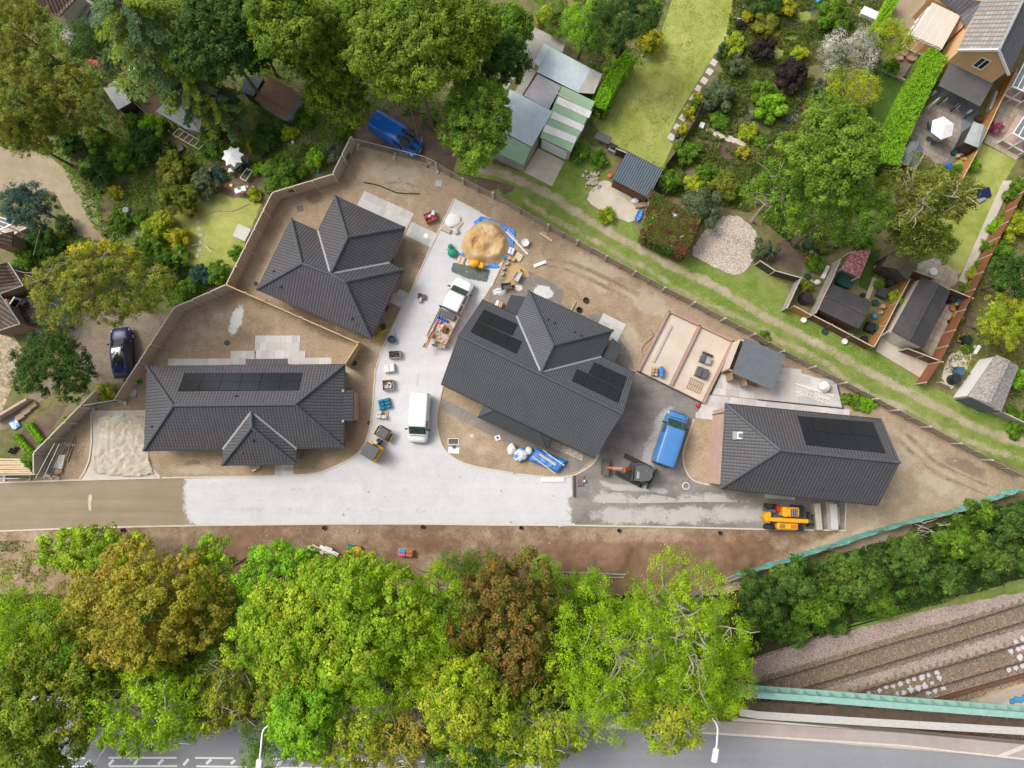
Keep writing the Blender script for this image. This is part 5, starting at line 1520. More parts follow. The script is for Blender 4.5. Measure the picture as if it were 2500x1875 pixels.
# bridge parapet of steel plate
def parapet():
 z=Z_ROAD
 t=thing('bridge_parapet','pale green steel plate parapet of the road bridge with slanting stiffeners','parapet',D4(800,1090,z))
 P=[(-220,1050),(0,1068),(600,1110),(1200,1160),(1800,1206),(2157,1234),(2600,1274)]
 h=.8
 C=[D4(x,y,z+h) for x,y in P]
 mb=MB()
 for a,b in zip(C,C[1:]): mb.beam(a,b,.5,.07)
 mb.build('top_flange','teal_paint',t)
 mb=MB()
 for a,b in zip(C,C[1:]):
  o=Vector((0,-.0,-.035-(h+.25)/2)); mb.beam(a+o,b+o,.06,h+.25)
 mb.build('web_plate','teal_paint',t)
 mb=MB()
 for a,b in zip(C,C[1:]):
  o=Vector((0,.2,-h-.22)); mb.beam(a+o,b+o,.5,.06)
 mb.build('bottom_flange','teal_paint',t)
 sm=None
 total=[D4(-220+k*105,1050+k*105*(224/2820),z+h) for k in range(27)]
 for p in total:
  mb=MB(); mb.add([p+Vector((-.02,.03,-.06)),p+Vector((-.02,.24,-.06)),p+Vector((-.02,.42,-h-.18)),p+Vector((-.02,.03,-h-.18)),
       p+Vector((.02,.03,-.06)),p+Vector((.02,.24,-.06)),p+Vector((.02,.42,-h-.18)),p+Vector((.02,.03,-h-.18))],
       [(0,1,2,3),(7,6,5,4),(0,4,5,1),(1,5,6,2),(2,6,7,3)])
  mb.build('stiffener','teal_paint',t)
 # dirty ledge and sloping concrete plinth on the road side
 mb=MB()
 L=[(-150,1140,1175),(0,1150,1200),(1000,1215,1262),(2157,1300,1330),(2600,1335,1365)]
 A=[D4(x,y-30,z+.32) for x,y,y2 in L]; B_=[D4(x,y2,z+.32) for x,y,y2 in L]; Cc=[D4(x,y2+62,z+.13) for x,y,y2 in L]
 vs=[]
 for a,b in zip(A,B_): vs +=[a,b]
 mb.add(vs,[(2*i,2*i+1,2*i+3,2*i+2) for i in range(len(L)-1)])
 mb.build('ledge','rusty_dirt',t)
 mb=MB(); vs=[]
 for b,c in zip(B_,Cc): vs +=[b,c]
 mb.add(vs,[(2*i,2*i+1,2*i+3,2*i+2) for i in range(len(L)-1)])
 mb.build('plinth','slab_pallet',t)
 # end box
 mb=MB(); mb.box(D4(-60,1030,z+.4),(3.4,.06,1.2),-.07); mb.build('end_plate','teal_paint',t)
parapet()
def abutment():
 z=Z_RAIL
 t=thing('abutment_wall','pale concrete bridge wall end with a scrap of blue graffiti','wall',D4(2100,1110,0))
 mb=MB(); P=[D4(1880,1170,.3),D4(2300,1020,.3),D4(2300,1160,.3),D4(2000,1200,.3)]
 mb.prism([Vector((p.x,p.y)) for p in P],z-.2,.3); mb.build('wall','kerb_stone',t)
 mb=MB()
 for x,y,r in ((2060,1120,.33),(2095,1105,.36),(2130,1108,.36),(2165,1090,.4),(2215,1070,.4)):
  mb.lathe([(r*.75,0),(r*.75,.006)],D4(x,y,.303)+Vector((0,0,.002*(x % 3))),14)
 g=mb.build('graffiti','dark_grey',t)
 mb=MB()
 for x,y,r in ((2060,1120,.27),(2095,1105,.30),(2130,1108,.30),(2165,1090,.34),(2215,1070,.34)):
  mb.lathe([(r*.75,0),(r*.75,.006)],D4(x,y,.309)+Vector((0,0,.004+.002*(x % 3))),14)
 mb.build('graffiti_fill','sky_blue',g)
abutment()
# neighbours' board fences
def bfence(label,f,pts,h,mat,group='neighbours board fences',post='soft_concrete',**k):
 return fence('board_fence',label,[top(f,x,y,h) for x,y in pts],h,mat,post,group=group,**k)
bfence('long red brown board fence running down beside the concrete path',B4,((2230,-90),(2157,60),(1960,430),(1760,850),(1600,1180),(1475,1440),(1365,1605)),1.8,'red_board',cap=False)
bfence('orange board fence between the small black roofed shed and the long shed',B4,((1232,770),(1130,960),(1040,1140),(945,1312)),1.7,'orange_board')
bfence('dark brown board fence in front of the squat shed, facing the track',B4,((938,1320),(760,1225),(600,1140),(450,1062)),1.5,'brown_board',side=-1,thick=.04)
bfence('short bright orange fence panel at the corner facing the track',B4,((435,1062),(295,985)),1.5,'orange_board')
bfence('grey board fence return beside the black compost bin',B4,((238,1000),(350,755)),1.5,'grey_board')
bfence('grey board fence along the white sacks and green trays',B4,((470,1040),(610,755),(670,605)),1.8,'grey_board')
bfence('dark brown fence panels closing the bare yard, facing the gravel pad',B4,((20,620),(140,700),(360,760)),1.5,'dark_board')
bfence('brown fence panels behind the paved strip by the long shed, facing the track',B4,((1215,1330),(1500,1440)),1.6,'brown_board')
bfence('short brown fence panel between the mossy shed and the white round table',B4,((1265,700),(1440,762)),1.6,'red_board')
bfence('short dark brown fence panel behind the blue watering cans',B4,((1560,850),(1745,925)),1.6,'brown_board')
bfence('short red brown panel beside the pale garage door of the long shed',B4,((1005,1225),(1060,1185)),1.5,'red_board')
bfence('narrow orange board fence between the round patio and the slab terrace',A4,((2100,560),(1940,880),(1800,1180),(1700,1370),(1600,1560)),1.8,'orange_board','neighbours board fences','new_wood')
bfence('grey wooden fence behind the lichen roofed garage',C4,((1990,355),(2230,470)),1.4,'grey_board')
bfence('leaning old fence of sticks between the long lawn and the vegetable plot',A3,((1720,820),(1640,980),(1530,1180),(1395,1360)),1.3,'dark_board',post='wood',gap=2.4,cap=False)
bfence('board fence between the long lawn foot and the blue grey shed',A3,((1010,1205),(1095,1240)),1.3,'dark_board')
bfence('thin green wooden fence beside the white roofed store',A1,((1060,810),(1190,925),(1370,985)),.8,'grey_board',post='grey_wood',cap=False)
mb=MB(); mb.beam(A4(1215,670,.15),A4(1020,1060,.15),.25,.3); solo(mb,'timber_edging','grey_wood','grey timber edging between the dark lawn and tall hedge','edging')
mb=MB(); mb.beam(A4(1010,565,.15),A4(1215,668,.15),.12,.3); solo(mb,'timber_edging','grey_wood','timber edging between the wooden deck and the dark lawn','edging')
# vehicles
class Loft:
 """car body from stations along x: (x,z sill,z waist,z top,half width,half width at top)"""
 def __init__(s,st,crown=.03,r=.14): s.st=st; s.crown=crown; s.r=r
 def sta(s,x):
  st=s.st
  if x <=st[0][0]: return st[0]
  for a,b in zip(st,st[1:]):
   if x <=b[0]:
    t=(x-a[0])/(b[0]-a[0]); return tuple(lerp(p,q,t) for p,q in zip(a,b))
  return st[-1]
 def half(s,x):
  _,zb,zw,zt,w,wr=s.sta(x)
  r=min(s.r,(zt-zw)*.5+.02)
  return [(w-.04,zb),(w,zb+.12),(w+.01,lerp(zb,zw,.55)),(w-.02,zw),(wr+(w-wr)*.12,zt-r),(wr-r*.35,zt-r*.25),(wr-r,zt),(wr*.5,zt+s.crown*.75),(0,zt+s.crown)]
 def ring(s,x):
  h=s.half(x); return [Vector((x,-y,z)) for y,z in h]+[Vector((x,y,z)) for y,z in reversed(h[:-1])]
 def point(s,x,k):
  R=s.ring(x); i=min(int(k),len(R)-2); return R[i].lerp(R[i+1],k-i)
 def mesh(s,sub=3):
  mb=MB(); xs=[]
  for a,b in zip(s.st,s.st[1:]):
   xs +=[lerp(a[0],b[0],i/sub) for i in range(sub)]
  xs.append(s.st[-1][0])
  R=[s.ring(x) for x in xs]; n=len(R[0])
  fs=[]
  for i in range(len(R)-1):
   for k in range(n-1): fs.append((i*n+k,i*n+k+1,(i+1)*n+k+1,(i+1)*n+k))
   fs.append((i*n+n-1,i*n,(i+1)*n,(i+1)*n+n-1))
  fs.append(tuple(range(n))[::-1]); fs.append(tuple((len(R)-1)*n+k for k in range(n)))
  return mb.add([p for r in R for p in r],fs)
 def patch(s,x0,x1,k0,k1,nx=6,nk=8,off=.012,skew=0):
  """piece of the body surface,lifted off; skew trims the corners"""
  vs=[]
  for i in range(nx+1):
   for j in range(nk+1):
    u=i/nx; v=j/nk
    k=lerp(k0,k1,v)
    x=lerp(x0,x1,u)
    p=s.point(x,k)
    e=.02
    du=s.point(x+e,k)-s.point(x-e,k); dv=s.point(x,min(k+e,15.99))-s.point(x,max(k-e,0))
    n=du.cross(dv); n=-n.normalized() if n.length > 1e-9 else Vector((0,0,1))
    c=Vector((x,0,.9))
    if n.dot(p-c) < 0: n=-n
    vs.append(p+n*off)
  mb=MB(); m=nk+1
  mb.add(vs,[(i*m+j,i*m+j+1,(i+1)*m+j+1,(i+1)*m+j) for i in range(nx) for j in range(nk)])
  return mb
def wheel(t,x,y,r=.33,w=.22,rim='galv'):
 s=1 if y > 0 else -1
 mb=MB(); mb.lathe([(r*.55,-w/2),(r*.92,-w/2),(r,-w*.3),(r,w*.3),(r*.92,w/2),(r*.55,w/2)],(x,y,r),20,'Y')
 o=mb.build('wheel','rubber',t,smooth=True,local=True)
 mb=MB(); mb.lathe([(r*.56,-.03),(r*.5,.04),(r*.15,.06)],(x,y+s*w*.4,r),14,'Y')
 mb.build('rim',rim,o,local=True)
def vehicle(name,label,cat,px,py,z0,nose,L,body,st,glass='glass_dark',group=None,wheels=(.62,-.62),r=.33,W_=.8,panes=(),extra=None,crown=.03):
 """px,py: middle of the vehicle at roof height z0; nose: heading in degrees"""
 p=W(px,py,z0); p.z=.03
 t=thing(name,label,cat,p,math.radians(nose),group)
 lf=Loft(st,crown)
 lf.mesh().build('body',body,t,smooth=True,local=True,sharp=50)
 for nm,a in panes:
  lf.patch(*a).build(nm,glass,t,smooth=True,local=True)
 for x in wheels:
  for y in (-W_,W_): wheel(t,x,y,r)
 return t,lf
def lamps(t,lf,xf,xr,k=(2.6,3.6)):
 for a in ((k[0],k[1]),(16-k[1],16-k[0])):
  lf.patch(xf-.28,xf-.03,a[0],a[1],3,3,.01).build('headlight','lamp_lens',t,smooth=True,local=True)
  lf.patch(xr+.01,xr+.08,a[0]-.6,a[1]+.6,3,3,.012).build('tail_light','tail_red',t,smooth=True,local=True)
def mirrors(t,x,y,z,mat='black_plastic'):
 for s in (-1,1):
  mb=MB(); mb.blob((x,s*(y+.12),z),(.08,.13,.1),3,.05,10,6); mb.beam((x,s*(y-.05),z-.02),(x,s*(y+.06),z-.02),.05,.04)
  mb.build('wing_mirror',mat,t,smooth=True,local=True)
VAN=lambda L,H,Wd: [(-L*.5,.38,.95,H*.80,Wd*.46,Wd*.40),(-L*.49,.32,1.0,H*.97,Wd*.485,Wd*.42),(-L*.40,.30,1.05,H,Wd*.5,Wd*.435),(0,.30,1.05,H,Wd*.5,Wd*.435),(L*.13,.30,1.05,H*.99,Wd*.5,Wd*.43),
      (L*.19,.30,1.03,H*.95,Wd*.5,Wd*.425),(L*.325,.30,.98,H*.64,Wd*.495,Wd*.43),(L*.38,.30,.9,H*.57,Wd*.49,Wd*.42),(L*.46,.32,.74,H*.48,Wd*.455,Wd*.36),(L*.49,.36,.66,H*.40,Wd*.40,Wd*.30),(L*.5,.40,.6,H*.34,Wd*.34,Wd*.25)]
def van(label,px,py,nose,L,H,Wd,body,glass,group,ribs=0,stripes=False,vname='van',sidewin=False):
 panes=[('windscreen',(L*.185,L*.335,4.9,11.1)),('side_window',(L*.06,L*.255,3.15,4.1)),('side_window',(L*.06,L*.255,11.9,12.85)),('rear_window',(-L*.499,-L*.488,4.3,7.6)),('rear_window',(-L*.499,-L*.488,8.4,11.7))]
 if sidewin: panes +=[('side_window',(-L*.36,0,3.15,4.1)),('side_window',(-L*.36,0,11.9,12.85))]
 t,lf=vehicle(vname,label,'van',px,py,H*.9,nose,L,body,VAN(L,H,Wd),glass,group,(L*.31,-L*.29),.34,Wd*.43,panes)
 lamps(t,lf,L*.47,-L*.5); mirrors(t,L*.24,Wd*.5,1.15,'black_plastic')
 lf.patch(L*.47,L*.498,6.2,9.8,3,4,.012).build('grille','black_plastic',t,local=True)
 lf.patch(L*.36,L*.372,5.5,10.5,2,6,.012).build('wiper_cowl','black_plastic',t,local=True)
 mb=MB(); mb.bbox((L*.5-.02,0,.45),(.12,Wd*.7,.2),0,.04); mb.bbox((-L*.5+.02,0,.5),(.12,Wd*.8,.2),0,.04); mb.build('bumper','black_plastic',t,local=True)
 mb=MB(); mb.box((L*.505+.04,0,.5),(.01,.5,.11)); mb.build('number_plate','white_paint',t,local=True)
 for i in range(ribs):
  mb=MB(); x=lerp(-L*.42,L*.08,i/(ribs-1)); mb.beam((x,-Wd*.36,H+.025),(x,Wd*.36,H+.025),.035,.02); mb.build('roof_rib',body,t,local=True)
 if stripes:
  for k in ((6.55,7.55),(8.45,9.45)):
   lf.patch(L*.345,L*.47,k[0],k[1],6,3,.01).build('stripe','black_plastic',t,local=True)
   lf.patch(L*.10,L*.175,k[0],k[1],3,3,.01).build('stripe','black_plastic',t,local=True)
 return t,lf
van('bright blue van with two black bonnet stripes, half under the big tree',965,319,-32.5,5.0,1.95,1.98,'car_blue','glass_dark',None,stripes=True)
van('small white van parked facing the trees on the white gravel',1020,1019,-93,4.4,1.8,1.82,'car_white','glass_green',None)
t,lf=van('dusty blue van with a ribbed roof parked on the grey yard',1643,1070,71,5.0,2.05,2.0,'van_blue','glass_green',None,ribs=9)
mb=MB(); mb.beam((1.7,-.1,1.235),(2.0,-.35,1.16),.06,.02); mb.build('vent','black_plastic',t,local=True)
def estate():
 L,Wd=4.6,1.86
 st=[(-2.3,.4,.8,1.0,.78,.62),(-2.24,.34,.88,1.3,.86,.66),(-1.9,.3,.92,1.5,.92,.68),(-.8,.28,.92,1.6,.93,.7),(.2,.28,.92,1.58,.93,.7),(.5,.28,.92,1.5,.93,.69),(1.15,.28,.9,1.06,.92,.74),(1.4,.28,.86,.98,.91,.74),(2.05,.3,.74,.84,.85,.66),(2.24,.34,.64,.72,.76,.56),(2.3,.38,.58,.64,.66,.5)]
 panes=[('windscreen',(.45,1.2,4.95,11.05)),('side_window',(-1.6,.75,3.15,4.2)),('side_window',(-1.6,.75,11.8,12.85)),('rear_window',(-2.22,-1.95,5.0,11.0)),('sunroof',(-1.35,.3,6.2,9.8))]
 t,lf=vehicle('car','dark navy estate car with a glossy glass roof parked by the slatted fence','car',289,858,1.4,98,L,'car_navy',st,'glass_dark',None,(1.42,-1.35),.33,.8,panes)
 lamps(t,lf,2.25,-2.3); mirrors(t,.85,.93,1.0)
estate()
def pickup():
 L=5.9
 p=W(1102,752,1.2); p.z=.03
 t=thing('pickup_truck','white crew cab pickup with a dropside bed full of tools and timber','pickup',p,math.radians(65))
 st=[(-.25,.45,1.05,1.7,.86,.72),(-.2,.4,1.1,1.88,.92,.76),(.4,.38,1.1,1.93,.95,.78),(1.15,.38,1.1,1.9,.95,.77),(1.35,.38,1.08,1.84,.95,.76),(1.95,.38,1.0,1.26,.95,.80),(2.15,.38,.96,1.14,.94,.8),(2.75,.4,.84,.98,.88,.68),(2.92,.44,.74,.84,.78,.56),(2.98,.46,.66,.72,.66,.46)]
 lf=Loft(st,.03); lf.mesh().build('cab','car_white',t,smooth=True,local=True,sharp=50)
 for nm,a in (('windscreen',(1.3,2.02,4.9,11.1)),('side_window',(.7,1.6,3.15,4.1)),('side_window',(.7,1.6,11.9,12.85)),('side_window',(-.15,.55,3.15,4.1)),('side_window',(-.15,.55,11.9,12.85))):
  lf.patch(*a).build(nm,'glass_green',t,smooth=True,local=True)
 lamps(t,lf,2.95,-.26); mirrors(t,1.75,.95,1.2)
 for x in (2.1,-1.75):
  for y in (-.8,.8): wheel(t,x,y,.36)
 mb=MB(); mb.box((-1.75,0,.72),(2.8,1.8,.08)); mb.build('bed_floor','grey_wood',t,local=True)
 for nm,c,s in (('dropside',(-1.75,.96,.97),(2.9,.05,.42)),('dropside',(-1.75,-.96,.97),(2.9,.05,.42)),('tailboard',(-3.22,0,.97),(.05,1.9,.42))):
  mb=MB(); mb.bbox(c,s,0,.01); mb.build(nm,'crate_wood',t,local=True)
 mb=MB()
 for y in (-.95,.95): mb.box((-.33,y,1.3),(.07,.07,1.15))
 mb.box((-.33,0,1.87),(.08,2.0,.08)); mb.box((-.33,0,1.45),(.04,1.9,.06)); mb.build('headboard','dark_grey',t,local=True)
 M=t.matrix_basis
 def w(x,y,z=.76): return M @ Vector((x,y,z))
 rz=math.radians(65)
 def item(mb,name,mat,label,cat,group=None): return solo(mb,name,mat,label,cat,group)
 mb=MB(); mb.bbox(w(-.72,-.05,.98),(.5,1.25,.42),rz,.03); item(mb,'tool_chest','machine_grey','slate grey tool chest across the front of the pickup bed','tool chest')
 labs=['blue packed bag nearest the outer dropside on the pickup bed','second blue packed bag from the outer dropside on the pickup bed','third blue packed bag from the outer dropside on the pickup bed','blue packed bag beside the tool chest, innermost of its row']
 for i in range(4):
  mb=MB(); mb.bbox(w(-1.18-i*.02,.72-i*.27,.93),(.26,.22,.34),rz,.05); item(mb,'packed_bag','blue',labs[i],'bag','blue bags on the pickup bed')
 for i,l in enumerate(('pink and blue bag by the dropside on the pickup bed','pink and blue bag towards the middle of the pickup bed')):
  mb=MB(); mb.bbox(w(-1.55,.68-i*.27,.9),(.36,.24,.26),rz,.06); o=item(mb,'packed_bag','pink',l,'bag','pink bags on the pickup bed')
  mb=MB(); mb.bbox(w(-1.46,.68-i*.27,1.035),(.16,.2,.03),rz,.01); mb.build('bag_print','sky_blue',o)
 mb=MB(); mb.beam(w(-1.7,.75,.9),w(-3.9,.72,1.26),.12,.07); item(mb,'plank','pale_wood','long pale plank overhanging the pickup tailboard','plank')
 for k,l in enumerate(('reddish board poking out behind the pickup tailboard','brown board poking out under the reddish one behind the pickup')):
  mb=MB(); mb.beam(w(-2.7,.5+.13*k,1.12),w(-4.3,.5+.22*k,1.28),.15,.05); item(mb,'board','rust_rail' if k else 'terracotta',l,'plank')
 mb=MB(); mb.bbox(w(-2.0,-.3,.95),(.6,.5,.36),rz,.06); mb.cyl(w(-1.9,-.3,1.12),.14,.1); item(mb,'generator','rust_rail','small rusty brown machine in the middle of the pickup bed','machine')
 mb=MB(); mb.tube([w(-1.8,.08,.82),w(-2.9,.1,.82)],.025,6); mb.bbox(w(-1.75,.08,.84),(.35,.2,.06),rz,.02); item(mb,'shovel','pale_wood','shovel lying beside the rusty machine on the pickup bed','shovel')
 mb=MB()
 rr=random.Random(4)
 for i in range(40):
  q=w(rr.uniform(-3.1,-1.5),rr.uniform(-.85,.4),.79+rr.uniform(0,.08)); mb.box(q,(rr.uniform(.08,.3),rr.uniform(.05,.12),.05),rr.uniform(0,3))
 o=item(mb,'loose_rubble','clay','broken bits of timber and rubble strewn on the pickup bed','rubble'); o['kind']='stuff'
pickup()
def roller():
 p=W(918,1084,1.4); p.z=.03
 t=thing('road_roller','compact yellow road roller with a black canopy at the kerb','road roller',p,math.radians(60))
 B=lambda nm,mat,*boxes,b=.05: [None for _ in [0]] and None
 def bb(nm,mat,c,s,b=.05,par=None):
  mb=MB(); mb.bbox(c,s,0,b); return mb.build(nm,mat,par or t,local=True)
 for x in (-1.15,1.05):
  mb=MB(); mb.lathe([(.05,-.6),(.42,-.6),(.45,-.57),(.45,.57),(.42,.6),(.05,.6)],(x,0,.45),24,'Y'); mb.build('drum','steel',t,smooth=True,local=True)
 bb('front_frame','yellow',(1.05,.7,.6),(1.0,.12,.5)); bb('front_frame','yellow',(1.05,-.7,.6),(1.0,.12,.5))
 bb('engine_cover','machine_grey',(1.1,0,1.0),(.95,1.0,.35),.08)
 bb('body','yellow',(-.75,0,.85),(1.5,1.45,.6),.08)
 bb('hitch','black_plastic',(.25,0,.6),(.5,.5,.4)); bb('seat','black_plastic',(-.35,0,1.25),(.5,.5,.2)); bb('steering_console','galv',(.1,.12,1.15),(.25,.4,.5))
 mb=MB()
 for x in (-1.15,-.25):
  for y in (-.55,.55): mb.tube([(x,y,1.1),(x,y,2.0)],.03,6)
 mb.build('canopy_post','black_plastic',t,local=True)
 bb('canopy','machine_grey',(-.75,0,2.05),(1.25,1.35,.1),.06)
 bb('grab_bar','black_plastic',(1.62,0,1.05),(.08,1.25,.1),.03); bb('headlight','orange',(1.0,-.2,1.22),(.16,.14,.08),.02)
roller()
def excavator():
 p=W(1560,1154,1.5); p.z=.03
 t=thing('excavator','orange armed tracked excavator with a grey cab roof and dozer blade','excavator',p,math.radians(-5))
 def bb(nm,mat,c,s,b=.05,rz=0,par=None):
  mb=MB(); mb.bbox(c,s,rz,b); return mb.build(nm,mat,par or t,local=True)
 ta=math.radians(-22)
 for s in (-1,1):
  o=Matrix.Rotation(ta,3,'Z') @ Vector((-.35,s*.88,0))
  mb=MB(); prof=[(-1.1,.0),(-1.32,.25),(-1.1,.52),(1.1,.52),(1.32,.25),(1.1,0)]
  vs=[Vector((x,y,z)) for y in (-.2,.2) for x,z in prof]
  mb.add(vs,[tuple(range(6)),tuple(range(11,5,-1))]+[(i,6+i,6+(i+1) % 6,(i+1) % 6) for i in range(6)])
  for i in range(11): mb.box((-1.05+i*.21,0,.535),(.09,.42,.05))
  mb.xform(Matrix.Translation(o) @ Matrix.Rotation(ta,4,'Z')); mb.build('track','tread',t,local=True)
 mb=MB(); mb.bbox((-.3,0,.4),(1.2,1.3,.4),ta,.05); mb.cyl((-.1,0,.55),.45,.15,20); mb.build('undercarriage','dark_grey',t,local=True)
 hull_=[(-.55,-.75),(-.55,.75),(.1,.85),(.75,.75),(1.1,.4),(1.12,-.3),(.85,-.72),(.2,-.8)]
 mb=MB(); mb.prism(hull_,.72,1.35); mb.build('body','machine_grey',t,local=True)
 mb=MB(); mb.prism([(x*.93,y*.93) for x,y in hull_],1.35,1.6); mb.build('counterweight_cover','dark_grey',t,local=True)
 cab=[(-.55,-.7),(-.5,.55),(.15,.68),(.75,.6),(1.0,.3),(1.0,-.25),(.75,-.62),(.1,-.72)]
 mb=MB(); mb.prism([(x*.95,y*.95) for x,y in cab],1.6,2.42); mb.build('cab_glass','glass_dark',t,local=True)
 mb=MB(); mb.prism(cab,2.42,2.55); r_=mb.build('cab_roof','machine_grey',t,local=True)
 bb('roof_window','pale_felt',(-.25,-.2,2.56),(.22,.6,.04),.01,0,r_); bb('beacon','green_plastic',(.35,-.62,2.62),(.1,.1,.12),.02,0,r_); bb('roof_lamp','orange',(.5,.2,2.58),(.12,.1,.06),.02,0,r_)
 for y in (-.1,.15,.35): bb('tail_light','pink',(1.12,y,1.15),(.06,.14,.22),.02)
 P=[Vector((-.55,.25,1.0)),Vector((-1.5,.22,2.15)),Vector((-2.35,.2,1.75))]
 mb=MB(); mb.beam(P[0],P[1],.26,.34); mb.beam(P[1],P[2],.24,.3); mb.build('boom','machine_orange',t,local=True)
 mb=MB(); mb.tube([P[0]+Vector((-.1,-.2,.0)),P[1]+Vector((.2,-.2,-.25))],.055,8); mb.tube([P[1]+Vector((-.1,.0,.28)),P[2]+Vector((.1,0,.22))],.05,8); mb.build('hydraulic_ram','steel',t,local=True)
 mb=MB(); mb.beam(P[2],Vector((-2.75,.2,.6)),.2,.26); mb.build('dipper_arm','machine_orange',t,local=True)
 vs=[]
 for y in (-.5,.9): vs +=[Vector((-2.55,y,.75)),Vector((-3.05,y,.7)),Vector((-3.2,y,.3)),Vector((-2.9,y,.06)),Vector((-2.6,y,.2))]
 mb=MB(); mb.add(vs,[(0,1,2,3,4),(9,8,7,6,5),(1,6,7,2),(2,7,8,3),(3,8,9,4),(0,5,6,1)]); mb.build('bucket','machine_grey',t,local=True)
 o=Matrix.Rotation(ta,3,'Z') @ Vector((1.45,.1,.3))
 mb=MB(); mb.xform(Matrix.Identity(4)); mb.box((0,0,0),(.1,2.0,.5)); mb.box((-.35,.45,-.05),(.7,.12,.15)); mb.box((-.35,-.45,-.05),(.7,.12,.15)); mb.xform(Matrix.Translation(o) @ Matrix.Rotation(ta,4,'Z')); mb.build('dozer_blade','dark_grey',t,local=True)
 return t
excavator()
def telehandler():
 p=W(1918,1264,1.3); p.z=.03
 t=thing('telehandler','yellow telehandler with its boom lowered and a barred cab roof','telehandler',p,math.radians(-3))
 def bb(nm,mat,c,s,b=.05,par=None):
  mb=MB(); mb.bbox(c,s,0,b); return mb.build(nm,mat,par or t,local=True)
 for x in (-1.15,1.2):
  for y in (-.92,.92): wheel(t,x,y,.52,.4,'yellow')
 bb('chassis','machine_grey',(0,0,.65),(3.4,1.2,.45),.08)
 bb('engine_pod','yellow',(.15,-.72,1.1),(1.85,.62,.75),.1)
 mb=MB()
 for k in range(6): mb.box((-.55+k*.08,-.72,1.485),(.035,.36,.02))
 mb.build('engine_grille','dark_grey',t,local=True)
 bb('engine_hatch','machine_orange',(.65,-.72,1.49),(.5,.34,.03),.01)
 bb('cab','yellow',(.25,.55,1.35),(1.45,.85,1.2),.1)
 r_=bb('cab_roof','glass_dark',(.5,.5,1.97),(.55,.68,.06),.02)
 mb=MB()
 for k in range(4): mb.beam((.5,.25+k*.16,2.01),(.5,.25+k*.16,2.01) if False else (.51,.25+k*.16,2.01),.0,.0) if False else mb.box((.5,.26+k*.16,2.01),(.55,.025,.02))
 for k in range(3): mb.box((.32+k*.18,.5,2.012),(.025,.68,.02))
 mb.build('roof_bar','galv',r_,local=True)
 bb('cab_top','yellow',(-.1,.5,1.98),(.55,.75,.06),.02); bb('beacon','orange',(-.05,.2,2.07),(.14,.14,.14),.03)
 bb('windscreen','glass_dark',(.99,.55,1.6),(.03,.7,.55),.01); bb('side_window','glass_dark',(.3,.985,1.6),(.9,.03,.5),.01)
 bb('boom','yellow',(.0,-.18,1.55),(3.7,.36,.4),.05); bb('boom_inner','machine_grey',(1.95,-.18,1.45),(.5,.26,.3),.03)
 mb=MB(); mb.prism([(-1.75,-.5),(-1.45,-.5),(-1.35,.3),(-1.45,.45),(-1.75,.4),(-2.05,.0)],.7,1.5); mb.build('counterweight','yellow',t,local=True)
 bb('fuel_tank','red',(-.65,.75,1.1),(.2,.5,.6),.04); bb('step_box','machine_grey',(-1.15,.5,1.2),(.6,.3,.12),.03)
 mb=MB(); mb.box((2.25,-.1,.7),(.12,1.3,.75)); mb.box((2.1,-.1,1.0),(.3,.3,.5)); mb.build('fork_carriage','dark_grey',t,local=True)
 for y in (-.5,.25):
  mb=MB(); mb.box((2.9,y,.3),(1.2,.12,.06)); mb.build('fork','dark_grey',t,local=True)
 bb('headlight','orange',(1.75,-.95,.95),(.14,.14,.16),.03); bb('mudguard','black_plastic',(1.2,.92,1.08),(.95,.4,.05),.02); bb('mudguard','black_plastic',(1.2,-.92,1.08),(.95,.36,.05),.02)
 return t
telehandler()
# paving and small things
F5=reg(1060,510,270/1948)
def slabs(poly,ang,rows=.6,name='patio',z=.05,seed=1,base=True):
 """a stone patio: slabs of mixed length laid in rows,each with its own shade"""
 rr=random.Random(seed); P=[Vector((p[0],p[1])) for p in poly]
 R=Matrix.Rotation(-ang,2); L=[R @ p for p in P]
 x0,x1=min(p.x for p in L),max(p.x for p in L); y0,y1=min(p.y for p in L),max(p.y for p in L)
 n=max(1,round((y1-y0)/rows)); h=(y1-y0)/n; mb=MB(); cols=[]; Ri=Matrix.Rotation(ang,2)
 for j in range(n):
  x=x0-rr.uniform(0,.3)
  while x < x1:
   w=rr.choice((.45,.6,.6,.9)); a,b=max(x,x0),min(x+w,x1); x +=w
   if b-a < .08: continue
   c=Vector(((a+b)/2,y0+(j+.5)*h))
   if not inpoly(np.array([c.x]),np.array([c.y]),L)[0]: continue
   q=Ri @ c; mb.box((q.x,q.y,z/2),(b-a-.014,h-.014,z),ang)
   k=rr.uniform(.86,1.06); cols.append(tuple(v*k for v in rr.choice(((.60,.575,.545),(.62,.59,.55),(.55,.53,.515),(.63,.61,.585)))))
 o=struct(mb,name,'sandstone',ang)
 C=np.ones((len(mb.v),4),np.float32); C[:,:3]=np.repeat(np.array(cols,np.float32),8,axis=0)
 o.data.attributes.new('tint','FLOAT_COLOR','POINT').data.foreach_set('color',C.ravel())
 if base: sheet(name+'_bedding',P,'slab_pallet',.03)
t_=NT('blue_white'); n_=t_.noise(2.2,4); t_.done(t_.ramp(n_,[(.42,(.75,.75,.75)),(.58,(.05,.22,.62))]),.5)
d=math.radians
slabs([B2(965,55),B2(1365,240),B2(1285,400),B2(880,215)],d(-25),.62,seed=3)
slabs([B2(1345,308),B2(1552,400),B2(1495,510),B2(1290,415)],d(-25),.6,seed=4)
slabs([B2(1245,850),B2(1335,890),B2(1270,1005),B2(1165,945)],d(-25),.5,seed=5)
slabs([B2(78,1226),B2(437,1226),B2(437,1460),B2(78,1460)],0,.62,seed=6)
slabs([B2(437,1352),B2(482,1352),B2(482,1460),B2(437,1460)],0,.6,seed=7)
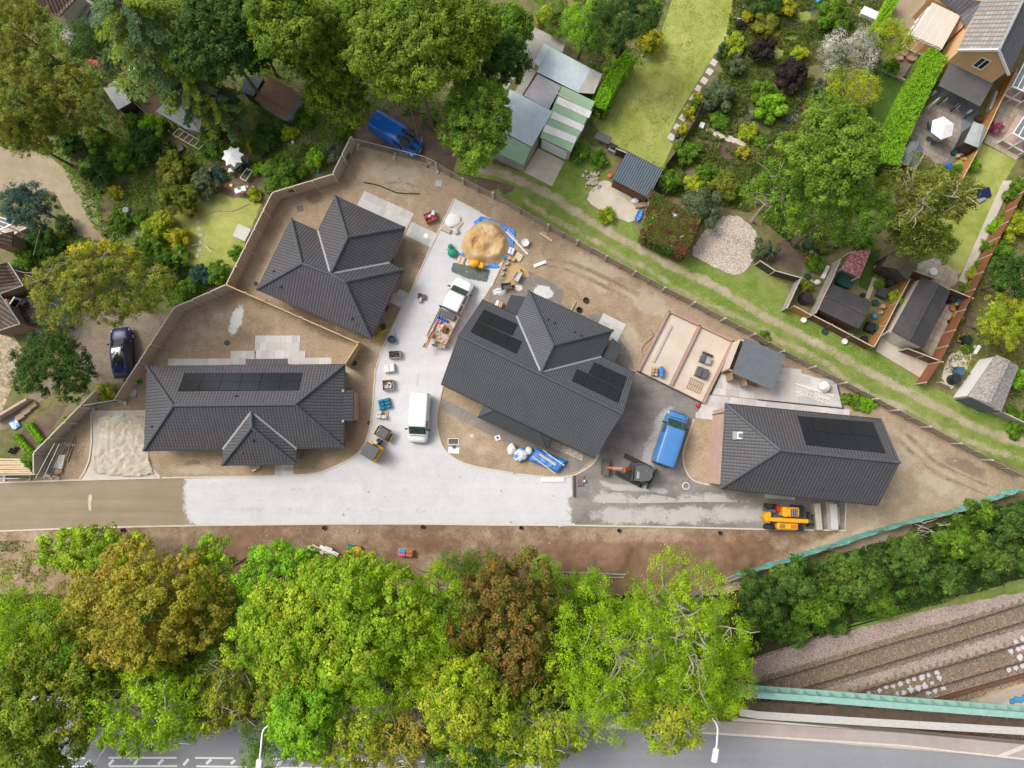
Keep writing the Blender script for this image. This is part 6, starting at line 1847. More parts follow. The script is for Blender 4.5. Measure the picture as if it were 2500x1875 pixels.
slabs([B1(1870,1350),B1(2072,1350),B1(2072,1460),B1(1870,1460)],0,.6,seed=16)
slabs([B2(482,1405),B2(696,1405),B2(696,1462),B2(482,1462)],0,.6,seed=8)
slabs([B1(1365,1422),B1(1870,1412),B1(1870,1480),B1(1365,1480)],0,.6,seed=9)
slabs([B3(905,1045),B3(1090,1135),B3(1010,1290),B3(850,1160)],d(-27),.65,seed=10)
slabs([C3(1855,40),C4(190,-10),C4(500,80),C4(645,130),C4(692,318),C4(0,248),C3(1775,205)],d(-6),.6,seed=11)
slabs([C3(1768,218),C4(740,330),C4(740,395),C4(0,320),C3(1895,290),C3(1785,400),C3(1650,400),C3(1690,290)],d(-6),.62,seed=12)
slabs([C4(55,1012),C4(300,1030),C4(300,1065),C4(55,1040)],d(-4),.5,seed=13)
slabs([C2(245,770),C2(390,775),C2(388,852),C2(235,860)],0,.3,seed=14)
mb=MB(); mb.beam(C4(0,252,.05),C4(692,322,.05),.12,.1); mb.beam(C4(692,322,.05),C4(645,130,.05),.12,.1); mb.beam(C3(1775,210,.05),C3(1855,40,.05),.12,.1); struct(mb,'kerb','dark_grey')
for i,q in enumerate(((2047,62),(2005,135),(1968,208),(1925,285),(1880,355),(1843,433),(1800,508),(1765,582),(1722,655),(1677,720),(1633,800),(1592,880),(1550,955),(1503,1033),(1457,1112))):
 mb=MB(); mb.bbox((0,0,.03),(.62,.62,.06),0,.01); solo(mb,'paving_slab','slab_pallet','grey square slab in the line edging the long lawn','paving slab','slabs edging the long lawn',A3(*q),d(-35),local=True)
for q in ((915,455),(965,435),(1010,415),(1065,405),(1112,388),(1165,368),(1345,248),(1393,215),(1437,190),(1480,165),(1530,148),(1603,303),(1610,360),(1622,415),(1625,470),(1615,528),(1598,582)):
 mb=MB(); mb.bbox((0,0,.02),(.36,.36,.05),0,.02); solo(mb,'stepping_stone','soft_concrete','small square stepping stone set in the cottage lawn','stepping stone','stepping stones in the cottage lawn',B1(*q),random.uniform(0,1),local=True)
def bx(name,label,cat,f,x,y,size,rz=0,mat='crate_wood',z=0,b=.03,group=None):
 p=f(x,y,z+size[2]/2); mb=MB(); mb.bbox((0,0,size[2]/2),size,0,min(b,min(size)*.3))
 return solo(mb,name,mat,label,cat,group,Vector((p.x,p.y,z)),d(rz),local=True)
def cy(name,label,cat,f,x,y,r,h,mat,r2=None,z=0,group=None,hollow=None,n=18):
 p=f(x,y,z+h); mb=MB(); r2=r if r2 is None else r2
 if hollow: mb.lathe([(r,0),(r2,h),(r2*.86,h),(r*.84,hollow),(.01,hollow)],(0,0,0),n)
 else: mb.lathe([(r,0),(r*1.02,h*.1),(r2,h*.92),(r2*.93,h)],(0,0,0),n)
 return solo(mb,name,mat,label,cat,group,Vector((p.x,p.y,z)),0,True,local=True)
def pallet(label,f,x,y,rz,load=None,size=(1.1,1.0),lm='slab_pallet',lh=.5,pieces=1,group='pallets and crates on the site',name='pallet',wood='crate_wood'):
 p=f(x,y,.2); t=thing(name,label,'pallet',(p.x,p.y,.03),d(rz),group); w,l=size
 mb=MB()
 for k in range(3): mb.box((0,(k-1)*(l/2-.06),.05),(w,.1,.1))
 mb.build('bearer',wood,t,local=True)['kind']='stuff'
 mb=MB()
 for k in range(7): mb.box(((k-3)*(w-.1)/6,0,.115),(.1,l,.022))
 mb.build('deck_board',wood,t,local=True)['kind']='stuff'
 if load =='crate':
  mb=MB()
  for s in (-1,1): mb.box((s*w/2,0,.35),(.04,l+.04,.46)); mb.box((0,s*l/2,.35),(w-.04,.04,.46))
  mb.build('crate_side',wood,t,local=True)
  mb=MB(); rr=random.Random(int(x))
  for k in range(7): mb.bbox((rr.uniform(-.3,.3)*w,rr.uniform(-.3,.3)*l,.3),(rr.uniform(.2,.5)*w,rr.uniform(.15,.4)*l,.3),rr.choice((0,.1,-.1,1.57)),.03)
  mb.build('contents',lm,t,local=True)
 elif load:
  lms=lm if isinstance(lm,tuple) else (lm,)
  for k in range(pieces):
   i,j=k % 2,k //2; n2=(pieces+1) //2; pw=w*.94/(2 if pieces > 1 else 1); pl=l*.94/n2
   mb=MB(); mb.bbox(((i-.5)*pw if pieces > 1 else 0,(j-(n2-1)/2)*pl,.13+lh/2),(pw-.03,pl-.03,lh),random.uniform(-.04,.04),.05); mb.build('load',lms[k % len(lms)],t,local=True)
 return t
pallet('open crate of dark offcuts on the gravel beside the curved kerb',B2,1210,1382,3,'crate',(1.0,.65),'dark_grey')
pallet('crate of pale stone under a torn white sheet, upper of two on the gravel',B2,1168,1492,8,'x',(1.0,.8),'white_bag',.4,2)
pallet('slatted crate of pale slabs, between the white sheeted one and the blue packs',C2,1157,135,4,'crate',(.95,.9),'slab_pallet')
pallet('wooden pallet of teal blue shrink wrapped tile packs',C2,1128,287,14,'x',(1.15,1.0),'pack_blue',.35,6)
pallet('pallet of pale slabs nearest the road roller',C2,1105,375,-5,'x',(1.0,.75),'slab_pallet',.4,3)
pallet('empty weathered slatted pallet in the right bay of the brick footings',C3,1650,138,-25,None,(1.35,1.1),wood='wood')
pallet('pallet of grey wrapped slabs, lower stack in the right footing bay',B3,1700,1530,-22,'x',(1.15,1.0),'machine_grey',.5,2,wood='wood')
pallet('pallet of grey wrapped slabs, upper stack in the right footing bay',B3,1730,1425,-22,'x',(1.1,.75),('machine_grey','steel'),.45,2)
pallet('thin stack of dark boards behind the upper grey slabs in the footing bay',B3,1750,1378,-22,'x',(1.1,.25),'dark_grey',.25)
pallet('pallet of red bricks beside the small blue cover in the left footing bay',B3,1320,1518,-8,'x',(.6,.9),('red_brick','new_wood','clay'),.4,6)
mb=MB(); mb.blob(B3(1378,1520,.45),(.28,.5,.45),5,.12,12,8); solo(mb,'covered_stack','blue_tarp','small stack under a bright blue cover in the left footing bay','tarpaulin')
pallet('crate of pink and blue bags on the soil beside the stone path',B2,1497,270,22,'crate',(1.05,.8),'pink',wood='terracotta')
mb=MB(); mb.blob(B2(1520,232,.65),(.2,.22,.16),2,.2); mb.blob(B2(1490,255,.6),(.14,.16,.12),6,.2); solo(mb,'plastic_wrap','white_bag','crumpled clear wrap on the crate of pink bags','wrapping')
pallet('slatted pallet leaning by the white powder heap',F5,420,275,55,None,(.9,.5),wood='pale_wood')
pallet('slatted pallet with a bucket ring beside the green sack',F5,470,900,-20,'x',(.75,.75),'pale_wood',.08,2,wood='pale_wood')
pallet('pale pallet by the sand heap carrying a sandy bucket',F5,1485,840,-30,None,(.7,.7),wood='pale_wood')
pallet('pale pallet at the edge of the sand heap with white bags',F5,1360,750,-20,'x',(.6,.7),'white_bag',.25,2,wood='pale_wood')
pallet('pallet of orange and green sacks on the verge under the maples',C2,880,1468,-8,'x',(1.3,.8),('orange','orange','green_plastic','orange'),.5,4,wood='dark_green')
pallet('pallet of pink packs beside bare pallet boards on the verge',C2,1300,1490,-4,'x',(1.4,.7),('pink','terracotta','sky_blue','terracotta'),.5,4)
pallet('small crate of white blocks by the grey flat roof',B3,62,975,-20,'x',(.75,.6),('white_bag','clay'),.4,2,wood='terracotta')
pallet('long stack of weathered stained boards beside the telehandler forks',C4,475,1195,93,'x',(2.55,.62),'grey_wood',.55,1,wood='wood')
pallet('long stack of clean pale boards, right of the stained stack',C4,600,1195,93,'x',(2.5,.72),'slab_pallet',.6,1,wood='pale_wood')
pallet('narrow pale pallet standing right of the clean board stack',C4,650,1195,93,None,(1.55,.35),wood='pale_wood')
t=thing('block_stack','low dark stack of blocks with a bucket in the middle of the gravel','blocks',B2(1425,910))
for x,y,m in ((1408,905,'dark_grey'),(1415,935,'grey_wood'),(1445,915,'machine_grey')):
 mb=MB(); mb.bbox(B2(x,y,.2),(.3,.5,.4),-.1,.03); mb.build('block',m,t)
# sand heap on its blue sheet
def tarp(label,f,pts,mat='blue_tarp',name='tarpaulin',h=.08,z=.03):
 P=[f(*q) for q in pts]; P=[Vector((p.x,p.y)) for p in P]
 x0,x1=min(p.x for p in P),max(p.x for p in P); y0,y1=min(p.y for p in P),max(p.y for p in P)
 s=max((x1-x0),(y1-y0))/46; xs=np.arange(x0,x1+s,s); ys=np.arange(y0,y1+s,s); X,Y=np.meshgrid(xs,ys); ins=inpoly(X,Y,P)
 Z=z+h*vnoise(X,Y,.35,3)+h*.6*vnoise(X+Y,Y-X,.18,8); mb=MB(); n=len(xs); mb.v=[Vector(p) for p in zip(X.ravel(),Y.ravel(),Z.ravel())]
 for j in range(len(ys)-1):
  for i in range(n-1):
   if ins[j:j+2,i:i+2].sum() > 2: mb.f.append((j*n+i,j*n+i+1,(j+1)*n+i+1,(j+1)*n+i))
 return solo(mb,name,mat,label,'tarpaulin',None,Vector((P[0].x,P[0].y,0)),smooth=True)
tarp('big blue tarpaulin spread under the upper edge of the sand heap',F5,((680,240),(790,170),(820,125),(930,150),(1200,270),(1440,390),(1430,480),(1390,690),(1270,800),(1100,700),(900,500)))
tarp('scrap of blue tarpaulin beside the green sack',F5,((380,900),(430,800),(480,770),(560,800),(640,850),(540,880)))
tarp('crumpled blue tarpaulin at the lower tip of the sand heap',F5,((890,1020),(960,985),(1020,990),(1060,930),(1130,1000),(1140,1035),(920,1050)),h=.25)
tarp('strip of blue tarpaulin by the sandy buckets',F5,((1200,930),(1240,840),(1310,780),(1335,800),(1230,910)),h=.15)
tarp('grey green sheet lying under the nose of the pickup',F5,((330,940),(640,1000),(1000,1080),(930,1300),(600,1240),(290,1100)),'insulation','ground_sheet',.03,.028)
tarp('blue and white tarpaulin bag beside the brown hedge of the creeper shed',B3,((1150,290),(1190,205),(1225,210),(1215,270),(1180,310)),h=.2)
def sandpile():
 c=F5(915,615); R=2.28; xs=np.linspace(-R,R,61); X,Y=np.meshgrid(xs,xs)
 ra=np.hypot(X,Y*1.03)*(1+.05*np.sin(3*np.arctan2(Y,X)))
 Z=.10*vnoise(X,Y,.17,31)*smooth01((R*.8-ra)/.5)+.72*smooth01((R*.98-ra)/.75)+.16*vnoise(X,Y,.8,2)*(ra < R)-.35*smooth01(1-np.hypot(X-.35,Y+.7)/.7)-.4*vnoise(X,Y,.22,6)*smooth01(1-np.hypot(X+.9,Y-.05)/1.0)-.3*vnoise(X,Y,.2,9)*smooth01(1-np.hypot(X-1.35,Y-.4)/.6)
 mb=MB(); mb.v=[Vector((c.x+x,c.y+y,.02+max(z,0))) for x,y,z in zip(X.ravel(),Y.ravel(),Z.ravel())]
 for j in range(60):
  for i in range(60):
   if ra[j,i] < R and ra[j+1,i+1] < R: mb.f.append((j*61+i,j*61+i+1,(j+1)*61+i+1,(j+1)*61+i))
 o=solo(mb,'sand_heap','heap_sand','round heap of dug over building sand in front of the pickup','sand heap',loc=Vector((c.x,c.y,0)),smooth=True)
m_ground('heap_sand',[(.36,(.50,.27,.09)),(.5,(.55,.37,.18)),(.6,(.62,.47,.28))],s1=.8,s2=1.2,s3=8,w=(.65,.2,.15),bump=.7,bdist=.05)
sandpile()
for i,(x,y,l) in enumerate(((1315,855,'sandy bucket left of a touching pair by the pallets'),(1388,882,'sandy bucket right of a touching pair by the pallets'),(1275,950,'sandy bucket tipped below the touching pair'),(1212,1035,'sandy bucket halfway down the kerb line'),(1190,1135,'sandy bucket nearest the black wheelbarrow'))):
 cy('bucket',l,'bucket',F5,x,y,.17,.34,'clay',.21,group='sandy buckets',hollow=.28)
cy('tub','white round tub on the soil beside the white lengths','tub',F5,1605,590,.34,.5,'pvc',.36,hollow=.4)
for l,a,b,w in (('long white plastic trim lying across the tarpaulin corner',(1270,400),(1650,800),.14),('thin white trim beside the long one on the tarpaulin',(1290,360),(1480,580),.05)):
 mb=MB(); mb.beam(F5(*a,.18),F5(*b,.1),w,.05); solo(mb,'plastic_trim','pvc',l,'trim')
for l,f,a,b,w,m in (('white board lying alone on the soil behind the centre bungalow',B3,(343,664),(442,625),.3,'pvc'),('pale planks lying on the soil beside the post and rail fence',B3,(392,393),(490,458),.2,'pale_wood'),('short pale plank end beside the longer ones',B3,(412,385),(450,405),.1,'pale_wood'),
       ('thin upright looking stake near the black rings',B3,(645,1022),(682,950),.07,'pale_wood'),('dark channel across the end of the white gravel',C3,(670,865),(672,1040),.16,'dark_grey'),('white tube box lying at the end of the white gravel',C3,(405,900),(590,900),.36,'pvc'),
       ('white pole lying on the pale patio above the ladder',C4,(305,122),(615,222),.1,'pvc'),('long brown pole lying on the soil by the rubble drive, left of two',C1,(525,760),(600,545),.1,'wood'),('long brown pole lying on the soil by the rubble drive, right of two',C1,(545,755),(612,570),.08,'wood'),
       ('old beam lying in the weeds of the verge',C1,(290,1383),(390,1388),.2,'grey_wood'),('grey slab, left of two on the rubble drive',C1,(800,415),(895,400),.4,'slab_pallet'),('grey slab, right of two on the rubble drive',C1,(915,405),(1005,388),.4,'slab_pallet'),('long pale batten in the left footing bay',B3,(1310,1440),(1455,1145),.22,'grey_wood')):
 z0=.18 if f is B3 and b[1] ==1145 else .1
 mb=MB(); mb.beam(f(*a,z0),f(*b,z0),w,.12); solo(mb,'plank',m,l,'plank')
def barrow(label,f,x,y,rz,mat):
 p=f(x,y,.5); t=thing('wheelbarrow',label,'wheelbarrow',(p.x,p.y,.03),d(rz),'wheelbarrows')
 a=[(-.32,-.2),(.3,-.17),(.3,.17),(-.32,.2)]; b=[(-.48,-.34),(.48,-.28),(.48,.28),(-.48,.34)]; i=[(-.43,-.29),(.43,-.24),(.43,.24),(-.43,.29)]; k=[(-.28,-.16),(.26,-.13),(.26,.13),(-.28,.16)]
 vs=[(x,y,.28) for x,y in a]+[(x,y,.6) for x,y in b]+[(x,y,.6) for x,y in i]+[(x,y,.33) for x,y in k]
 fs=[(3,2,1,0),(12,13,14,15)]
 for r in (0,4,8):
  for q in range(4): fs.append((r+q,r+(q+1) % 4,r+4+(q+1) % 4,r+4+q))
 mb=MB(); mb.add(vs,fs); mb.build('tray',mat,t,local=True)
 for s in (-1,1):
  mb=MB(); mb.tube([(.55,s*.06,.2),(-.3,s*.22,.3),(-.95,s*.28,.58)],.02,6); mb.build('handle','dark_grey',t,local=True)
  mb=MB(); mb.tube([(-.3,s*.22,.3),(-.38,s*.24,0)],.018,6); mb.build('leg','dark_grey',t,local=True)
 mb=MB(); mb.lathe([(.1,-.04),(.18,-.04),(.2,0),(.18,.04),(.1,.04)],(.6,0,.2),14,'Y'); mb.build('wheel','rubber',t,local=True)
barrow('black wheelbarrow on spilled sand',F5,1270,1365,8,'machine_grey'); barrow('pale grey wheelbarrow on spilled sand',F5,1465,1180,60,'slab_pallet')
barrow('muddy cream wheelbarrow behind the pickup',reg(1030,640,270/2036),335,1520,178,'crate_wood')
t=thing('cement_mixer','yellow cement mixer at the foot of the sand heap','cement mixer',F5(740,980))
mb=MB(); mb.lathe([(.2,-.4),(.36,-.2),(.38,.1),(.24,.42),(.2,.42)],F5(700,960,.8),16,'X'); mb.build('drum','yellow',t,smooth=True)
mb=MB(); mb.bbox(F5(830,1000,.6),(.45,.5,.5),-.3,.06); mb.build('motor_housing','yellow',t)
mb=MB()
for x,y in ((590,930),(620,1000),(850,960),(830,1040)): mb.tube([F5(x,y,.03),F5(730,975,.8)],.03,6)
mb.build('stand','yellow',t)
t=thing('builders_sack','bulging green rubble sack on the gravel by the sand heap','sack',F5(325,750)); mb=MB(); mb.blob(F5(325,775,.3),(.46,.42,.38),4,.1,14,9,.3); mb.build('sack','green_plastic',t,smooth=True); mb=MB(); mb.blob(F5(290,665,.35),(.3,.22,.3),7,.2); mb.build('flap','green_plastic',t,smooth=True)
def bag(label,f,x,y,r,mat='white_bag',rz=0,h=.55,name='bulk_bag',group='bulk bags'):
 p=f(x,y,h); mb=MB(); mb.blob((0,0,h*.5),(r[0],r[1],h*.55),int(x),.1,14,9,.1); mb.xform(Matrix.Rotation(d(rz),4,'Z'))
 return solo(mb,name,mat,label,'bag',group,Vector((p.x,p.y,.02)),smooth=True,local=True)
bag('white bulk bag at the fence corner of the pale patio',C4,555,140,(.52,.55),h=.8); bag('larger white bag left of the blue and white bag',C3,165,655,(.42,.55),h=.7); bag('blue and white bag squeezed between two white bags',C3,235,700,(.68,.6),'blue_white',30,.7)
bag('smaller white bag at the tarpaulin pile',C3,305,665,(.34,.36),h=.5); bag('heap of white powder with a pink tinge on the gravel',F5,325,190,(.75,.65),h=.3,name='powder_heap'); bag('grey bag beside the powder heap',F5,390,390,(.26,.28),'slab_pallet',h=.35)
bag('white sack beside the blue grey garden shed',A3,1165,1622,(.36,.3),h=.4); bag('white sack by the grey board fence',B4,490,790,(.36,.24),h=.4); bag('small blue bag on the ground beside the purple slates',C3,757,912,(.16,.2),'steel',h=.25)
bx('site_box','yellow and grey tool box beside the powder heap','tool box',F5,210,370,(.95,.42,.3),-25,'crate_wood')
cy('coil','grey coil of cable at the kerb by the powder heap','coil',F5,168,275,.2,.12,'galv',hollow=.04)
def pile():
 t=thing('covered_pile','long low pile under a bright blue tarpaulin held by three battens','tarpaulin',C3(450,750))
 P=[C3(360,635,.5),C3(605,765,.5),C3(540,850,.5),C3(510,880,.3),C3(280,740,.5)]
 x0=C3(285,740); u=(C3(540,850)-x0); v=(C3(365,640)-x0); mb=MB(); n=26; m=14
 for j in range(m+1):
  for i in range(n+1):
   a,b=i/n,j/m; q=x0+u*a+v*b; e=min(a,1-a,b*.6,(1-b)*.6)
   mb.v.append(Vector((q.x,q.y,.03+.5*float(smooth01(e/.10))+.10*float(vnoise(q.x,q.y,.3,2))+.06*float(vnoise(q.x*2,q.y,.25,9)))))
 mb.f=[(j*(n+1)+i,j*(n+1)+i+1,(j+1)*(n+1)+i+1,(j+1)*(n+1)+i) for j in range(m) for i in range(n)]
 mb.build('sheet','blue_tarp',t,smooth=True)
 for a,b,w in (((330,710),(515,850),.1),((385,690),(520,780),.2),((415,660),(590,785),.07)):
  mb=MB(); mb.beam(C3(*a,.68),C3(*b,.68),w,.05); mb.build('batten','pale_wood' if w > .08 else 'pvc',t)
pile()
for k in range(4): bx('slate_strip','long purple grey slab stood in a row of four beside the dark channel','slab',C3,698+k*14,910,(.13,.95,.2),-3,'purple_slate',group='purple slabs')
def disc(label,f,x,y,r,mat='dark_grey',name='manhole_cover',h=.03,z=.02): return cy(name,label,'manhole cover',f,x,y,r,h,mat,z=z,group='manhole covers and drains',n=22)
disc('grey round drain cover on bare soil above the stepped patio',B1,1838,1285,.26); disc('grey round drain cover at the end of the short yellow fence',B2,880,1450,.24); disc('grey round drain cover beside the curved kerb by the roller',C2,1000,440,.2); disc('grey round drain cover at the corner of the diamond roof',B2,82,805,.2)
disc('pale grey round drain cover above the open chamber',C2,1835,543,.18,'slab_pallet'); o=disc('white ringed round cover on the grey planings',C3,1575,950,.33,'pvc'); mb=MB(); mb.lathe([(.27,0),(.27,.012)],(0,0,.028),20); mb.build('cover_plate','grey_planings',o,local=True)
bx('manhole_cover','square grey cover on the soil behind the diamond roof','manhole cover',B2,440,195,(.55,.5,.06),15,'machine_grey'); bx('manhole_cover','pale framed square grate near the site mesh fence','manhole cover',A2,1563,1485,(.62,.62,.05),-8,'steel'); bx('manhole_cover','small white cover in the stone path','manhole cover',B2,1460,418,(.42,.42,.04),-20,'pvc',.05)
o=bx('gully','white square gully with a dark hole on the hardcore','drain',C3,50,560,(.5,.45,.05),15,'pvc'); mb=MB(); mb.bbox((0,0,.055),(.2,.2,.02),0,.005); mb.build('grate','dark_grey',o,local=True)  # dark plate put in for the shade inside the gully's hole
t=thing('open_chamber','open rectangular chamber with a pale frame on the soil island','drain',C2(1682,590))
mb=MB(); p=C2(1682,590)
for s in (-1,1): mb.box((p.x,p.y+s*.26,.05),(1.0,.05,.07)); mb.box((p.x+s*.475,p.y,.05),(.05,.47,.07))
mb.build('frame','pvc',t); mb=MB(); mb.box((p.x,p.y,.02),(.9,.47,.02)); mb.build('pit','dark_soil',t)
bx('chamber_lid','white rectangular lid below the open chamber','lid',C2,1685,662,(1.0,.55,.05),-5,'pvc'); bx('cloth_box','small blue box on the white chamber lid','box',C2,1685,634,(.24,.26,.16),10,'blue',.05)
for l,a in (('black plastic ring lying on open soil behind the centre bungalow',(765,938)),('black plastic ring by the roof edge of the centre bungalow',(710,1015))): cy('plastic_ring',l,'ring',B3,*a,.27,.2,'black_plastic',group='black plastic rings',hollow=.03)
cy('plastic_ring','smaller black ring inside the one by the roof edge','ring',B3,714,1010,.17,.3,'black_plastic',group='black plastic rings',hollow=.05)
for l,f,x,y in (('black drain pot in the verge by the timber pile',C2,632,1290),('black drain pot in the verge opposite the white van',C2,1433,1283),('black drain pot in the verge opposite the white tube box',C3,240,1290),('black drain pot in the verge below the excavator',C3,1035,1313),('black drain pot in the verge nearest the telehandler',C3,1855,1333),('black drain pot in the verge by the dirt road',C1,990,1310)):
 cy('drain_pot',l,'drain',f,x,y,.17,.22,'black_plastic',group='drain pots along the verge',hollow=.05)
def hose(label,f,pts,r,mat,name='hose',z=.04):
 mb=MB(); mb.tube(curve([f(x,y,z) for x,y in pts],6),r,6); return solo(mb,name,mat,label,'hose')
hose('black pipe snaking over the soil near the site mesh fence',A2,((955,1478),(1070,1500),(1180,1545),(1250,1565),(1410,1570)),.06,'black_plastic','pipe')
hose('pale hose snaking over the cottage lawn',B1,((1520,235),(1560,222),(1640,245),(1750,212),(1830,215),(1900,210),(2020,155)),.05,'clay')
hose('thin black cable on the soil beside the brick footings',B3,((1285,1175),(1310,1230),(1250,1290),(1220,1340),(1230,1390)),.02,'black_plastic','cable')
hose('tangled yellow hose at the corner of the diamond roof',B2,((960,1250),(1010,1270),(1080,1220),(1130,1160),(1080,1130),(1070,1200),(1160,1180),(1190,1150),(1130,1190),(1060,1260),(1070,1300),(1110,1310),(1140,1270),(1150,1200),(1090,1150),(1100,1240),(1020,1265)),.035,'hose_yellow',z=.08)
cy('hose_reel','green hose reel by the brick wall of the diamond bungalow','reel',B2,1112,1150,.24,.35,'dark_green'); cy('water_tub','blue grey round tub at the kerb by the yellow hose','tub',B2,1180,1255,.32,.55,'sea_tub',.36,hollow=.4) if mk('sea_tub',(.05,.12,.17)) else 0
hose('broom and shovel handle leaning at the blue tub',B2,((1200,1170),(1230,1295)),.02,'wood','broom',.2)
bx('fuel_can','small red fuel can at the threshold of the brick footings','fuel can',C3,1672,297,(.32,.3,.34),20,'red')
t=thing('ladder','pale aluminium ladder lying flat on the patio','ladder',C4(450,230))
a0,a1,b0,b1=C4(318,160,.1),C4(598,262,.1),C4(303,190,.1),C4(585,295,.1)
for a,b in ((a0,a1),(b0,b1)):
 mb=MB(); mb.beam(a,b,.04,.08); mb.build('stile','pvc',t)
for k in range(11):
 mb=MB(); mb.beam(a0.lerp(a1,(k+.5)/11),b0.lerp(b1,(k+.5)/11),.04,.03); mb.build('rung','pvc',t)
t=thing('sheet_stack','stack of ribbed pale sheets beside the leaning mesh panels','sheets',C1(475,755)); mb=MB(); mb.prism(Q(C1,(480,697,.3),(528,700,.3),(498,812,.3),(425,802,.3)),.02,.28); mb.build('sheets','white_sheet',t)
cy('log','sawn log end upright below the ribbed sheets, left of two','log',C1,458,832,.26,.35,'clay',group='sawn logs'); cy('log','sawn log behind the other log below the ribbed sheets','log',C1,480,830,.22,.3,'clay',group='sawn logs')
labs=('top','second','third','fourth','fifth','sixth','lowest')
for k in range(7):
 mb=MB(); y=735+k*18; mb.tube([C1(-50+10*(k % 3),y+4*(k % 2),.2),C1(190+12*k-25*(k ==3),y+2,.2)],.1,8); solo(mb,'pole','pale_wood',f'pale peeled pole, {labs[k]} of the pile by the square fence corner','pole','pile of peeled poles')
for k,(a,b,w,m) in enumerate((((500,1455),(620,1520),.55,'pvc'),((540,1425),(640,1478),.14,'pale_wood'),((600,1440),(750,1510),.3,'pvc'),((560,1470),(700,1500),.12,'pale_wood'),((640,1445),(700,1465),.2,'white_bag'))):
 mb=MB(); mb.beam(C2(*a,.25+.08*k),C2(*b,.25+.08*k),w,.06); solo(mb,'board',m,('wide white sheet at the bottom of the pile on the verge','pale batten at the upper edge of the pile on the verge','narrower white board at the end of the pile on the verge','pale batten across the middle of the pile on the verge','crumpled white scrap on top of the pile on the verge')[k],'board','timber pile on the verge')
t=thing('wheelbarrow','upturned barrow and cardboard under the porch eaves of the long bungalow','wheelbarrow',C1(2060,800)); mb=MB(); mb.bbox(C1(2060,805,.3),(1.1,.35,.1),.3,.02); mb.build('tray','clay',t); mb=MB(); mb.bbox(C2(70,822,.3),(.5,.2,.14),.4,.04); mb.build('pan','steel',t)
bx('green_bucket','green bucket and tools at the fence beside the hip roof','bucket',C1,1130,110,(.4,.4,.4),10,'green_plastic',b=.12); bx('stone_slab','pale slab under the green bucket by the fence','slab',C1,1078,195,(.6,.65,.08),10,'slab_pallet')
# gardens
def parasol(label,f,x,y,r,n,star=0.0,h=2.45,rim='blue',mat='cloth_white',rot=0):
 p=f(x,y,h); t=thing('parasol',label,'parasol',(p.x,p.y,0),d(rot)); mb=MB(); vs=[(0,0,h+.25)]
 m=n*2 if star else n
 for k in range(m):
  q=r*(1 if k % 2 ==0 or not star else 1-star); vs.append((q*math.cos(2*PI*k/m),q*math.sin(2*PI*k/m),h-.18+(.1 if star and k % 2 else 0)))
 mb.add(vs,[(0,k+1,(k+1) % m+1) for k in range(m)]); mb.build('canopy',mat,t,local=True)
 mb=MB(); mb.add([(x*1.003,y*1.003,z-.01) for x,y,z in vs[1:]]+[(x,y,z-.12) for x,y,z in vs[1:]],[(k,(k+1) % m,m+(k+1) % m,m+k) for k in range(m)]); mb.build('valance',rim,t,local=True)
 mb=MB(); mb.tube([(0,0,0),(0,0,h+.3)],.025,8); mb.build('pole','steel',t,local=True); mb=MB(); mb.lathe([(.25,0),(.22,.1),(.05,.14)]); mb.build('base','dark_grey',t,local=True)
def table(label,f,x,y,size,mat='dark_grey',rz=0,h=.74,round_=False):
 p=f(x,y,h); t=thing('garden_table',label,'table',(p.x,p.y,0),d(rz)); mb=MB()
 if round_: mb.lathe([(size[0],0),(size[0],.04)],(0,0,h-.04),26)
 else: mb.bbox((0,0,h-.02),(size[0],size[1],.045),0,.015)
 mb.build('table_top',mat,t,local=True); k=.6 if round_ else .42; e=size[0],(size[0] if round_ else size[1])
 for a in (-1,1):
  for b in (-1,1):
   mb=MB(); mb.tube([(a*e[0]*k,b*e[1]*k,0),(a*e[0]*k,b*e[1]*k,h-.03)],.025,6); mb.build('leg',mat,t,local=True)
 return t
def chair(label,f,x,y,rz,mat,group='garden chairs'):
 p=f(x,y,.6); t=thing('garden_chair',label,'chair',(p.x,p.y,.02),d(rz),group)
 mb=MB(); mb.bbox((0,0,.43),(.46,.46,.05),0,.015); mb.build('seat',mat,t,local=True); mb=MB(); mb.beam((-.22,0,.48),(-.32,0,.92),.46,.04,(1,0,0)); mb.build('backrest',mat,t,local=True)
 for a in (-1,1):
  for b in (-1,1):
   mb=MB(); mb.tube([(a*.2,b*.2,0),(a*.2,b*.2,.42)],.018,6); mb.build('leg',mat,t,local=True)
parasol('white eight pointed star parasol over the cottage brick patio',A1,1878,1262,1.02,8,.3,rim='cloth_white',rot=12); table('dark table under the star parasol',A1,1910,1320,(1.3,.9),'machine_grey',35)
chair('dark chair nearest the bushes beside the star parasol',A1,1985,1300,210,'machine_grey'); chair('dark chair below the star parasol',A1,1935,1358,150,'machine_grey'); chair('white chair below the star parasol',A1,1865,1375,100,'pvc')
t=table('oval table with a white patterned cloth and ornaments',A1,1945,1535,(1.05,.5),'cloth_white',18)
for x,y,m in ((1870,1500,'hose_yellow'),(1930,1520,'green_plastic'),(1960,1555,'terracotta'),(2000,1510,'pane')):
 cy('ornament',{'hose_yellow': 'yellow rimmed basket','green_plastic': 'green dish','terracotta': 'red ornament','pane': 'glass bowl'}[m]+' on the oval cloth covered table','ornament',A1,x,y,.14,.12,m,z=.745)
bx('planter','long planter of lime foliage beside the hosta bed','planter',A1,1702,1440,(.5,1.5,.5),12,'crate_wood'); shrub_later=[]
t=thing('cold_frame','pale green garden swing frame over a green seat','garden frame',A1(1995,1410)); mb=MB(); q=Q(A1,(2000,1365,.9),(2045,1385,.9),(1990,1465,.9),(1945,1440,.9))
for a,b in zip(q,q[1:]+q[:1]): mb.tube([a,b],.03,6); mb.tube([a,Vector((a.x,a.y,0))],.03,6)
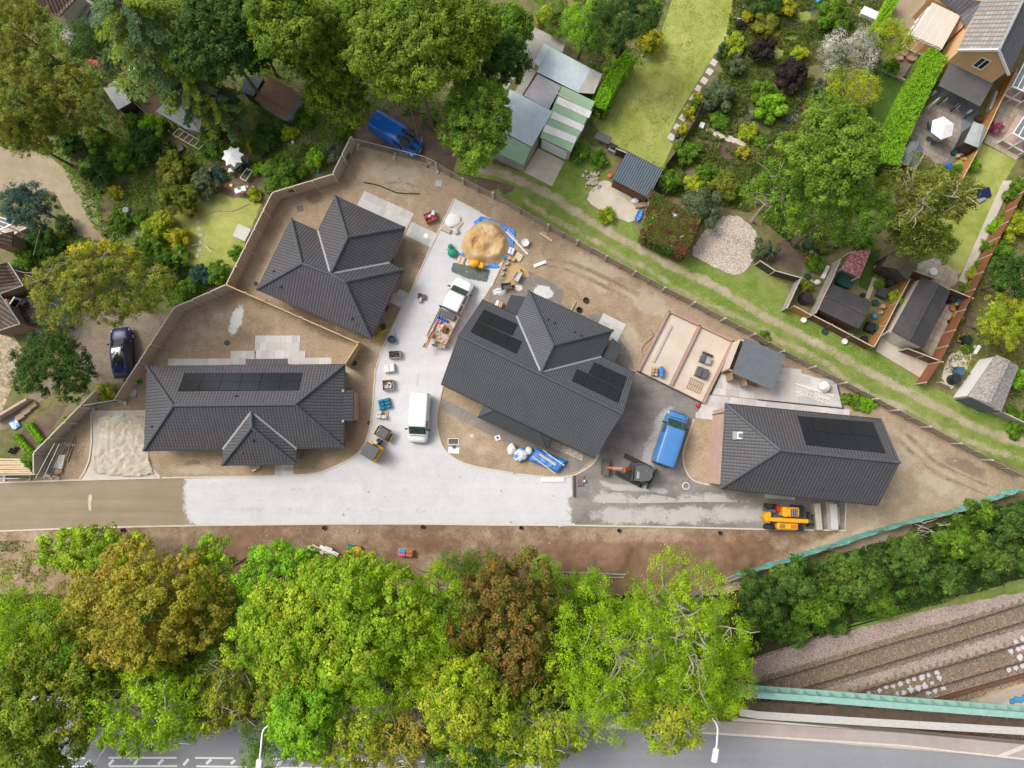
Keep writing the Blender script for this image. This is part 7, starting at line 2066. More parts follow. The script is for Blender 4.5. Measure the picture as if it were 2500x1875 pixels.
mb.build('frame','pvc',t); mb=MB(); mb.prism(inset(q,.1),.35,.45); mb.build('seat','lush_grass',t)
cy('water_butt','green ribbed water butt at the corner of the rusty roofed shed','water butt',A2,340,990,.27,.95,'dark_green',hollow=.8); cy('lamp_ball','white ball lamp by the soil path','lamp',A2,378,1150,.12,.3,'pvc'); bx('green_can','green watering can by the slatted fence','watering can',A2,588,1380,(.25,.4,.3),0,'green_plastic')
t=thing('rotary_airer','three armed rotary clothes drier on the cottage lawn','clothes drier',B1(1655,480)); p=B1(1655,482,1.5); mb=MB(); mb.tube([(p.x,p.y,0),p],.03,6); mb.build('pole','steel',t)
for a in ((1678,378),(1550,495),(1712,552)):
 mb=MB(); mb.tube([p,B1(*a,1.85)],.025,6); mb.build('arm','steel',t)
table('square white table against the slatted fence on the cottage lawn',B1,1957,390,(1.25,1.3),'slab_pallet',65,.8); cy('fire_bowl','round barbecue with pale lid in the shady yard','barbecue',A1,1112,682,.22,.6,'clay'); cy('mirror_table','bright mirror topped round table under the conifers','table',A1,1072,548,.42,.72,'steel')
cy('urn','stone urn among flowers by the gravel drive','urn',B1,1015,205,.35,.5,'pale_felt',.3)
for i,(x,y,m,l) in enumerate(((800,1548,'lush_grass','green rimmed pot by the drive, left of two'),(912,1545,'lush_grass','green rimmed pot by the drive, right of two'))): cy('flower_pot',l,'plant pot',A1,x,y,.2,.3,m,group='garden pots')
bx('grey_cage','grey metal cabinet frame behind the cedar sprays','cabinet',A1,1728,985,(.7,.9,.9),25,'steel'); bx('seat','dark bench in the shrubs under the trellis','bench',A1,1465,1210,(.6,.5,.45),30,'machine_grey')
t=table('grey topped table with a metal frame behind the lawn fence',A3,905,1115,(1.5,.75),'machine_grey',-25,.9); bx('dark_bin','black box on a stone block at the lawn fence','box',A3,990,1190,(.6,.4,.35),-25,'black_plastic',.5); bx('stone_block','pale block carrying the black box at the lawn fence','block',A3,980,1215,(.75,.5,.5),-25,'pale_felt')
t=thing('kettle_barbecue','black kettle barbecue at the end of the slab line','barbecue',A3(1490,1150)); p=A3(1508,1105,.9); mb=MB(); mb.blob(p,(.28,.28,.24),1,0,14,8); mb.build('bowl','black_plastic',t,smooth=True)
for k in range(3):
 mb=MB(); a=k*2.1; mb.tube([p+Vector((.12*math.cos(a),.12*math.sin(a),-.15)),Vector((p.x+.3*math.cos(a),p.y+.3*math.sin(a),0))],.015,5); mb.build('leg','black_plastic',t)
bx('white_box','white framed glass box at the start of the garden path','cold frame',A3,1703,1018,(.45,.55,.35),-20,'pvc'); cy('orange_lid','orange round pot lid at the corner of the blue grey shed','pot',A3,957,1420,.2,.15,'orange'); bx('garden_bench','dark grey bench box among the plot shrubs','bench',A3,1585,1532,(.5,1.0,.45),30,'machine_grey'); bx('planks','brown planks leaning at the blue grey shed','planks',B3,1215,168,(1.2,.45,.3),8,'wood')
mb=MB(); rr=random.Random(8)
for k in range(60): mb.box(A3(815+rr.gauss(0,28),1450+rr.gauss(0,35),rr.uniform(.04,.2)),(rr.uniform(.1,.35),rr.uniform(.08,.25),.08),rr.uniform(0,3))
o=struct(mb,'rubble_heap','rubble',kind='stuff')
for q in ((890,1325),(860,1370)): bx('paving_slab','broken pale slab beside the rubble heap' if q[0] > 880 else 'pale slab touching the rubble heap','paving slab',A3,*q,(.55,.6,.06),30,'soft_concrete')
parasol('plain white six sided parasol with a blue edge on the round patio',A4,1505,1030,1.12,6,rot=20); table('round wooden table under the six sided parasol',A4,1470,1085,(.75,),'wood',0,.74,True); chair('green cushioned chair left of the six sided parasol',A4,1400,1005,0,'insulation'); chair('green cushioned chair below the six sided parasol',A4,1425,1128,60,'insulation')
t=thing('folded_parasol','folded cream parasol on a cross foot beside the tall hedge','parasol',A4(1360,890)); mb=MB(); mb.tube([A4(1365,890,.1),A4(1385,870,1.0),A4(1475,790,2.3)],[.06,.16,.04],8); mb.build('canopy','render_cream',t); mb=MB(); mb.beam(A4(1335,890,.05),A4(1395,890,.05),.06,.06); mb.beam(A4(1362,860,.05),A4(1362,925,.05),.06,.05); mb.build('foot','pvc',t)
for (x,y),l in zip(((1437,742),(1530,795),(1630,850),(1730,898)),('nearest the hedge','second from the hedge','third from the hedge','farthest from the hedge')): cy('round_stool',f'small white round stool at the veranda edge, {l}','stool',A4,x,y,.17,.5,'pvc',group='round stools at the veranda')
cy('large_pot','largest clay coloured tub on the timber deck','plant pot',A4,1252,447,.5,.5,'terr_pink_pots',.54,hollow=.35); cy('large_pot','clay tub holding flowers behind the largest on the deck','plant pot',A4,1188,412,.42,.5,'terr_pink_pots',.46,hollow=.4); cy('small_pot','small pale pot on the timber deck','plant pot',A4,1163,466,.24,.4,'clay'); bx('lounger','dark grey sun lounger on the timber deck by the hedge','lounger',A4,1228,590,(.55,1.2,.3),-35,'machine_grey')
bx('trellis_panel','pale trellis panel leaning beside the orange fence','trellis',A4,1898,825,(.25,2.0,.6),-22,'slab_pallet'); bx('garden_table','white sheet topped table at the top of the slab yard','table',A4,898,120,(1.5,.85,.7),-25,'pvc'); bx('fire_pit','rusty square fire pit on the slate path','fire pit',A4,380,880,(.6,.55,.35),-20,'rust_rail'); bx('beanbag','bright blue seat at the top of the grey yard','seat',A4,490,5,(.5,.35,.4),30,'sky_blue')
for x,y,r,m,l in ((1600,1230,.28,'dark_green','green tub beside the pale felt roofed shed'),(1625,1258,.2,'clay','clay pot beside the green tub'),(1660,1243,.17,'clay','clay pot by the pale shed, nearest the orange fence'),(1680,1280,.18,'clay','clay pot lowest of three by the orange fence'),(1800,955,.34,'rust_rail','large brown pot of flowers at the orange fence')): cy('flower_pot',l,'plant pot',A4,x,y,r,.35,m,group='garden pots',hollow=.28)
bx('striped_seat','blue and white folded seat beside the birch','seat',A4,1550,1350,(.5,.5,.4),30,'car_blue'); bx('white_trough','white trough of flowers on the slab terrace','planter',A4,2130,1150,(.5,.6,.4),-25,'pvc')
t=cy('round_table','white topped round table on the back patio','table',B4,1427,705,.38,.72,'pvc',.39)
for x,y,r,h,m,l in ((1590,925,.36,.9,'black_plastic','large black water butt behind the long shed'),(1652,1003,.34,.7,'black_plastic','black tub below the blue watering cans'),(1080,790,.36,.9,'black_plastic','black water butt beside the mossy shed'),(408,915,.55,1.0,'black_plastic','big black compost bin in the fenced corner'),(1655,1515,.42,.8,'sea_tub','teal water butt beside the lichen roofed garage'),(1618,1578,.46,.9,'black_plastic','black water butt below the teal one'),(1598,1455,.3,.5,'soft_concrete','grey pot with a dark hollow in the tub yard'),(1710,1255,.42,.8,'black_plastic','black bin under the golden conifer'),(480,540,.25,.5,'black_plastic','black bin beside the clay pots of the bare yard'),(1583,1005,.24,.35,'terracotta','terracotta pot beside the black tub by the red fence'),(417,588,.2,.35,'terracotta','terracotta pot in the bare yard'),(437,545,.17,.3,'clay','pale clay pot in the bare yard'),(957,955,.28,.35,'dark_green','green pot at the potting bench'),(1018,985,.23,.35,'terr_pink_pots','clay pot with a white rim at the potting bench'),(1002,1035,.17,.3,'clay','small clay pot at the potting bench'),(858,895,.2,.3,'black_plastic','black pot at the sliver of lawn'),(1165,788,.17,.3,'terr_pink_pots','clay pot at the orange fence top'),(967,668,.17,.35,'clay','clay pot beside the mossy shed wall'),(455,640,.24,.3,'sky_blue','blue bowl among the green trays'),(437,787,.2,.35,'crate_wood','pale pot below the green trays'),(1565,1110,.2,.3,'black_plastic','black pot on the paved strip'),(870,1250,.28,.35,'black_plastic','black tub in the fenced corner of the squat shed')):
 cy('plant_pot' if h < .45 else 'water_butt',l,'plant pot' if h < .45 else 'water butt',B4,x,y,r*1.05,h,m,r*.92 if h > .6 else r,group='garden pots' if h < .45 else 'water butts and bins',hollow=h*.8 if h < .6 else None)
for x,y,s,m,rz,l in ((405,495,(.55,.75,.5),'dark_green',-20,'green crate in the bare yard'),(432,692,(.4,.4,.3),'green_plastic',-10,'bright green tray by the grey fence'),(402,745,(.5,.45,.3),'dark_green',-15,'green tray of orange flowers by the grey fence'),(545,712,(.35,1.3,.3),'pvc',-25,'long white foam block against the grey fence'),(905,1158,(.75,.85,.6),'black_plastic',-25,'black storage box in front of the orange fence'),(958,1172,(.35,.5,.6),'dark_green',-25,'green box beside the black storage box'),(943,1070,(.3,.4,.35),'sky_blue',20,'bright blue watering can at the squat shed'),(1640,945,(.7,.5,.4),'blue',20,'blue watering cans in a cluster by the red fence'),(1605,970,(.2,.3,.3),'hose_yellow',0,'yellow watering can by the red fence'),(1690,965,(.45,.5,.4),'dark_green',-25,'green tub in the corner of the red fence'),(1005,880,(.8,.9,.7),'dark_grey',-28,'dark potting bench beside the orange fence'),(700,780,(1.3,1.2,.5),'dark_green',-25,'green framed bench behind the squat shed'),(1775,1340,(.3,.9,.3),'pvc',-35,'white plank end by the garage wall'),(1830,70,(1.2,.9,.3),'car_navy',10,'dark blue play mat under the birch'),(1810,125,(.8,.4,.25),'steel',30,'pale toys beside the dark play mat')):
 bx('storage_box',l,'box',B4,x,y,s,rz,m,group='garden boxes and trays')
for x,y,m,l in ((373,1098,'pvc','white planter on the track verge, left of two'),(705,1272,'pvc','white planter on the track verge, right of two'),(545,1190,'dark_green','green planter on the track verge between two white ones')): cy('planter',l,'planter',B4,x,y,.22,.3,m,.27,group='planters on the track verge',hollow=.25)
bx('pallet_bin','white slatted compost pallet at the lichen roofed garage','pallet',C4,1510,130,(1.1,.15,.8),-25,'crate_wood'); bx('raised_bed','wooden raised bed of dark compost by the brick wall','raised bed',C1,165,390,(.8,.5,.3),35,'wood'); bx('raised_bed','wooden raised bed nearest the dark conifer','raised bed',C1,265,300,(.8,.5,.3),35,'wood'); bx('raised_bed','middle wooden raised bed by the brick wall','raised bed',C1,215,345,(.8,.5,.3),35,'wood'); bx('sand_tray','blue and white toy tray by the raised beds','toy tray',C1,122,450,(.75,.85,.2),35,'blue_white')
for i,(x,y) in enumerate(((85,655),(110,665),(95,680),(125,645),(75,672))): cy('black_pot','empty black plant pot in the cluster by the vegetable rows','plant pot',C1,x,y,.13,.25,'black_plastic',group='black pots by the vegetables',hollow=.05)
mb=MB(); mb.beam(C1(-50,420,.5),C1(240,250,.5),.2,1.0); solo(mb,'garden_wall','pink_brick','low brick wall behind the raised beds','wall')
mb=MB(); mb.tube([E5(455,75,4),E5(375,385,5)],.02,5); solo(mb,'overhead_wire','steel','thin overhead wire sloping past the spruce to the old house','wire')
t=thing('step_ladder','grey step ladder and black bin at the corner of the old house','ladder',E5(480,1240))
for k in range(6):
 mb=MB(); q=E5(415+k*27,1215+k*10,1.0); mb.box(q,(.1,.55,.04),-.25); mb.build('tread','steel',t)
mb=MB(); mb.beam(E5(400,1190,1),E5(560,1245,1),.04,.08); mb.beam(E5(420,1240,1),E5(550,1280,1),.04,.08); mb.build('stile','steel',t)
cy('dark_bin','dark round bin under the step ladder','bin',E5,385,1265,.42,.8,'black_plastic')
bx('blue_bag','blue and white bag beside the spruce','bag',A1,118,1535,(.5,.35,.25),20,'blue_white'); bx('awning','dark awning edged in red under the olive conifers','awning',A1,770,500,(1.5,.55,.1),-30,'red',1.6)
# lamp posts
def lamp(label,fa,pts,base,z0,zt,thick=.06):
 b=base; t=thing('lamp_post',label,'street lamp',(b.x,b.y,z0),0,'street lamps')
 tp=fa(*pts[0],zt); b=Vector((tp.x,tp.y,z0)); t.location=b; t.matrix_basis=Matrix.Translation(b)
 mb=MB(); mb.tube([b,b+Vector((0,0,(zt-z0)*.5)),tp],[.09,.08,.06],8); mb.build('pole','galv',t)
 C=curve([fa(x,y,zt+.12*i) for i,(x,y) in enumerate(pts)],4); mb=MB(); mb.tube(C,.065,8); mb.build('arm','pvc',t)
 e,u=C[-1],(C[-1]-C[-2]).normalized(); mb=MB(); mb.bbox(e+u*.32,(.42,1.0,.16),math.atan2(u.y,u.x)-PI/2,.06); l=mb.build('lantern','pvc',t); mb=MB(); mb.bbox(e+u*.32-Vector((0,0,.08)),(.22,.5,.05),math.atan2(u.y,u.x)-PI/2,.02); mb.build('lens','lamp_lens',l)
lamp('curved swan neck street lamp poking out under the vivid lime tree',D2,((190,1310),(140,1360),(125,1480),(110,1610)),W(660,1720,4),Z_ROAD,11)
lamp('cranked street lamp with a long straight arm over the road',D3,((1745,1210),(1825,1310),(1828,1420),(1818,1520)),W(1725,1740,4),Z_ROAD,11)
# trees, shrubs, hedges
PAL={
 'lime':  [(.21,.345,.010),(.28,.40,.014),(.12,.225,.010),(.24,.345,.014)],
 'limey': [(.23,.31,.014),(.30,.36,.025),(.15,.23,.014),(.33,.33,.03)],
 'green': [(.10,.19,.016),(.145,.25,.022),(.065,.13,.013)],
 'dark':  [(.042,.092,.016),(.065,.125,.02),(.03,.065,.012)],
 'olive': [(.16,.19,.02),(.21,.22,.03),(.10,.14,.015)],
 'pine':  [(.13,.165,.022),(.19,.205,.025),(.08,.115,.02),(.22,.21,.03)],
 'topgreen': [(.13,.225,.022),(.18,.28,.026),(.09,.165,.016)],
 'mixed': [(.13,.19,.03),(.18,.23,.035),(.09,.15,.02),(.22,.25,.05),(.14,.17,.07)],
 'birch': [(.22,.27,.035),(.28,.32,.05),(.15,.20,.03)],
 'ash':   [(.17,.27,.03),(.22,.33,.035),(.12,.20,.02)],
 'gold':  [(.25,.205,.026),(.23,.225,.022),(.17,.19,.018),(.27,.205,.034),(.22,.22,.022)],
 'brown': [(.19,.125,.028),(.23,.135,.034),(.12,.14,.02),(.20,.15,.032),(.10,.14,.018),(.15,.16,.02)],
 'syc':   [(.165,.265,.012),(.215,.305,.018),(.11,.19,.012),(.25,.275,.024),(.19,.28,.016)],
 'sycgold': [(.13,.19,.015),(.18,.235,.02),(.09,.15,.012),(.235,.23,.026),(.12,.19,.015)],
 'deep':  [(.095,.155,.014),(.13,.195,.016),(.065,.115,.012),(.17,.225,.02)],
 'blue':  [(.055,.125,.095),(.085,.165,.125),(.035,.085,.065)],
 'cedar': [(.11,.18,.07),(.15,.22,.065),(.20,.25,.03),(.08,.14,.06),(.17,.23,.03)],
 'grey':  [(.12,.16,.075),(.17,.20,.10),(.08,.12,.05)],
 'purple': [(.055,.038,.042),(.085,.055,.06),(.05,.055,.03)],
 'yellow': [(.42,.38,.02),(.50,.42,.03),(.25,.30,.02)],
 'white': [(.10,.16,.03),(.80,.78,.72),(.75,.72,.64),(.78,.74,.68),(.07,.12,.02)],
 'ivy':   [(.12,.16,.02),(.15,.19,.03),(.14,.085,.03),(.16,.065,.032),(.08,.13,.02),(.13,.12,.03),(.09,.14,.02)],
 'scrub': [(.065,.14,.022),(.095,.18,.03),(.045,.10,.02),(.14,.21,.03)],
 'mag':   [(.55,.05,.22),(.62,.12,.30),(.12,.2,.03)],
 'bright': [(.20,.38,.02),(.26,.44,.025),(.14,.29,.015)],
}
LIFT=dict(lime=1.6,limey=1.65,green=1.6,dark=1.7,olive=1.6,pine=1.85,gold=1.9,brown=1.5,deep=1.75,topgreen=1.5,ash=1.35,syc=2.0,sycgold=1.8,blue=1.2,cedar=1.75,grey=1.4,scrub=1.45,bright=1.45,ivy=1.4,yellow=1.3)
for k_,v_ in LIFT.items(): PAL[k_]=[tuple(min(.72,c*v_) for c in q) for q in PAL[k_]]
PAL['lawn']=[(.30,.31,.05),(.38,.36,.08),(.24,.28,.04)]
def leaf_mesh(name,P,N,a,b,colr,parent=None,mat='leaf',axis=None):
 """diamond leaves at P facing N; a,b half lengths; axis: preferred leaf direction"""
 n=len(P)
 P=np.asarray(P,np.float32)
 if parent is not None:
  t=chain_matrix(parent).translation; P=P-np.array(t,np.float32)
 N=N/(np.linalg.norm(N,axis=1,keepdims=True)+1e-9)
 R=axis if axis is not None else rng.normal(size=(n,3))
 T=R-N*(R*N).sum(1,keepdims=True)
 T /=(np.linalg.norm(T,axis=1,keepdims=True)+1e-9)
 Bv=np.cross(N,T)
 a=np.asarray(a).reshape(-1,1); b=np.asarray(b).reshape(-1,1)
 V=np.empty((n,4,3),np.float32)
 V[:,0]=P-T*a; V[:,1]=P+Bv*b-N*b*.25; V[:,2]=P+T*a; V[:,3]=P-Bv*b-N*b*.25
 me=bpy.data.meshes.new(name)
 me.vertices.add(4*n); me.vertices.foreach_set('co',V.ravel())
 me.loops.add(4*n); me.loops.foreach_set('vertex_index',np.arange(4*n,dtype=np.int32))
 me.polygons.add(n); me.polygons.foreach_set('loop_start',np.arange(0,4*n,4,dtype=np.int32))
 me.update(calc_edges=True)
 C=np.ones((n,4,4),np.float32); C[:,:,:3]=np.asarray(colr,np.float32)[:,None,:]
 at=me.attributes.new('tint','FLOAT_COLOR','POINT'); at.data.foreach_set('color',C.ravel())
 me.materials.append(MATS[mat])
 o=bpy.data.objects.new(name,me); COL.objects.link(o)
 if parent is not None: o.parent=parent
 return o
def unit(n,up=0.0):
 d=rng.normal(size=(n,3)); d[:,2] +=up
 return d/np.linalg.norm(d,axis=1,keepdims=True)
def crown(c,r,pal,cr=.4,dens=22,nl=24,leaf=.12,lobes=20,fill=.35,droop=0.0):
 """leaf positions,normals and colours of a crown of lobes made of leaf clumps"""
 rx,ry,rz=r; c=np.array(c,float)
 pal=np.array(PAL[pal])
 k=np.arange(lobes)+.5
 ph=k*2.39996+rng.uniform(0,6.28)
 zz=1-k/lobes*1.25
 q=np.sqrt(np.clip(1-zz*zz,0,1))
 D=np.stack([q*np.cos(ph),q*np.sin(ph),zz],1)+rng.normal(0,.13,(lobes,3))
 lr=rng.uniform(.22,.38,lobes)
 LC=D*(1-lr*.85)[:,None]*rng.uniform(.82,1.12,(lobes,1))
 LC=np.concatenate([LC,[[0,0,.15]]]); lr=np.concatenate([lr,[.5]])
 R=(rx*ry) **.5
 nc=int(dens*rx*ry/(cr*cr)*.16*1.9)+12
 li=rng.choice(len(lr),nc,p=lr **2/(lr **2).sum())
 d=unit(nc,.55)
 cp=LC[li]+d*lr[li][:,None]*rng.uniform(.78,1.06,(nc,1))
 # keep clumps near the outer surface
 dist=np.linalg.norm(cp[:,None,:]-LC[None],axis=2)/lr[None]
 keep=(dist.min(1) > .7) | (rng.random(nc) < fill*.5)
 cp,li,d=cp[keep],li[keep],d[keep]; nc=len(cp)
 ltint=pal[rng.integers(0,len(pal),len(lr))]
 ct=pal[rng.integers(0,len(pal),nc)]*.6+ltint[li]*.4
 ct *=rng.uniform(.68,1.3,(nc,1))
 CP=c+cp*np.array([rx,ry,rz])
 crs=cr*rng.uniform(.6,1.3,nc)
 ci=np.repeat(np.arange(nc),nl); n=len(ci)
 dd=unit(n,.35)
 P=CP[ci]+dd*(crs[ci]*rng.uniform(.35,1.05,n))[:,None]*np.array([1,1,.8])
 if droop: P[:,2] -=droop*rng.random(n) **2
 N=dd*.75+d[ci]*.35+np.array([0,0,.55])+rng.normal(0,.42,(n,3))
 col=ct[ci]*rng.uniform(.72,1.28,(n,1))
 return P,N,col,CP
def limbs(mb,base,tip,r0,seeds,pts,twig=.02,n=10,wig=.4):
 """trunk and limbs reaching to some of the clump points"""
 rr=random.Random(seeds)
 base,tip=Vector(base),Vector(tip)
 mid=base.lerp(tip,.5)+Vector((rr.uniform(-.3,.3),rr.uniform(-.3,.3),0))
 mb.tube(curve([base,mid,tip],4),[lerp(r0,r0*.35,i/8) for i in range(9)],8)
 for i in range(min(n,len(pts))):
  p=Vector(pts[rr.randrange(len(pts))])
  s=base.lerp(tip,rr.uniform(.45,1.0))
  m1=s.lerp(p,.35)+Vector((rr.uniform(-wig,wig),rr.uniform(-wig,wig),rr.uniform(0,wig*1.4)))
  m2=s.lerp(p,.7)+Vector((rr.uniform(-wig,wig),rr.uniform(-wig,wig),rr.uniform(0,wig*1.2)))
  C=curve([s,m1,m2,p],3)
  mb.tube(C,[lerp(r0*.32,twig,k/(len(C)-1)) for k in range(len(C))],5,False)
  for j in range(3):
   k=rr.randrange(3,len(C)); a=C[k]
   e=a+Vector((rr.uniform(-1,1),rr.uniform(-1,1),rr.uniform(-.1,.6)))*wig*2.6
   mm=a.lerp(e,.5)+Vector((rr.uniform(-.2,.2),rr.uniform(-.2,.2),.1))
   mb.tube([a,mm,e],[twig*1.3,twig,twig*.5],4,False)
def tree(label,x,y,rx,ry,ztop,pal='green',kind='broad',name='broadleaf_tree',group=None,limb=10,bark='bark',f=FV,sc_=1.1302):
 """x,y,rx,ry in picture units; the crown is built at its real height"""
 s=sc_*(CAM_H-ztop*.75)/FOCAL
 rx,ry=rx*s,ry*s
 R=(rx*ry) **.5
 rz=min(R*.8,ztop*.42)
 c=f(x,y,ztop-rz); g=float(height(c.x,c.y))
 cz=ztop-rz
 t=thing(name,label,'tree',(c.x,c.y,g),0,group)
 K=dict(broad=dict(cr=.42,dens=25,nl=44,leaf=.105,lobes=30,fill=.2),fine=dict(cr=.5,dens=28,nl=56,leaf=.078,lobes=34,fill=.15),sparse=dict(cr=.4,dens=17,nl=30,leaf=.095,lobes=18,fill=.15),
    dense=dict(cr=.4,dens=34,nl=48,leaf=.095,lobes=34,fill=.2),conifer=dict(cr=.34,dens=26,nl=44,leaf=.085,lobes=30))[kind]
 P,N,col,CP=crown((c.x,c.y,cz),(rx,ry,rz),pal,**K)
 n=len(P); a=K['leaf']*rng.uniform(.7,1.35,n)
 leaf_mesh('crown',P,N,a,a*(.36 if kind in ('fine','conifer') else .62),col,t)
 mb=MB()
 limbs(mb,(c.x,c.y,g-.1),(c.x,c.y,cz+rz*.35),.034*R+.07,int(x*7+y),CP,.022 if limb < 16 else .03,limb,.35 if limb < 16 else .55)
 mb.build('trunk',bark,t,smooth=True)
 return t
GB,GT,GS='trees along the road bank','tall trees behind the plots','garden shrubs'
for a in (
 ('yellow green maple low over the soil verge at the left, bare twigs in its middle',218,1188,108,52,8,'syc','broad',8),
 ('pale lime tree cut by the left frame edge above the olive sycamore',45,1335,85,90,12,'lime','fine',8),
 ('big olive green sycamore filling the bottom left corner',100,1500,125,135,14,'sycgold','broad',8),
 ('large golden brown sycamore in the left part of the road bank',315,1290,158,132,14,'gold','broad',8),
 ('narrow yellow green sycamore top between the golden sycamore and the soil',450,1215,48,72,10,'syc','broad',6),
 ('light ash with pale bare limbs, leaning over the striped road',335,1525,118,88,13,'lime','sparse',34),
 ('mid green tree in the gap right of the golden sycamore',492,1330,62,90,10,'green','fine',10),
 ('half bare tree of grey twigs beside the large twin crowned sycamore',522,1440,58,100,11,'olive','sparse',34),
 ('fresh green maple beside the white timber pile on the verge',598,1225,85,72,10,'bright','broad',8),
 ('dense green sycamore with dark hollows, left of the largest sycamore',622,1345,92,115,14,'syc','dense',6),
 ('largest yellow green sycamore with a tight clustered crown mid bank',780,1295,135,132,15,'syc','dense',6),
 ('orange flecked sycamore bough below the dense green sycamore',650,1470,82,62,12,'sycgold','broad',8),
 ('vivid lime tree just above the curved lamp post',662,1540,68,82,14,'bright','dense',6),
 ('lime ash with visible twigs under the largest sycamore',840,1435,100,66,13,'lime','fine',16),
 ('tall narrow lime ash left of the brown maple',950,1305,66,110,13,'lime','fine',16),
 ('reddish brown maple in the middle of the bank',1092,1310,98,122,13,'brown','broad',14),
 ('small reddish brown maple crown under the larger brown one',1085,1440,55,52,12,'brown','broad',10),
 ('rounded yellow tipped sycamore overhanging the road',1005,1505,88,100,14,'limey','dense',6),
 ('thin lime tree with pale twigs over the white road lines',750,1580,98,76,13,'limey','sparse',26),
 ('faded yellow brown thin tree over the road',868,1585,76,70,12,'gold','sparse',30),
 ('green thin tree spreading over the carriageway below the rounded sycamore',1030,1622,130,42,11,'green','sparse',12),
 ('open green tree over the footway, left of the concrete strip',1150,1560,115,95,12,'limey','sparse',24),
 ('broad bright lime ash left of the grey branched one',1335,1385,135,150,15,'lime','fine',18),
 ('tall lime ash with long bare grey branches poking up over the soil',1470,1330,112,150,15,'lime','fine',46),
 ('lime tree beside the dark palisade fence',1560,1415,58,105,12,'lime','fine',14),
 ('drooping lime ash above the straight lamp post',1448,1530,92,66,13,'limey','sparse',30),
 ('low green tree at the bottom left corner of the frame',60,1632,110,40,12,'green','sparse',8),
 ('leafy green tree with the curved lamp in front of it',590,1595,58,62,10,'green','fine',10),
 ('pale thin ash between the twiggy tree and the road',478,1515,60,70,11,'limey','sparse',26),
 ('dark green undershrub tree between brown maple and lime ashes',1195,1440,55,90,8,'green','fine',8),
 ('bright sapling below the low wire panel on the bank',1255,1270,50,38,5,'bright','fine',6),
 ('green sapling against the bare soil right of the brown maple',1175,1240,32,36,4.5,'bright','fine',6),
 ('dark bushy tree at the foot of the tall narrow ash',1000,1225,58,36,6,'green','fine',6),
):
 lab,x,y,rx,ry,zt,pal,kind,lb=a
 if zt > 8 and y < 1500: y +=24
 tree(lab,x,y,rx*1.1,ry*1.03,zt,pal,kind,group=GB,limb=lb,bark='pale_bark' if lb > 16 else 'bark')
for a in (
 ('olive feathery conifer in the top left corner',40,70,85,85,11,'pine','conifer',6),
 ('broad olive conifer at the left edge above the gravel drive',40,215,95,100,11,'pine','conifer',6),
 ('olive conifer leaning towards the white roofed store',150,222,82,90,8.5,'pine','conifer',8),
 ('olive conifer bough over the gravel drive, under the larger conifers',60,295,80,40,8,'pine','conifer',6),
 ('dark evergreen between the cedar and the red edged awning',195,95,50,55,10,'dark','fine',6),
 ('very dark broad tree behind the drooping cedar',470,75,95,100,14,'dark','dense',6),
 ('very dark tree above the rusty roofed shed',548,84,78,74,8.5,'dark','dense',6),
 ('olive tree with pale twigs at the top edge, right of the dark trees',630,55,95,90,15,'deep','dense',12),
 ('mid green tree with pale broken twigs above the fern bed',735,112,95,106,11,'deep','dense',12),
 ('small bushy tree at the end of the striped blue van lane',725,218,72,52,7,'deep','dense',10),
 ('great yellow green lime tree at the top overhanging the blue van',893,104,134,118,17,'deep','dense',6),
 ('green tree with a dark hollow between the great lime and the van',1000,70,80,85,14,'deep','dense',6),
 ('round green tree shading the dirt yard beside the sheet roofed sheds',1032,262,78,104,12,'topgreen','dense',6),
 ('lower green bough above the striped blue van roof',868,186,60,34,12,'deep','dense',6),
 ('clipped looking dark green tree at the top beyond the clear roof',1105,60,52,45,7,'green','dense',5),
 ('bright green round tree right of the fan palm',1260,55,52,55,7,'bright','fine',6),
 ('deep green tree filling the top edge between the great lime and the olive tree',815,45,80,80,14,'deep','dense',6),
 ('dark green tree behind the rusty shed at the top',672,118,58,58,8,'dark','dense',6),
 ('dark green tree at the top right of the great lime',1085,130,55,60,10,'dark','dense',6),
 ('dark feathery conifer at the head of the long lawn',1350,45,85,55,9,'dark','conifer',6),
 ('light green ash, the largest tree between the gardens',1795,335,112,106,15,'ash','dense',6),
 ('grey green elder with bare twigs below the largest garden ash',1690,415,85,70,10,'green','sparse',22),
 ('shaded green tree spreading from the largest garden ash to the birch',1810,460,120,72,12,'green','fine',14),
 ('weeping yellow green birch with white limbs over the long side lawn',1985,430,118,80,12,'birch','sparse',18),
 ('lower half of thin birch over the mossy roofed shed',1985,515,85,46,9,'birch','sparse',12),
 ('dark fruit tree beside the back patio',2025,530,34,40,5,'green','fine',8),
 ('pine green tree covered in creamy white blossom',1825,125,76,62,7,'white','fine',8),
 ('yellow green tree below the white blossom tree',1835,200,66,52,7,'limey','fine',8),
 ('yellowish shrub tree beside the conservatory pots',1915,85,50,42,5,'limey','fine',6),
 ('wide yellow olive conifer with bleached limbs over the parking court',215,625,140,92,11,'pine','conifer',40),
 ('yellow tipped bough of the wide conifer over the gravel drive end',225,555,70,35,9,'yellow','sparse',16),
 ('blue green spruce beside the curved gravel drive',68,450,60,52,8,'blue','conifer',4),
 ('green yew like tree between the cobbled yard and navy car',122,790,86,76,8,'dark','conifer',5),
 ('lime golden conifer at the right edge above the lichen roofed garage',2165,690,62,58,6,'limey','conifer',4),
 ('dense dark green conifer at the right edge above the golden one',2190,600,55,45,6,'dark','dense',4),
):
 lab,x,y,rx,ry,zt,pal,kind,lb=a
 tree(lab,x,y,rx,ry,zt,pal,kind,'conifer_tree' if kind =='conifer' else 'broadleaf_tree',GT,lb,'pale_bark' if lb > 15 else 'bark')
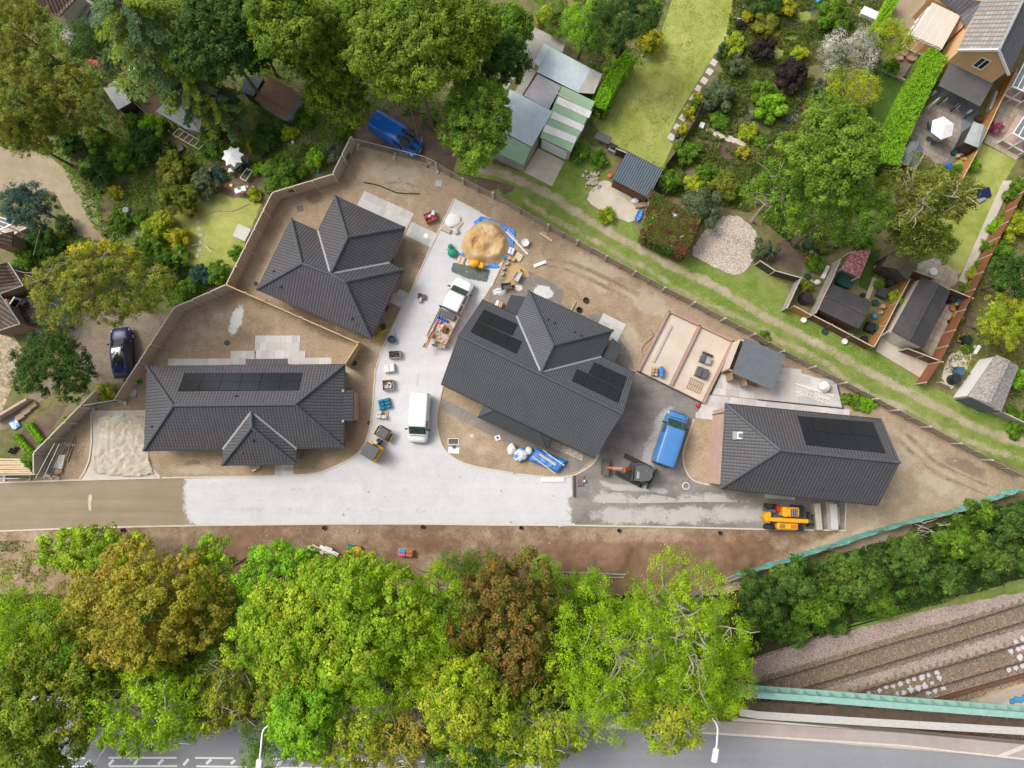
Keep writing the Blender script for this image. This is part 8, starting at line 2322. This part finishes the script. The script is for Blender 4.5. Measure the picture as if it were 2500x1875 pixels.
def cedar(label,x,y,r,zt,n=46):
 """cedar: tiers of drooping sprays"""
 s=1.1302*(CAM_H-zt*.8)/FOCAL; r *=s
 c=FV(x,y,zt*.7); t=thing('cedar_tree',label,'tree',(c.x,c.y,0),0,GT)
 pal=np.array(PAL['cedar']); Ps,Ns,Cs,As=[],[],[],[]
 mb=MB(); mb.tube([(c.x,c.y,-.1),(c.x,c.y,zt*.97)],[.32,.06],8)
 for i in range(n):
  a=i*2.4+rng.uniform(-.3,.3); h=zt*(.42+.55*i/n); L=r*(1.1-.75*i/n)*rng.uniform(.8,1.1)
  d=Vector((math.cos(a),math.sin(a),0)); st=Vector((c.x,c.y,h))
  C=[st+d*(L*k/8)+Vector((0,0,.25*L*(k/8)*(1-1.25*k/8))) for k in range(9)]
  mb.tube(C,[.07-.007*k for k in range(9)],4,False)
  bt=pal[rng.integers(0,len(pal))]
  for k in range(2,9):
   for sd in (-1,1):
    for m in range(4):
     ln=L*.24*(1.1-.07*k)*rng.uniform(.6,1.2)
     e=Vector((-d.y,d.x,0))*sd*rng.uniform(.5,1)+d*rng.uniform(.3,1.0); e.normalize()
     q=15; u=np.linspace(.05,1,q)[:,None]
     P=np.array(C[k])+np.array(e)*ln*u+np.array([[0,0,-1]])*.22*ln*u **2+rng.normal(0,.05,(q,3))
     Ps.append(P); Ns.append(np.tile([0,0,1.],(q,1))+rng.normal(0,.35,(q,3)))
     As.append(np.tile(np.array(e),(q,1))+rng.normal(0,.45,(q,3)))
     Cs.append(bt*rng.uniform(.7,1.3,(q,1)))
 P=np.concatenate(Ps); a_=rng.uniform(.08,.15,len(P))
 leaf_mesh('crown',P,np.concatenate(Ns),a_,a_*.35,np.concatenate(Cs),t,axis=np.concatenate(As))
 mb.build('trunk','bark',t,smooth=True)
cedar('blue green cedar with long drooping sprays at the top',310,60,150,15,70)
cedar('blue green young cedar over the rust flecked white roof',420,185,90,9,40)
cedar('blue green cedar sprays beside the rusty roofed shed',470,225,58,7,26)
def shrub(label,p,r,h,pal='green',name='shrub',group=GS,cr=.2,leaf=.075,dens=26,nl=26,ry=None):
 ry=ry or r
 g=float(height(p[0],p[1]))
 P,N,col,CP=crown((p[0],p[1],g+h*.42),(r,ry,h*.58),pal,cr=min(cr,r*.4),dens=dens,nl=nl,leaf=leaf,lobes=9)
 P[:,2]=np.maximum(P[:,2],g+.03)
 a=leaf*rng.uniform(.7,1.35,len(P))
 P=P-np.array([p[0],p[1],g])
 o=leaf_mesh(name,P,N,a,a*.55,col)
 o.location=(p[0],p[1],g)
 return tag(o,label,'shrub',group)
S_=lambda f,x,y,h: f(x,y,h*.6)
for a in (
 ('big rounded dark shrub below the star shaped parasol',A2,270,1400,1.9,2.4,'green'),('upright bright green shrub by the corner of the slatted fence',A2,560,1280,1.0,2.0,'bright'),
 ('grey green feathery shrub touching the slatted fence corner',A2,710,1250,1.1,1.8,'grey'),('spreading fern clump beside the green water butt',A2,480,950,1.0,.9,'green'),
 ('fern clump beside the fence end near the site mesh',A2,790,1080,.7,.7,'green'),('dense low dark shrub left of the brick path lamp',A2,150,1120,1.4,1.3,'dark'),
 ('yellow flowering patch beside the rusty shed',A2,350,1070,.8,.8,'limey'),('yellow leaved little bush by the purple vase',A2,50,1180,.5,.6,'yellow'),
 ('lime bush in a pot beside the mesh swing seat',A2,95,1360,.55,.8,'bright'),('variegated yellow bush below the oval table',A2,65,1570,.65,.8,'limey'),
 ('large dark leathery shrub in the middle of the cottage garden',A1,1170,1200,1.9,2.8,'dark'),('olive shrub hiding the end of the trellis',A1,1400,1350,1.7,2.2,'olive'),
 ('dark green bush above the flower pots by the drive',A1,800,1380,1.6,2.0,'dark'),('rounded green bush under the trellis',A1,1010,1290,1.3,1.8,'green'),
 ('green rowan like bush between the oval table and stepping stones',A1,1420,1600,1.8,2.6,'olive'),('pale bush right of the stepping stones',A1,1650,1480,1.4,2.0,'grey'),
 ('dark clump of holly under the olive conifers',A1,560,1150,1.2,1.6,'dark'),('small green bush at the conifer foot near the drive',A1,780,1130,1.0,1.4,'green'),
 ('bush of bright yellow flowers beside the round pots',A1,930,1560,.7,.9,'yellow'),('blue green hosta bed beside the lime planter',A1,1760,1420,.8,.7,'blue'),
 ('climber covered bush behind the white parasol',A1,1720,1170,1.3,1.8,'green'),('bright bush above the climber covered trellis',A1,1230,1010,1.1,1.9,'bright'),
 ('green bush left of the rust flecked white roof',A1,1060,990,.9,1.5,'green'),('yellow green bush over the trellis end',A1,1440,960,1.1,1.8,'limey'),
 ('yellow green shrub lighting the cottage lawn',B1,1300,350,1.6,2.0,'limey'),('second yellow green lobe of shrub near the rotary drier',B1,1450,430,1.0,1.6,'yellow'),
 ('green rambling shrub below the yellow one on the cottage lawn',B1,1230,470,1.4,1.5,'green'),('dark tangled shrub left of the soil strip',B1,1300,680,1.7,1.9,'dark'),
 ('dark shrub by the rusted arch',B1,1400,620,1.3,1.5,'green'),('bluish rosemary like shrub near the fence bend',B1,1620,730,1.0,1.2,'blue'),
 ('mixed green shrub against the slatted fence bend',B1,1760,720,1.0,1.3,'green'),('leafy green shrub beside the white table by the fence',B1,1920,560,.8,1.0,'green'),
 ('round laurel in front of the slatted fence',B1,1520,850,1.1,1.5,'green'),('flowering bush around the stone urn',B1,960,300,1.1,1.2,'green'),
 ('spiky green clump beside the stone urn',B1,1130,270,.7,.9,'green'),('dark laurel between the spruce and the old house',B1,350,480,1.7,2.2,'dark'),
 ('dark shrub at the drive edge behind the spruce',B1,530,330,.9,1.4,'dark'),('weeping green hedge top by the old house roof',B1,230,590,1.6,2.4,'green'),
 ('silver lavender clump at the lawn tip',B1,1120,520,.6,.6,'blue'),('shrub beside the gap in the slatted fence',C1,840,190,.8,1.2,'limey'),
 ('shrub under the square fence corner',C1,240,740,.8,.9,'green'),('weeds below the weathered fence',C1,560,420,.5,.6,'green'),
 ('lime edged shrub at the end of the roadside hedge strip',A3,1280,330,1.2,2.0,'yellow'),('orange berried shrub beside the brick walk',A3,1020,370,.8,1.4,'dark'),
 ('bamboo like bright shrub between lawn and shiny roof',A3,1010,570,1.1,2.2,'bright'),('lower bright shrub between lawn and green striped garage',A3,900,780,1.0,2.0,'bright'),
 ('dark ivy shrub at the corner of the green striped garage',A3,880,890,.9,1.6,'green'),('green shrub by the clear roof corner',A3,170,220,1.5,2.6,'green'),
 ('yellow green shrub between the palm and the dark tree',A3,440,130,1.0,2.0,'limey'),('leafy bush at the palm side of the brick walk',A3,760,200,1.4,2.4,'green'),
 ('brambles beside the garage wall',A3,720,1230,1.0,1.0,'green'),('green bank plants above the white rubble',A3,860,1290,.9,.9,'green'),
 ('clipped yellow bush nearest the barbecue by the slab row',A3,1550,1045,.5,.9,'yellow'),('clipped lime ball beside the slab row',A3,1605,905,.55,.9,'yellow'),
 ('clipped half yellow bush, third up the slab row',A3,1680,790,.6,1.1,'yellow'),('clipped green bush beside the yellow one on the slab row',A3,1650,840,.45,.9,'green'),
 ('golden bush at the top of the slab row',A3,2075,130,.55,.9,'yellow'),('purple bush at the top of the slab row',A3,2015,200,.45,.7,'purple'),
 ('grey leaved shrub in the border beside the slab row',A3,1990,520,.95,1.4,'grey'),('yellow green shrub band beside the slab row',A3,1970,360,1.1,1.4,'limey'),
 ('dark round shrub beside the slab row',A3,1890,400,.7,1.1,'dark'),('large grey green shrub at the bend of the slate walk',A3,1830,760,1.6,2.2,'grey'),
 ('green herb bed under the grey shrub',A3,1850,970,1.0,.9,'green'),('yellow flowered plants on the slate walk edge',A3,2080,1080,.9,.8,'limey'),
 ('yellow rudbeckia clump at the plot end',A3,2040,1230,.6,.7,'yellow'),('fruit bushes along the plot fence',A3,1580,1220,1.3,1.4,'green'),
 ('bush between the plot fence and the blue grey shed',A3,1430,1460,1.2,1.6,'green'),('orange tinged bush beside the plot slabs',A3,1640,1490,.9,1.2,'limey'),
 ('weedy bush in the middle of the bare plot',A3,1760,1390,.9,1.0,'green'),('green bush at the plot corner below the garden path',A3,1900,1490,1.5,1.6,'olive'),
 ('dark purple shrub at the left side of the patchy shrub lawn',A4,40,400,1.2,1.8,'purple'),('dark purple smoke bush in front of the white blossom tree',A4,280,600,1.5,2.2,'purple'),
 ('light green shrub with large leaves above the slate path',A4,110,860,1.5,2.0,'bright'),('green shrub left of the light large leaved one',A4,60,740,1.2,1.6,'green'),
 ('yellow shrub at the top above the grey yard',A4,240,60,.9,1.4,'yellow'),('green shrub under the top yellow one',A4,80,210,1.3,1.8,'olive'),
 ('bush beside the pale metal sheet at the top',A4,620,130,1.6,2.2,'green'),('dark bush at the top edge left of the yellow shrub',A4,70,60,1.3,2.0,'dark'),
 ('small yellow bush beside the purple smoke bush',A4,330,440,.8,1.2,'limey'),('pale flowered bush beside the slate path',A4,500,720,.8,1.3,'grey'),
 ('green shrub below the round bed of flowers',A4,30,1150,.6,.6,'green'),('green potted shrub beside the timber deck',A4,1090,540,.7,1.4,'green'),
 ('magenta flowering bush on the slab terrace',A4,1920,1030,.6,1.0,'mag'),('vine on the orange fence above the side lawn',A4,1750,1330,.7,1.0,'bright'),
 ('bush at the orange fence end near the birch',A4,1620,1370,.6,.9,'green'),
 ('lilac flowered buddleia above the gravel pad',B3,1700,180,1.9,2.4,'grey'),('bush on the gravel pad edge at the bare yard',B4,60,530,1.1,1.6,'grey'),
 ('spiky pale yucca clump beside the track',B3,930,250,.8,1.0,'limey'),('green growth filling the yard behind the pink arbour',B4,480,640,.9,1.0,'green'),
 ('green shrub between the bird table and the squat shed',B4,990,800,.5,.9,'green'),('yellow climber along the orange fence',B4,1130,910,.7,1.5,'limey'),
 ('grey green bush beside the blue watering cans',B4,1690,840,.5,.7,'green'),('clipped green ball in the concrete path border',B4,1790,655,.42,.6,'green'),
 ('border plants at the upper end of the concrete path',B4,1990,290,.8,.7,'green'),('bush of green leaves midway along the concrete path border',B4,1930,350,.7,.7,'bright'),
 ('border plants beside the clipped green ball',B4,1760,740,.7,.7,'limey'),('small border plant between bush and clipped ball',B4,1840,500,.45,.5,'green'),
 ('leafy bush beyond the red fence',B4,1960,560,1.2,1.6,'green'),('weedy bush beyond the red fence higher up',B4,2100,330,1.5,1.6,'limey'),
 ('dried brown bush in a black pot on the paved strip',B4,1620,1080,.5,.7,'gold'),('bush in the tub yard beside the black bins',B4,1690,1330,.45,.6,'green'),
 ('green bush behind the lichen roofed garage',B4,2120,1580,1.0,1.8,'bright'),('ivy bank behind the grey wooden fence end',C4,2120,430,1.3,.8,'green'),
 ('weeds at the fence corner of the pale patio',C4,800,270,.7,.5,'green'),('bigger weeds along the rails beside the pale patio',C4,880,280,.8,.6,'bright'),
 ('round weed at the pale patio edge',C4,720,240,.5,.5,'green'),('weeds at the post and rail fence beside the summer house',B4,50,1235,.6,.5,'green'),
 ('dark undergrowth clump at the top between the dark tree and clear roof',A2,2080,260,1.3,2.0,'green'),('spiky plant in the shade beside the clear roof',A2,2000,440,.8,.9,'dark'),
 ('weeds by the wall beside the striped blue van',A2,1500,960,.8,1.0,'green'),('bush inside the dark compost corner',B4,400,820,.6,.8,'olive'),
 ('green bush above the sliver of lawn',B4,860,500,.9,1.4,'green'),('garden bed greenery at the far right edge',B4,2130,60,1.2,1.4,'green'),
):
 lab,f,x,y,r,h,pal=a
 shrub(lab,S_(f,x,y,h),r,h,pal)
# tall scrub on the railway bank
for i,(x,y,r,h,pal,lab) in enumerate((
 (1630,1270,48,4,'scrub','dark shrub beside the palisade panel at the net fence end'),(1700,1250,50,4,'scrub','dense shrub below the net fence, second from the palisade panel'),(1650,1330,45,3,'scrub','shrub beside the lime tree on the railway bank'),
 (1760,1300,55,4,'green','brighter shrub halfway down the railway bank near the lime tree'),(1720,1365,38,2.5,'scrub','low shrub at the ballast edge nearest the bridge'),(1840,1250,62,5,'scrub','large dark shrub in the middle of the railway bank'),
 (1905,1290,45,4,'green','shrub above the pale ballast in the middle of the bank'),(1960,1200,62,5,'scrub','tall shrub under the bare grey branches'),(2040,1240,52,4,'scrub','shrub at the ballast edge below the tall scrub'),
 (2060,1165,50,5,'green','yellowish topped shrub near the right end of the net fence'),(2130,1195,60,5,'scrub','dark shrub near the right frame edge on the bank'),(2180,1130,52,5,'scrub','shrub in the right corner by the net fence end'),(2200,1210,40,4,'scrub','shrub cut by the right frame edge'),(1810,1345,35,2,'scrub','low shrub at the ballast edge under the middle scrub'),(2105,1105,30,3,'green','small shrub hugging the far end of the net fence'))):
 s=1.1302*(CAM_H-h)/FOCAL
 shrub(lab,FV(x,y,h*.5-.5),r*s,h,pal,'bank_shrub','scrub on the railway bank',cr=.32,leaf=.1,dens=24,nl=30)
def cover(name,poly,n,pal,h=.5,leaf=.09,lift=0.0,label=None,patch=1.4):
 """loose ground cover inside a polygon; one object,nobody could count it"""
 xs=[p[0] for p in poly]; ys=[p[1] for p in poly]
 X=rng.uniform(min(xs),max(xs),n*2); Y=rng.uniform(min(ys),max(ys),n*2)
 k=inpoly(X,Y,poly) & (vnoise(X,Y,patch,7)+.35*vnoise(X,Y,patch*.3,3) > .42)
 X,Y=X[k],Y[k]
 Z=height(X,Y)+lift+h*vnoise(X,Y,.9,5)*rng.uniform(.1,1,len(X))
 pal_=np.array(PAL[pal]); pi=(vnoise(X,Y,1.2,21)*len(pal_)*.999).astype(int) % len(pal_)
 col=pal_[pi]*rng.uniform(.7,1.3,(len(X),1))
 N=rng.normal(0,.5,(len(X),3))+[0,0,1]
 a=leaf*rng.uniform(.6,1.4,len(X))
 o=leaf_mesh(name,np.stack([X,Y,Z],1),N,a,a*.55,col)
 o['kind']='stuff'
 if label: tag(o,label,'plants')
cover('undergrowth',[W(-60,1465,1),W(1780,1465,1),W(1790,1700,3.5),W(-60,1680,3.5)],70000,'green',2.2,.13,label='undergrowth beneath the roadside trees')
cover('scrub_floor',[W(1800,1425,0),W(2540,1205,0),W(2540,1400,-1),W(2230,1490,-1.3),W(1850,1570,-1.4),W(1800,1640,-1.4)],42000,'scrub',1.3,.11,label='low scrub on the railway bank',patch=.5)
cover('brambles',[W(-60,1320,0),W(130,1320,0),W(200,1360,0),W(250,1440,0),W(-60,1440,0)],2500,'olive',.4,.09,label='dry weeds at the left end of the soil verge')
cover('ground_cover',[W(-60,-60),W(900,-60),W(1240,60),W(1130,280),W(900,280),W(850,340),W(800,415),W(690,450),W(620,420),W(520,450),W(400,530),W(280,600),W(230,560),W(140,380),W(-60,350)],56000,'green',.5,.10,label='mixed planting across the cottage garden')
cover('ground_cover',[W(300,600),W(420,620),W(480,660),W(560,640),W(480,740),W(300,760),W(140,660),W(120,560)],12000,'green',.5,.1,label='planting below the cottage lawn')
cover('ground_cover',[W(1240,-60),W(1640,-60),W(1620,20),W(1560,180),W(1440,300),W(1400,300),W(1440,130)],9000,'green',.5,.1,label='planting at the head of the long lawn')
cover('ground_cover',[W(1800,-60),W(2170,-60),W(2150,150),W(2110,330),W(2170,440),W(2160,560),W(1980,640),W(1840,520),W(1640,480),W(1620,420),W(1740,250)],70000,'mixed',.6,.09,label='mixed planting in the gardens beyond the long lawn')
cover('ground_cover',[W(2490,400),W(2560,400),W(2560,1050),W(2420,960),W(2300,900),W(2400,650)],7000,'olive',.4,.1,label='rough growth at the far right plots')
cover('track_weeds',[B3(0,20),B3(700,400),B3(1400,790),B3(2157,1180),C4(560,30),C4(1400,430),C4(2200,800),C4(2200,720),C4(1500,400),C4(700,60),B3(2157,1090),B3(1400,700),B3(700,330),B3(100,0)],9000,'bright',.22,.06,label='tufts of grass along the fence side of the track',patch=.6)
cover('track_weeds',[B3(300,0),B3(800,250),B3(1200,470),B3(1700,720),B3(2157,950),C4(600,-100),C4(1200,150),C4(2200,520),C4(2200,460),C4(1250,90),B4(950,1400),B4(230,1010),B3(1900,740),B3(1600,620),B3(1200,420),B3(1100,300),B3(840,230),B3(700,60)],15000,'bright',.25,.06,label='tufts of grass along the garden side of the track',patch=.6)
cover('lawn_tufts',[A3(1480,-60),A3(2050,-60),A3(1850,280),A3(1450,950),A3(1380,1360),A3(1100,1210),A3(850,1020),A3(960,900),A3(1100,560),A3(1370,280)],16000,'lawn',.05,.05,label='grass blades of the long lawn',patch=.4)
# clipped hedges
def hedge(label,pts,w,h,pal,n,group='hedges'):
 P=[Vector((p[0],p[1],0)) for p in pts]; seg=[]
 for a,b in zip(P,P[1:]): seg.append((a,b,(b-a).length))
 T=sum(s[2] for s in seg); Ps,Ns=[],[]
 for a,b,L in seg:
  k=int(n*L/T); u=(b-a).normalized(); v=Vector((-u.y,u.x,0))
  s=rng.uniform(0,L,k); face=rng.random(k); c=rng.uniform(-1,1,k)
  fx=np.where(face < .5,c*w/2,np.where(face < .75,w/2,-w/2)); fz=np.where(face < .5,h,rng.uniform(.05,h,k))
  bump=.35*(vnoise(s,c*3,.5,3)-.5)
  X=a.x+u.x*s+v.x*fx; Y=a.y+u.y*s+v.y*fx
  Ps.append(np.stack([X,Y,fz+bump+rng.normal(0,.08,k)],1))
  nn=np.zeros((k,3)); nn[:,2]=np.where(face < .5,1,.5); sd=np.where(face < .5,0,np.sign(fx)); nn[:,0]=v.x*sd; nn[:,1]=v.y*sd
  Ns.append(nn+rng.normal(0,.4,(k,3)))
 P_=np.concatenate(Ps); pal_=np.array(PAL[pal]); col=pal_[rng.integers(0,len(pal_),len(P_))]*rng.uniform(.75,1.25,(len(P_),1))
 a_=rng.uniform(.06,.12,len(P_)); ax=np.tile(np.array((seg[0][1]-seg[0][0]).normalized()),(len(P_),1))*.6+rng.normal(0,.6,(len(P_),3))
 t=thing('hedge',label,'hedge',P[0],0,group)
 leaf_mesh('foliage',P_,np.concatenate(Ns),a_,a_*.45,col,t,axis=ax)
 mb=MB()
 for a,b,L in seg: mb.beam(a+Vector((0,0,h*.45)),b+Vector((0,0,h*.45)),w*.8,h*.88)
 mb.build('stems',MATS.get('hedge_core') or mk('hedge_core',(.05,.085,.015),var=.3,scale=3,rough=.95),t)
hp2=lambda f,h,*pts: [f(x,y,h) for x,y in pts]
hedge('tall bright green clipped hedge between the dark lawn and the round patio',hp2(A4,2.6,(1470,420),(1330,690),(1200,960),(1110,1160),(1070,1330)),1.9,2.6,'bright',16000)
hedge('narrow hedge beside the orange gravel at the top',hp2(A4,1.8,(1130,-60),(1060,70),(970,250)),.9,1.8,'bright',4500)
hedge('bright ragged hedge along the long lawn beside the shiny roof',hp2(A3,2.0,(1130,440),(1030,560),(930,740),(870,870)),1.3,2.0,'bright',8000)
hedge('row of green vegetables nearest the weathered fence',hp2(C1,.4,(120,540),(280,720)),.5,.4,'bright',1600,'vegetable rows')
hedge('row of green vegetables towards the timber edged beds',hp2(C1,.4,(230,450),(330,590)),.5,.4,'bright',1400,'vegetable rows')
def creeper_shed():
 z=2.3
 R_=Q(B3,(1290,60,2.4),(1680,290,2.4),(1560,560,2.1),(1220,400,2.1))
 t=shed('creeper_shed','shed smothered by red and green creeper with slivers of white roof beside the gravel pad','shed',[(R_,'white_sheet')],'grey_board',.1)
 n=15000; u,v=rng.random(n),rng.random(n); keep=vnoise(u*6,v*5,1,4)+.3*vnoise(u*20,v*16,1,6) > .42
 u,v=u[keep,None],v[keep,None]; A=[np.array(p) for p in R_]
 P=(A[0]*(1-u)+A[1]*u)*(1-v)+(A[3]*(1-u)+A[2]*u)*v
 P=np.concatenate([P,A[3]*(1-u[:3000])+A[2]*u[:3000]+np.array([0,-.3,0])*rng.random((len(u[:3000]),1))-np.array([0,0,1.9])*rng.random((len(u[:3000]),1))])
 P[:,2] +=.06+.22*rng.random(len(P)); P[:,:2] +=rng.normal(0,.12,(len(P),2))
 pal=np.array(PAL['ivy']); pi=np.clip(vnoise(P[:,0],P[:,1],.8,8)*7,0,5.9).astype(int)
 a=rng.uniform(.06,.12,len(P))
 leaf_mesh('creeper',P,rng.normal(0,.45,(len(P),3))+[0,0,1],a,a*.65,pal[pi]*rng.uniform(.7,1.3,(len(P),1)),t)
creeper_shed()
def palm():
 c=A3(545,195,3.0); t=thing('palm_tree','fan palm with drooping green leaves above the clear sheet roof','palm',(c.x,c.y,0))
 mb=MB(); mb.tube([(c.x,c.y,-.1),(c.x+.1,c.y,1.5),(c.x,c.y,3.0)],[.16,.14,.12],8); mb.build('trunk','bark',t)
 Ps,Ns,Ax,Cs=[],[],[],[]
 for i in range(26):
  a=i*2.4; el=rng.uniform(-.25,.9); d=np.array([math.cos(a)*math.cos(el),math.sin(a)*math.cos(el),math.sin(el)])
  hub=np.array([c.x,c.y,3.0])+d*rng.uniform(.5,.9)
  for k in range(16):
   b=(k-7.5)*.16; e=np.array([d[0]*math.cos(b)-d[1]*math.sin(b),d[0]*math.sin(b)+d[1]*math.cos(b),d[2]-.25])
   Ps.append(hub+e*.38); Ns.append([0,0,1]); Ax.append(e); Cs.append(np.array((.12,.19,.02))*rng.uniform(.6,1.5))
 P=np.array(Ps); leaf_mesh('fronds',P,np.array(Ns,float)+rng.normal(0,.2,P.shape),np.full(len(P),.42),np.full(len(P),.035),np.array(Cs),t,axis=np.array(Ax))
palm()
def dead_branches():
 mb=MB(); rr=random.Random(5); b=C4(1400,1290,1.5)
 for i in range(16):
  p=b+Vector((rr.uniform(-1.6,1.6),rr.uniform(-.5,.5),rr.uniform(-.5,.8))); d=Vector((rr.uniform(-1.4,1.4),rr.uniform(-.5,.5),rr.uniform(0,.3)))
  mb.tube([p,p+d*.5+Vector((0,0,.15)),p+d],[.04,.03,.012],5)
 solo(mb,'dead_branch','pale_bark','bare grey dead branches lying on the railway bank scrub','branches')
dead_branches()
EXPOSURE=0.25
# camera and light
cam=bpy.data.cameras.new('camera'); co=bpy.data.objects.new('camera',cam); COL.objects.link(co)
cam.sensor_width=36; cam.lens=36*FOCAL/2500; cam.clip_end=3000
co.location=(0,0,CAM_H); co.rotation_euler=(TILT,0,0); sc.camera=co
SUN_EL,SUN_AZ=math.radians(52),math.radians(-62)     # light falls from the upper left of the picture
ld=bpy.data.lights.new('sun','SUN'); ld.energy=1.25; ld.angle=math.radians(20); ld.color=(1,.97,.93)
lo=bpy.data.objects.new('sun',ld); COL.objects.link(lo)
dirv=Vector((math.sin(SUN_AZ)*math.cos(SUN_EL),math.cos(SUN_AZ)*math.cos(SUN_EL),math.sin(SUN_EL)))
lo.rotation_euler=dirv.to_track_quat('Z','Y').to_euler()
w=bpy.data.worlds.new('World'); sc.world=w; w.use_nodes=True
nt=w.node_tree; bg=nt.nodes['Background']
sky=nt.nodes.new('ShaderNodeTexSky'); sky.sky_type='NISHITA'; sky.sun_disc=False
sky.sun_elevation=SUN_EL; sky.sun_rotation=SUN_AZ
sky.air_density=1.0; sky.dust_density=6.0; sky.ozone_density=1.0
hs=nt.nodes.new('ShaderNodeHueSaturation'); hs.inputs['Saturation'].default_value=.45
nt.links.new(sky.outputs[0],hs.inputs['Color'])
nt.links.new(hs.outputs[0],bg.inputs['Color']); bg.inputs['Strength'].default_value=.148
sc.view_settings.view_transform='Standard'; sc.view_settings.look='None'
sc.view_settings.exposure=EXPOSURE; sc.view_settings.gamma=1
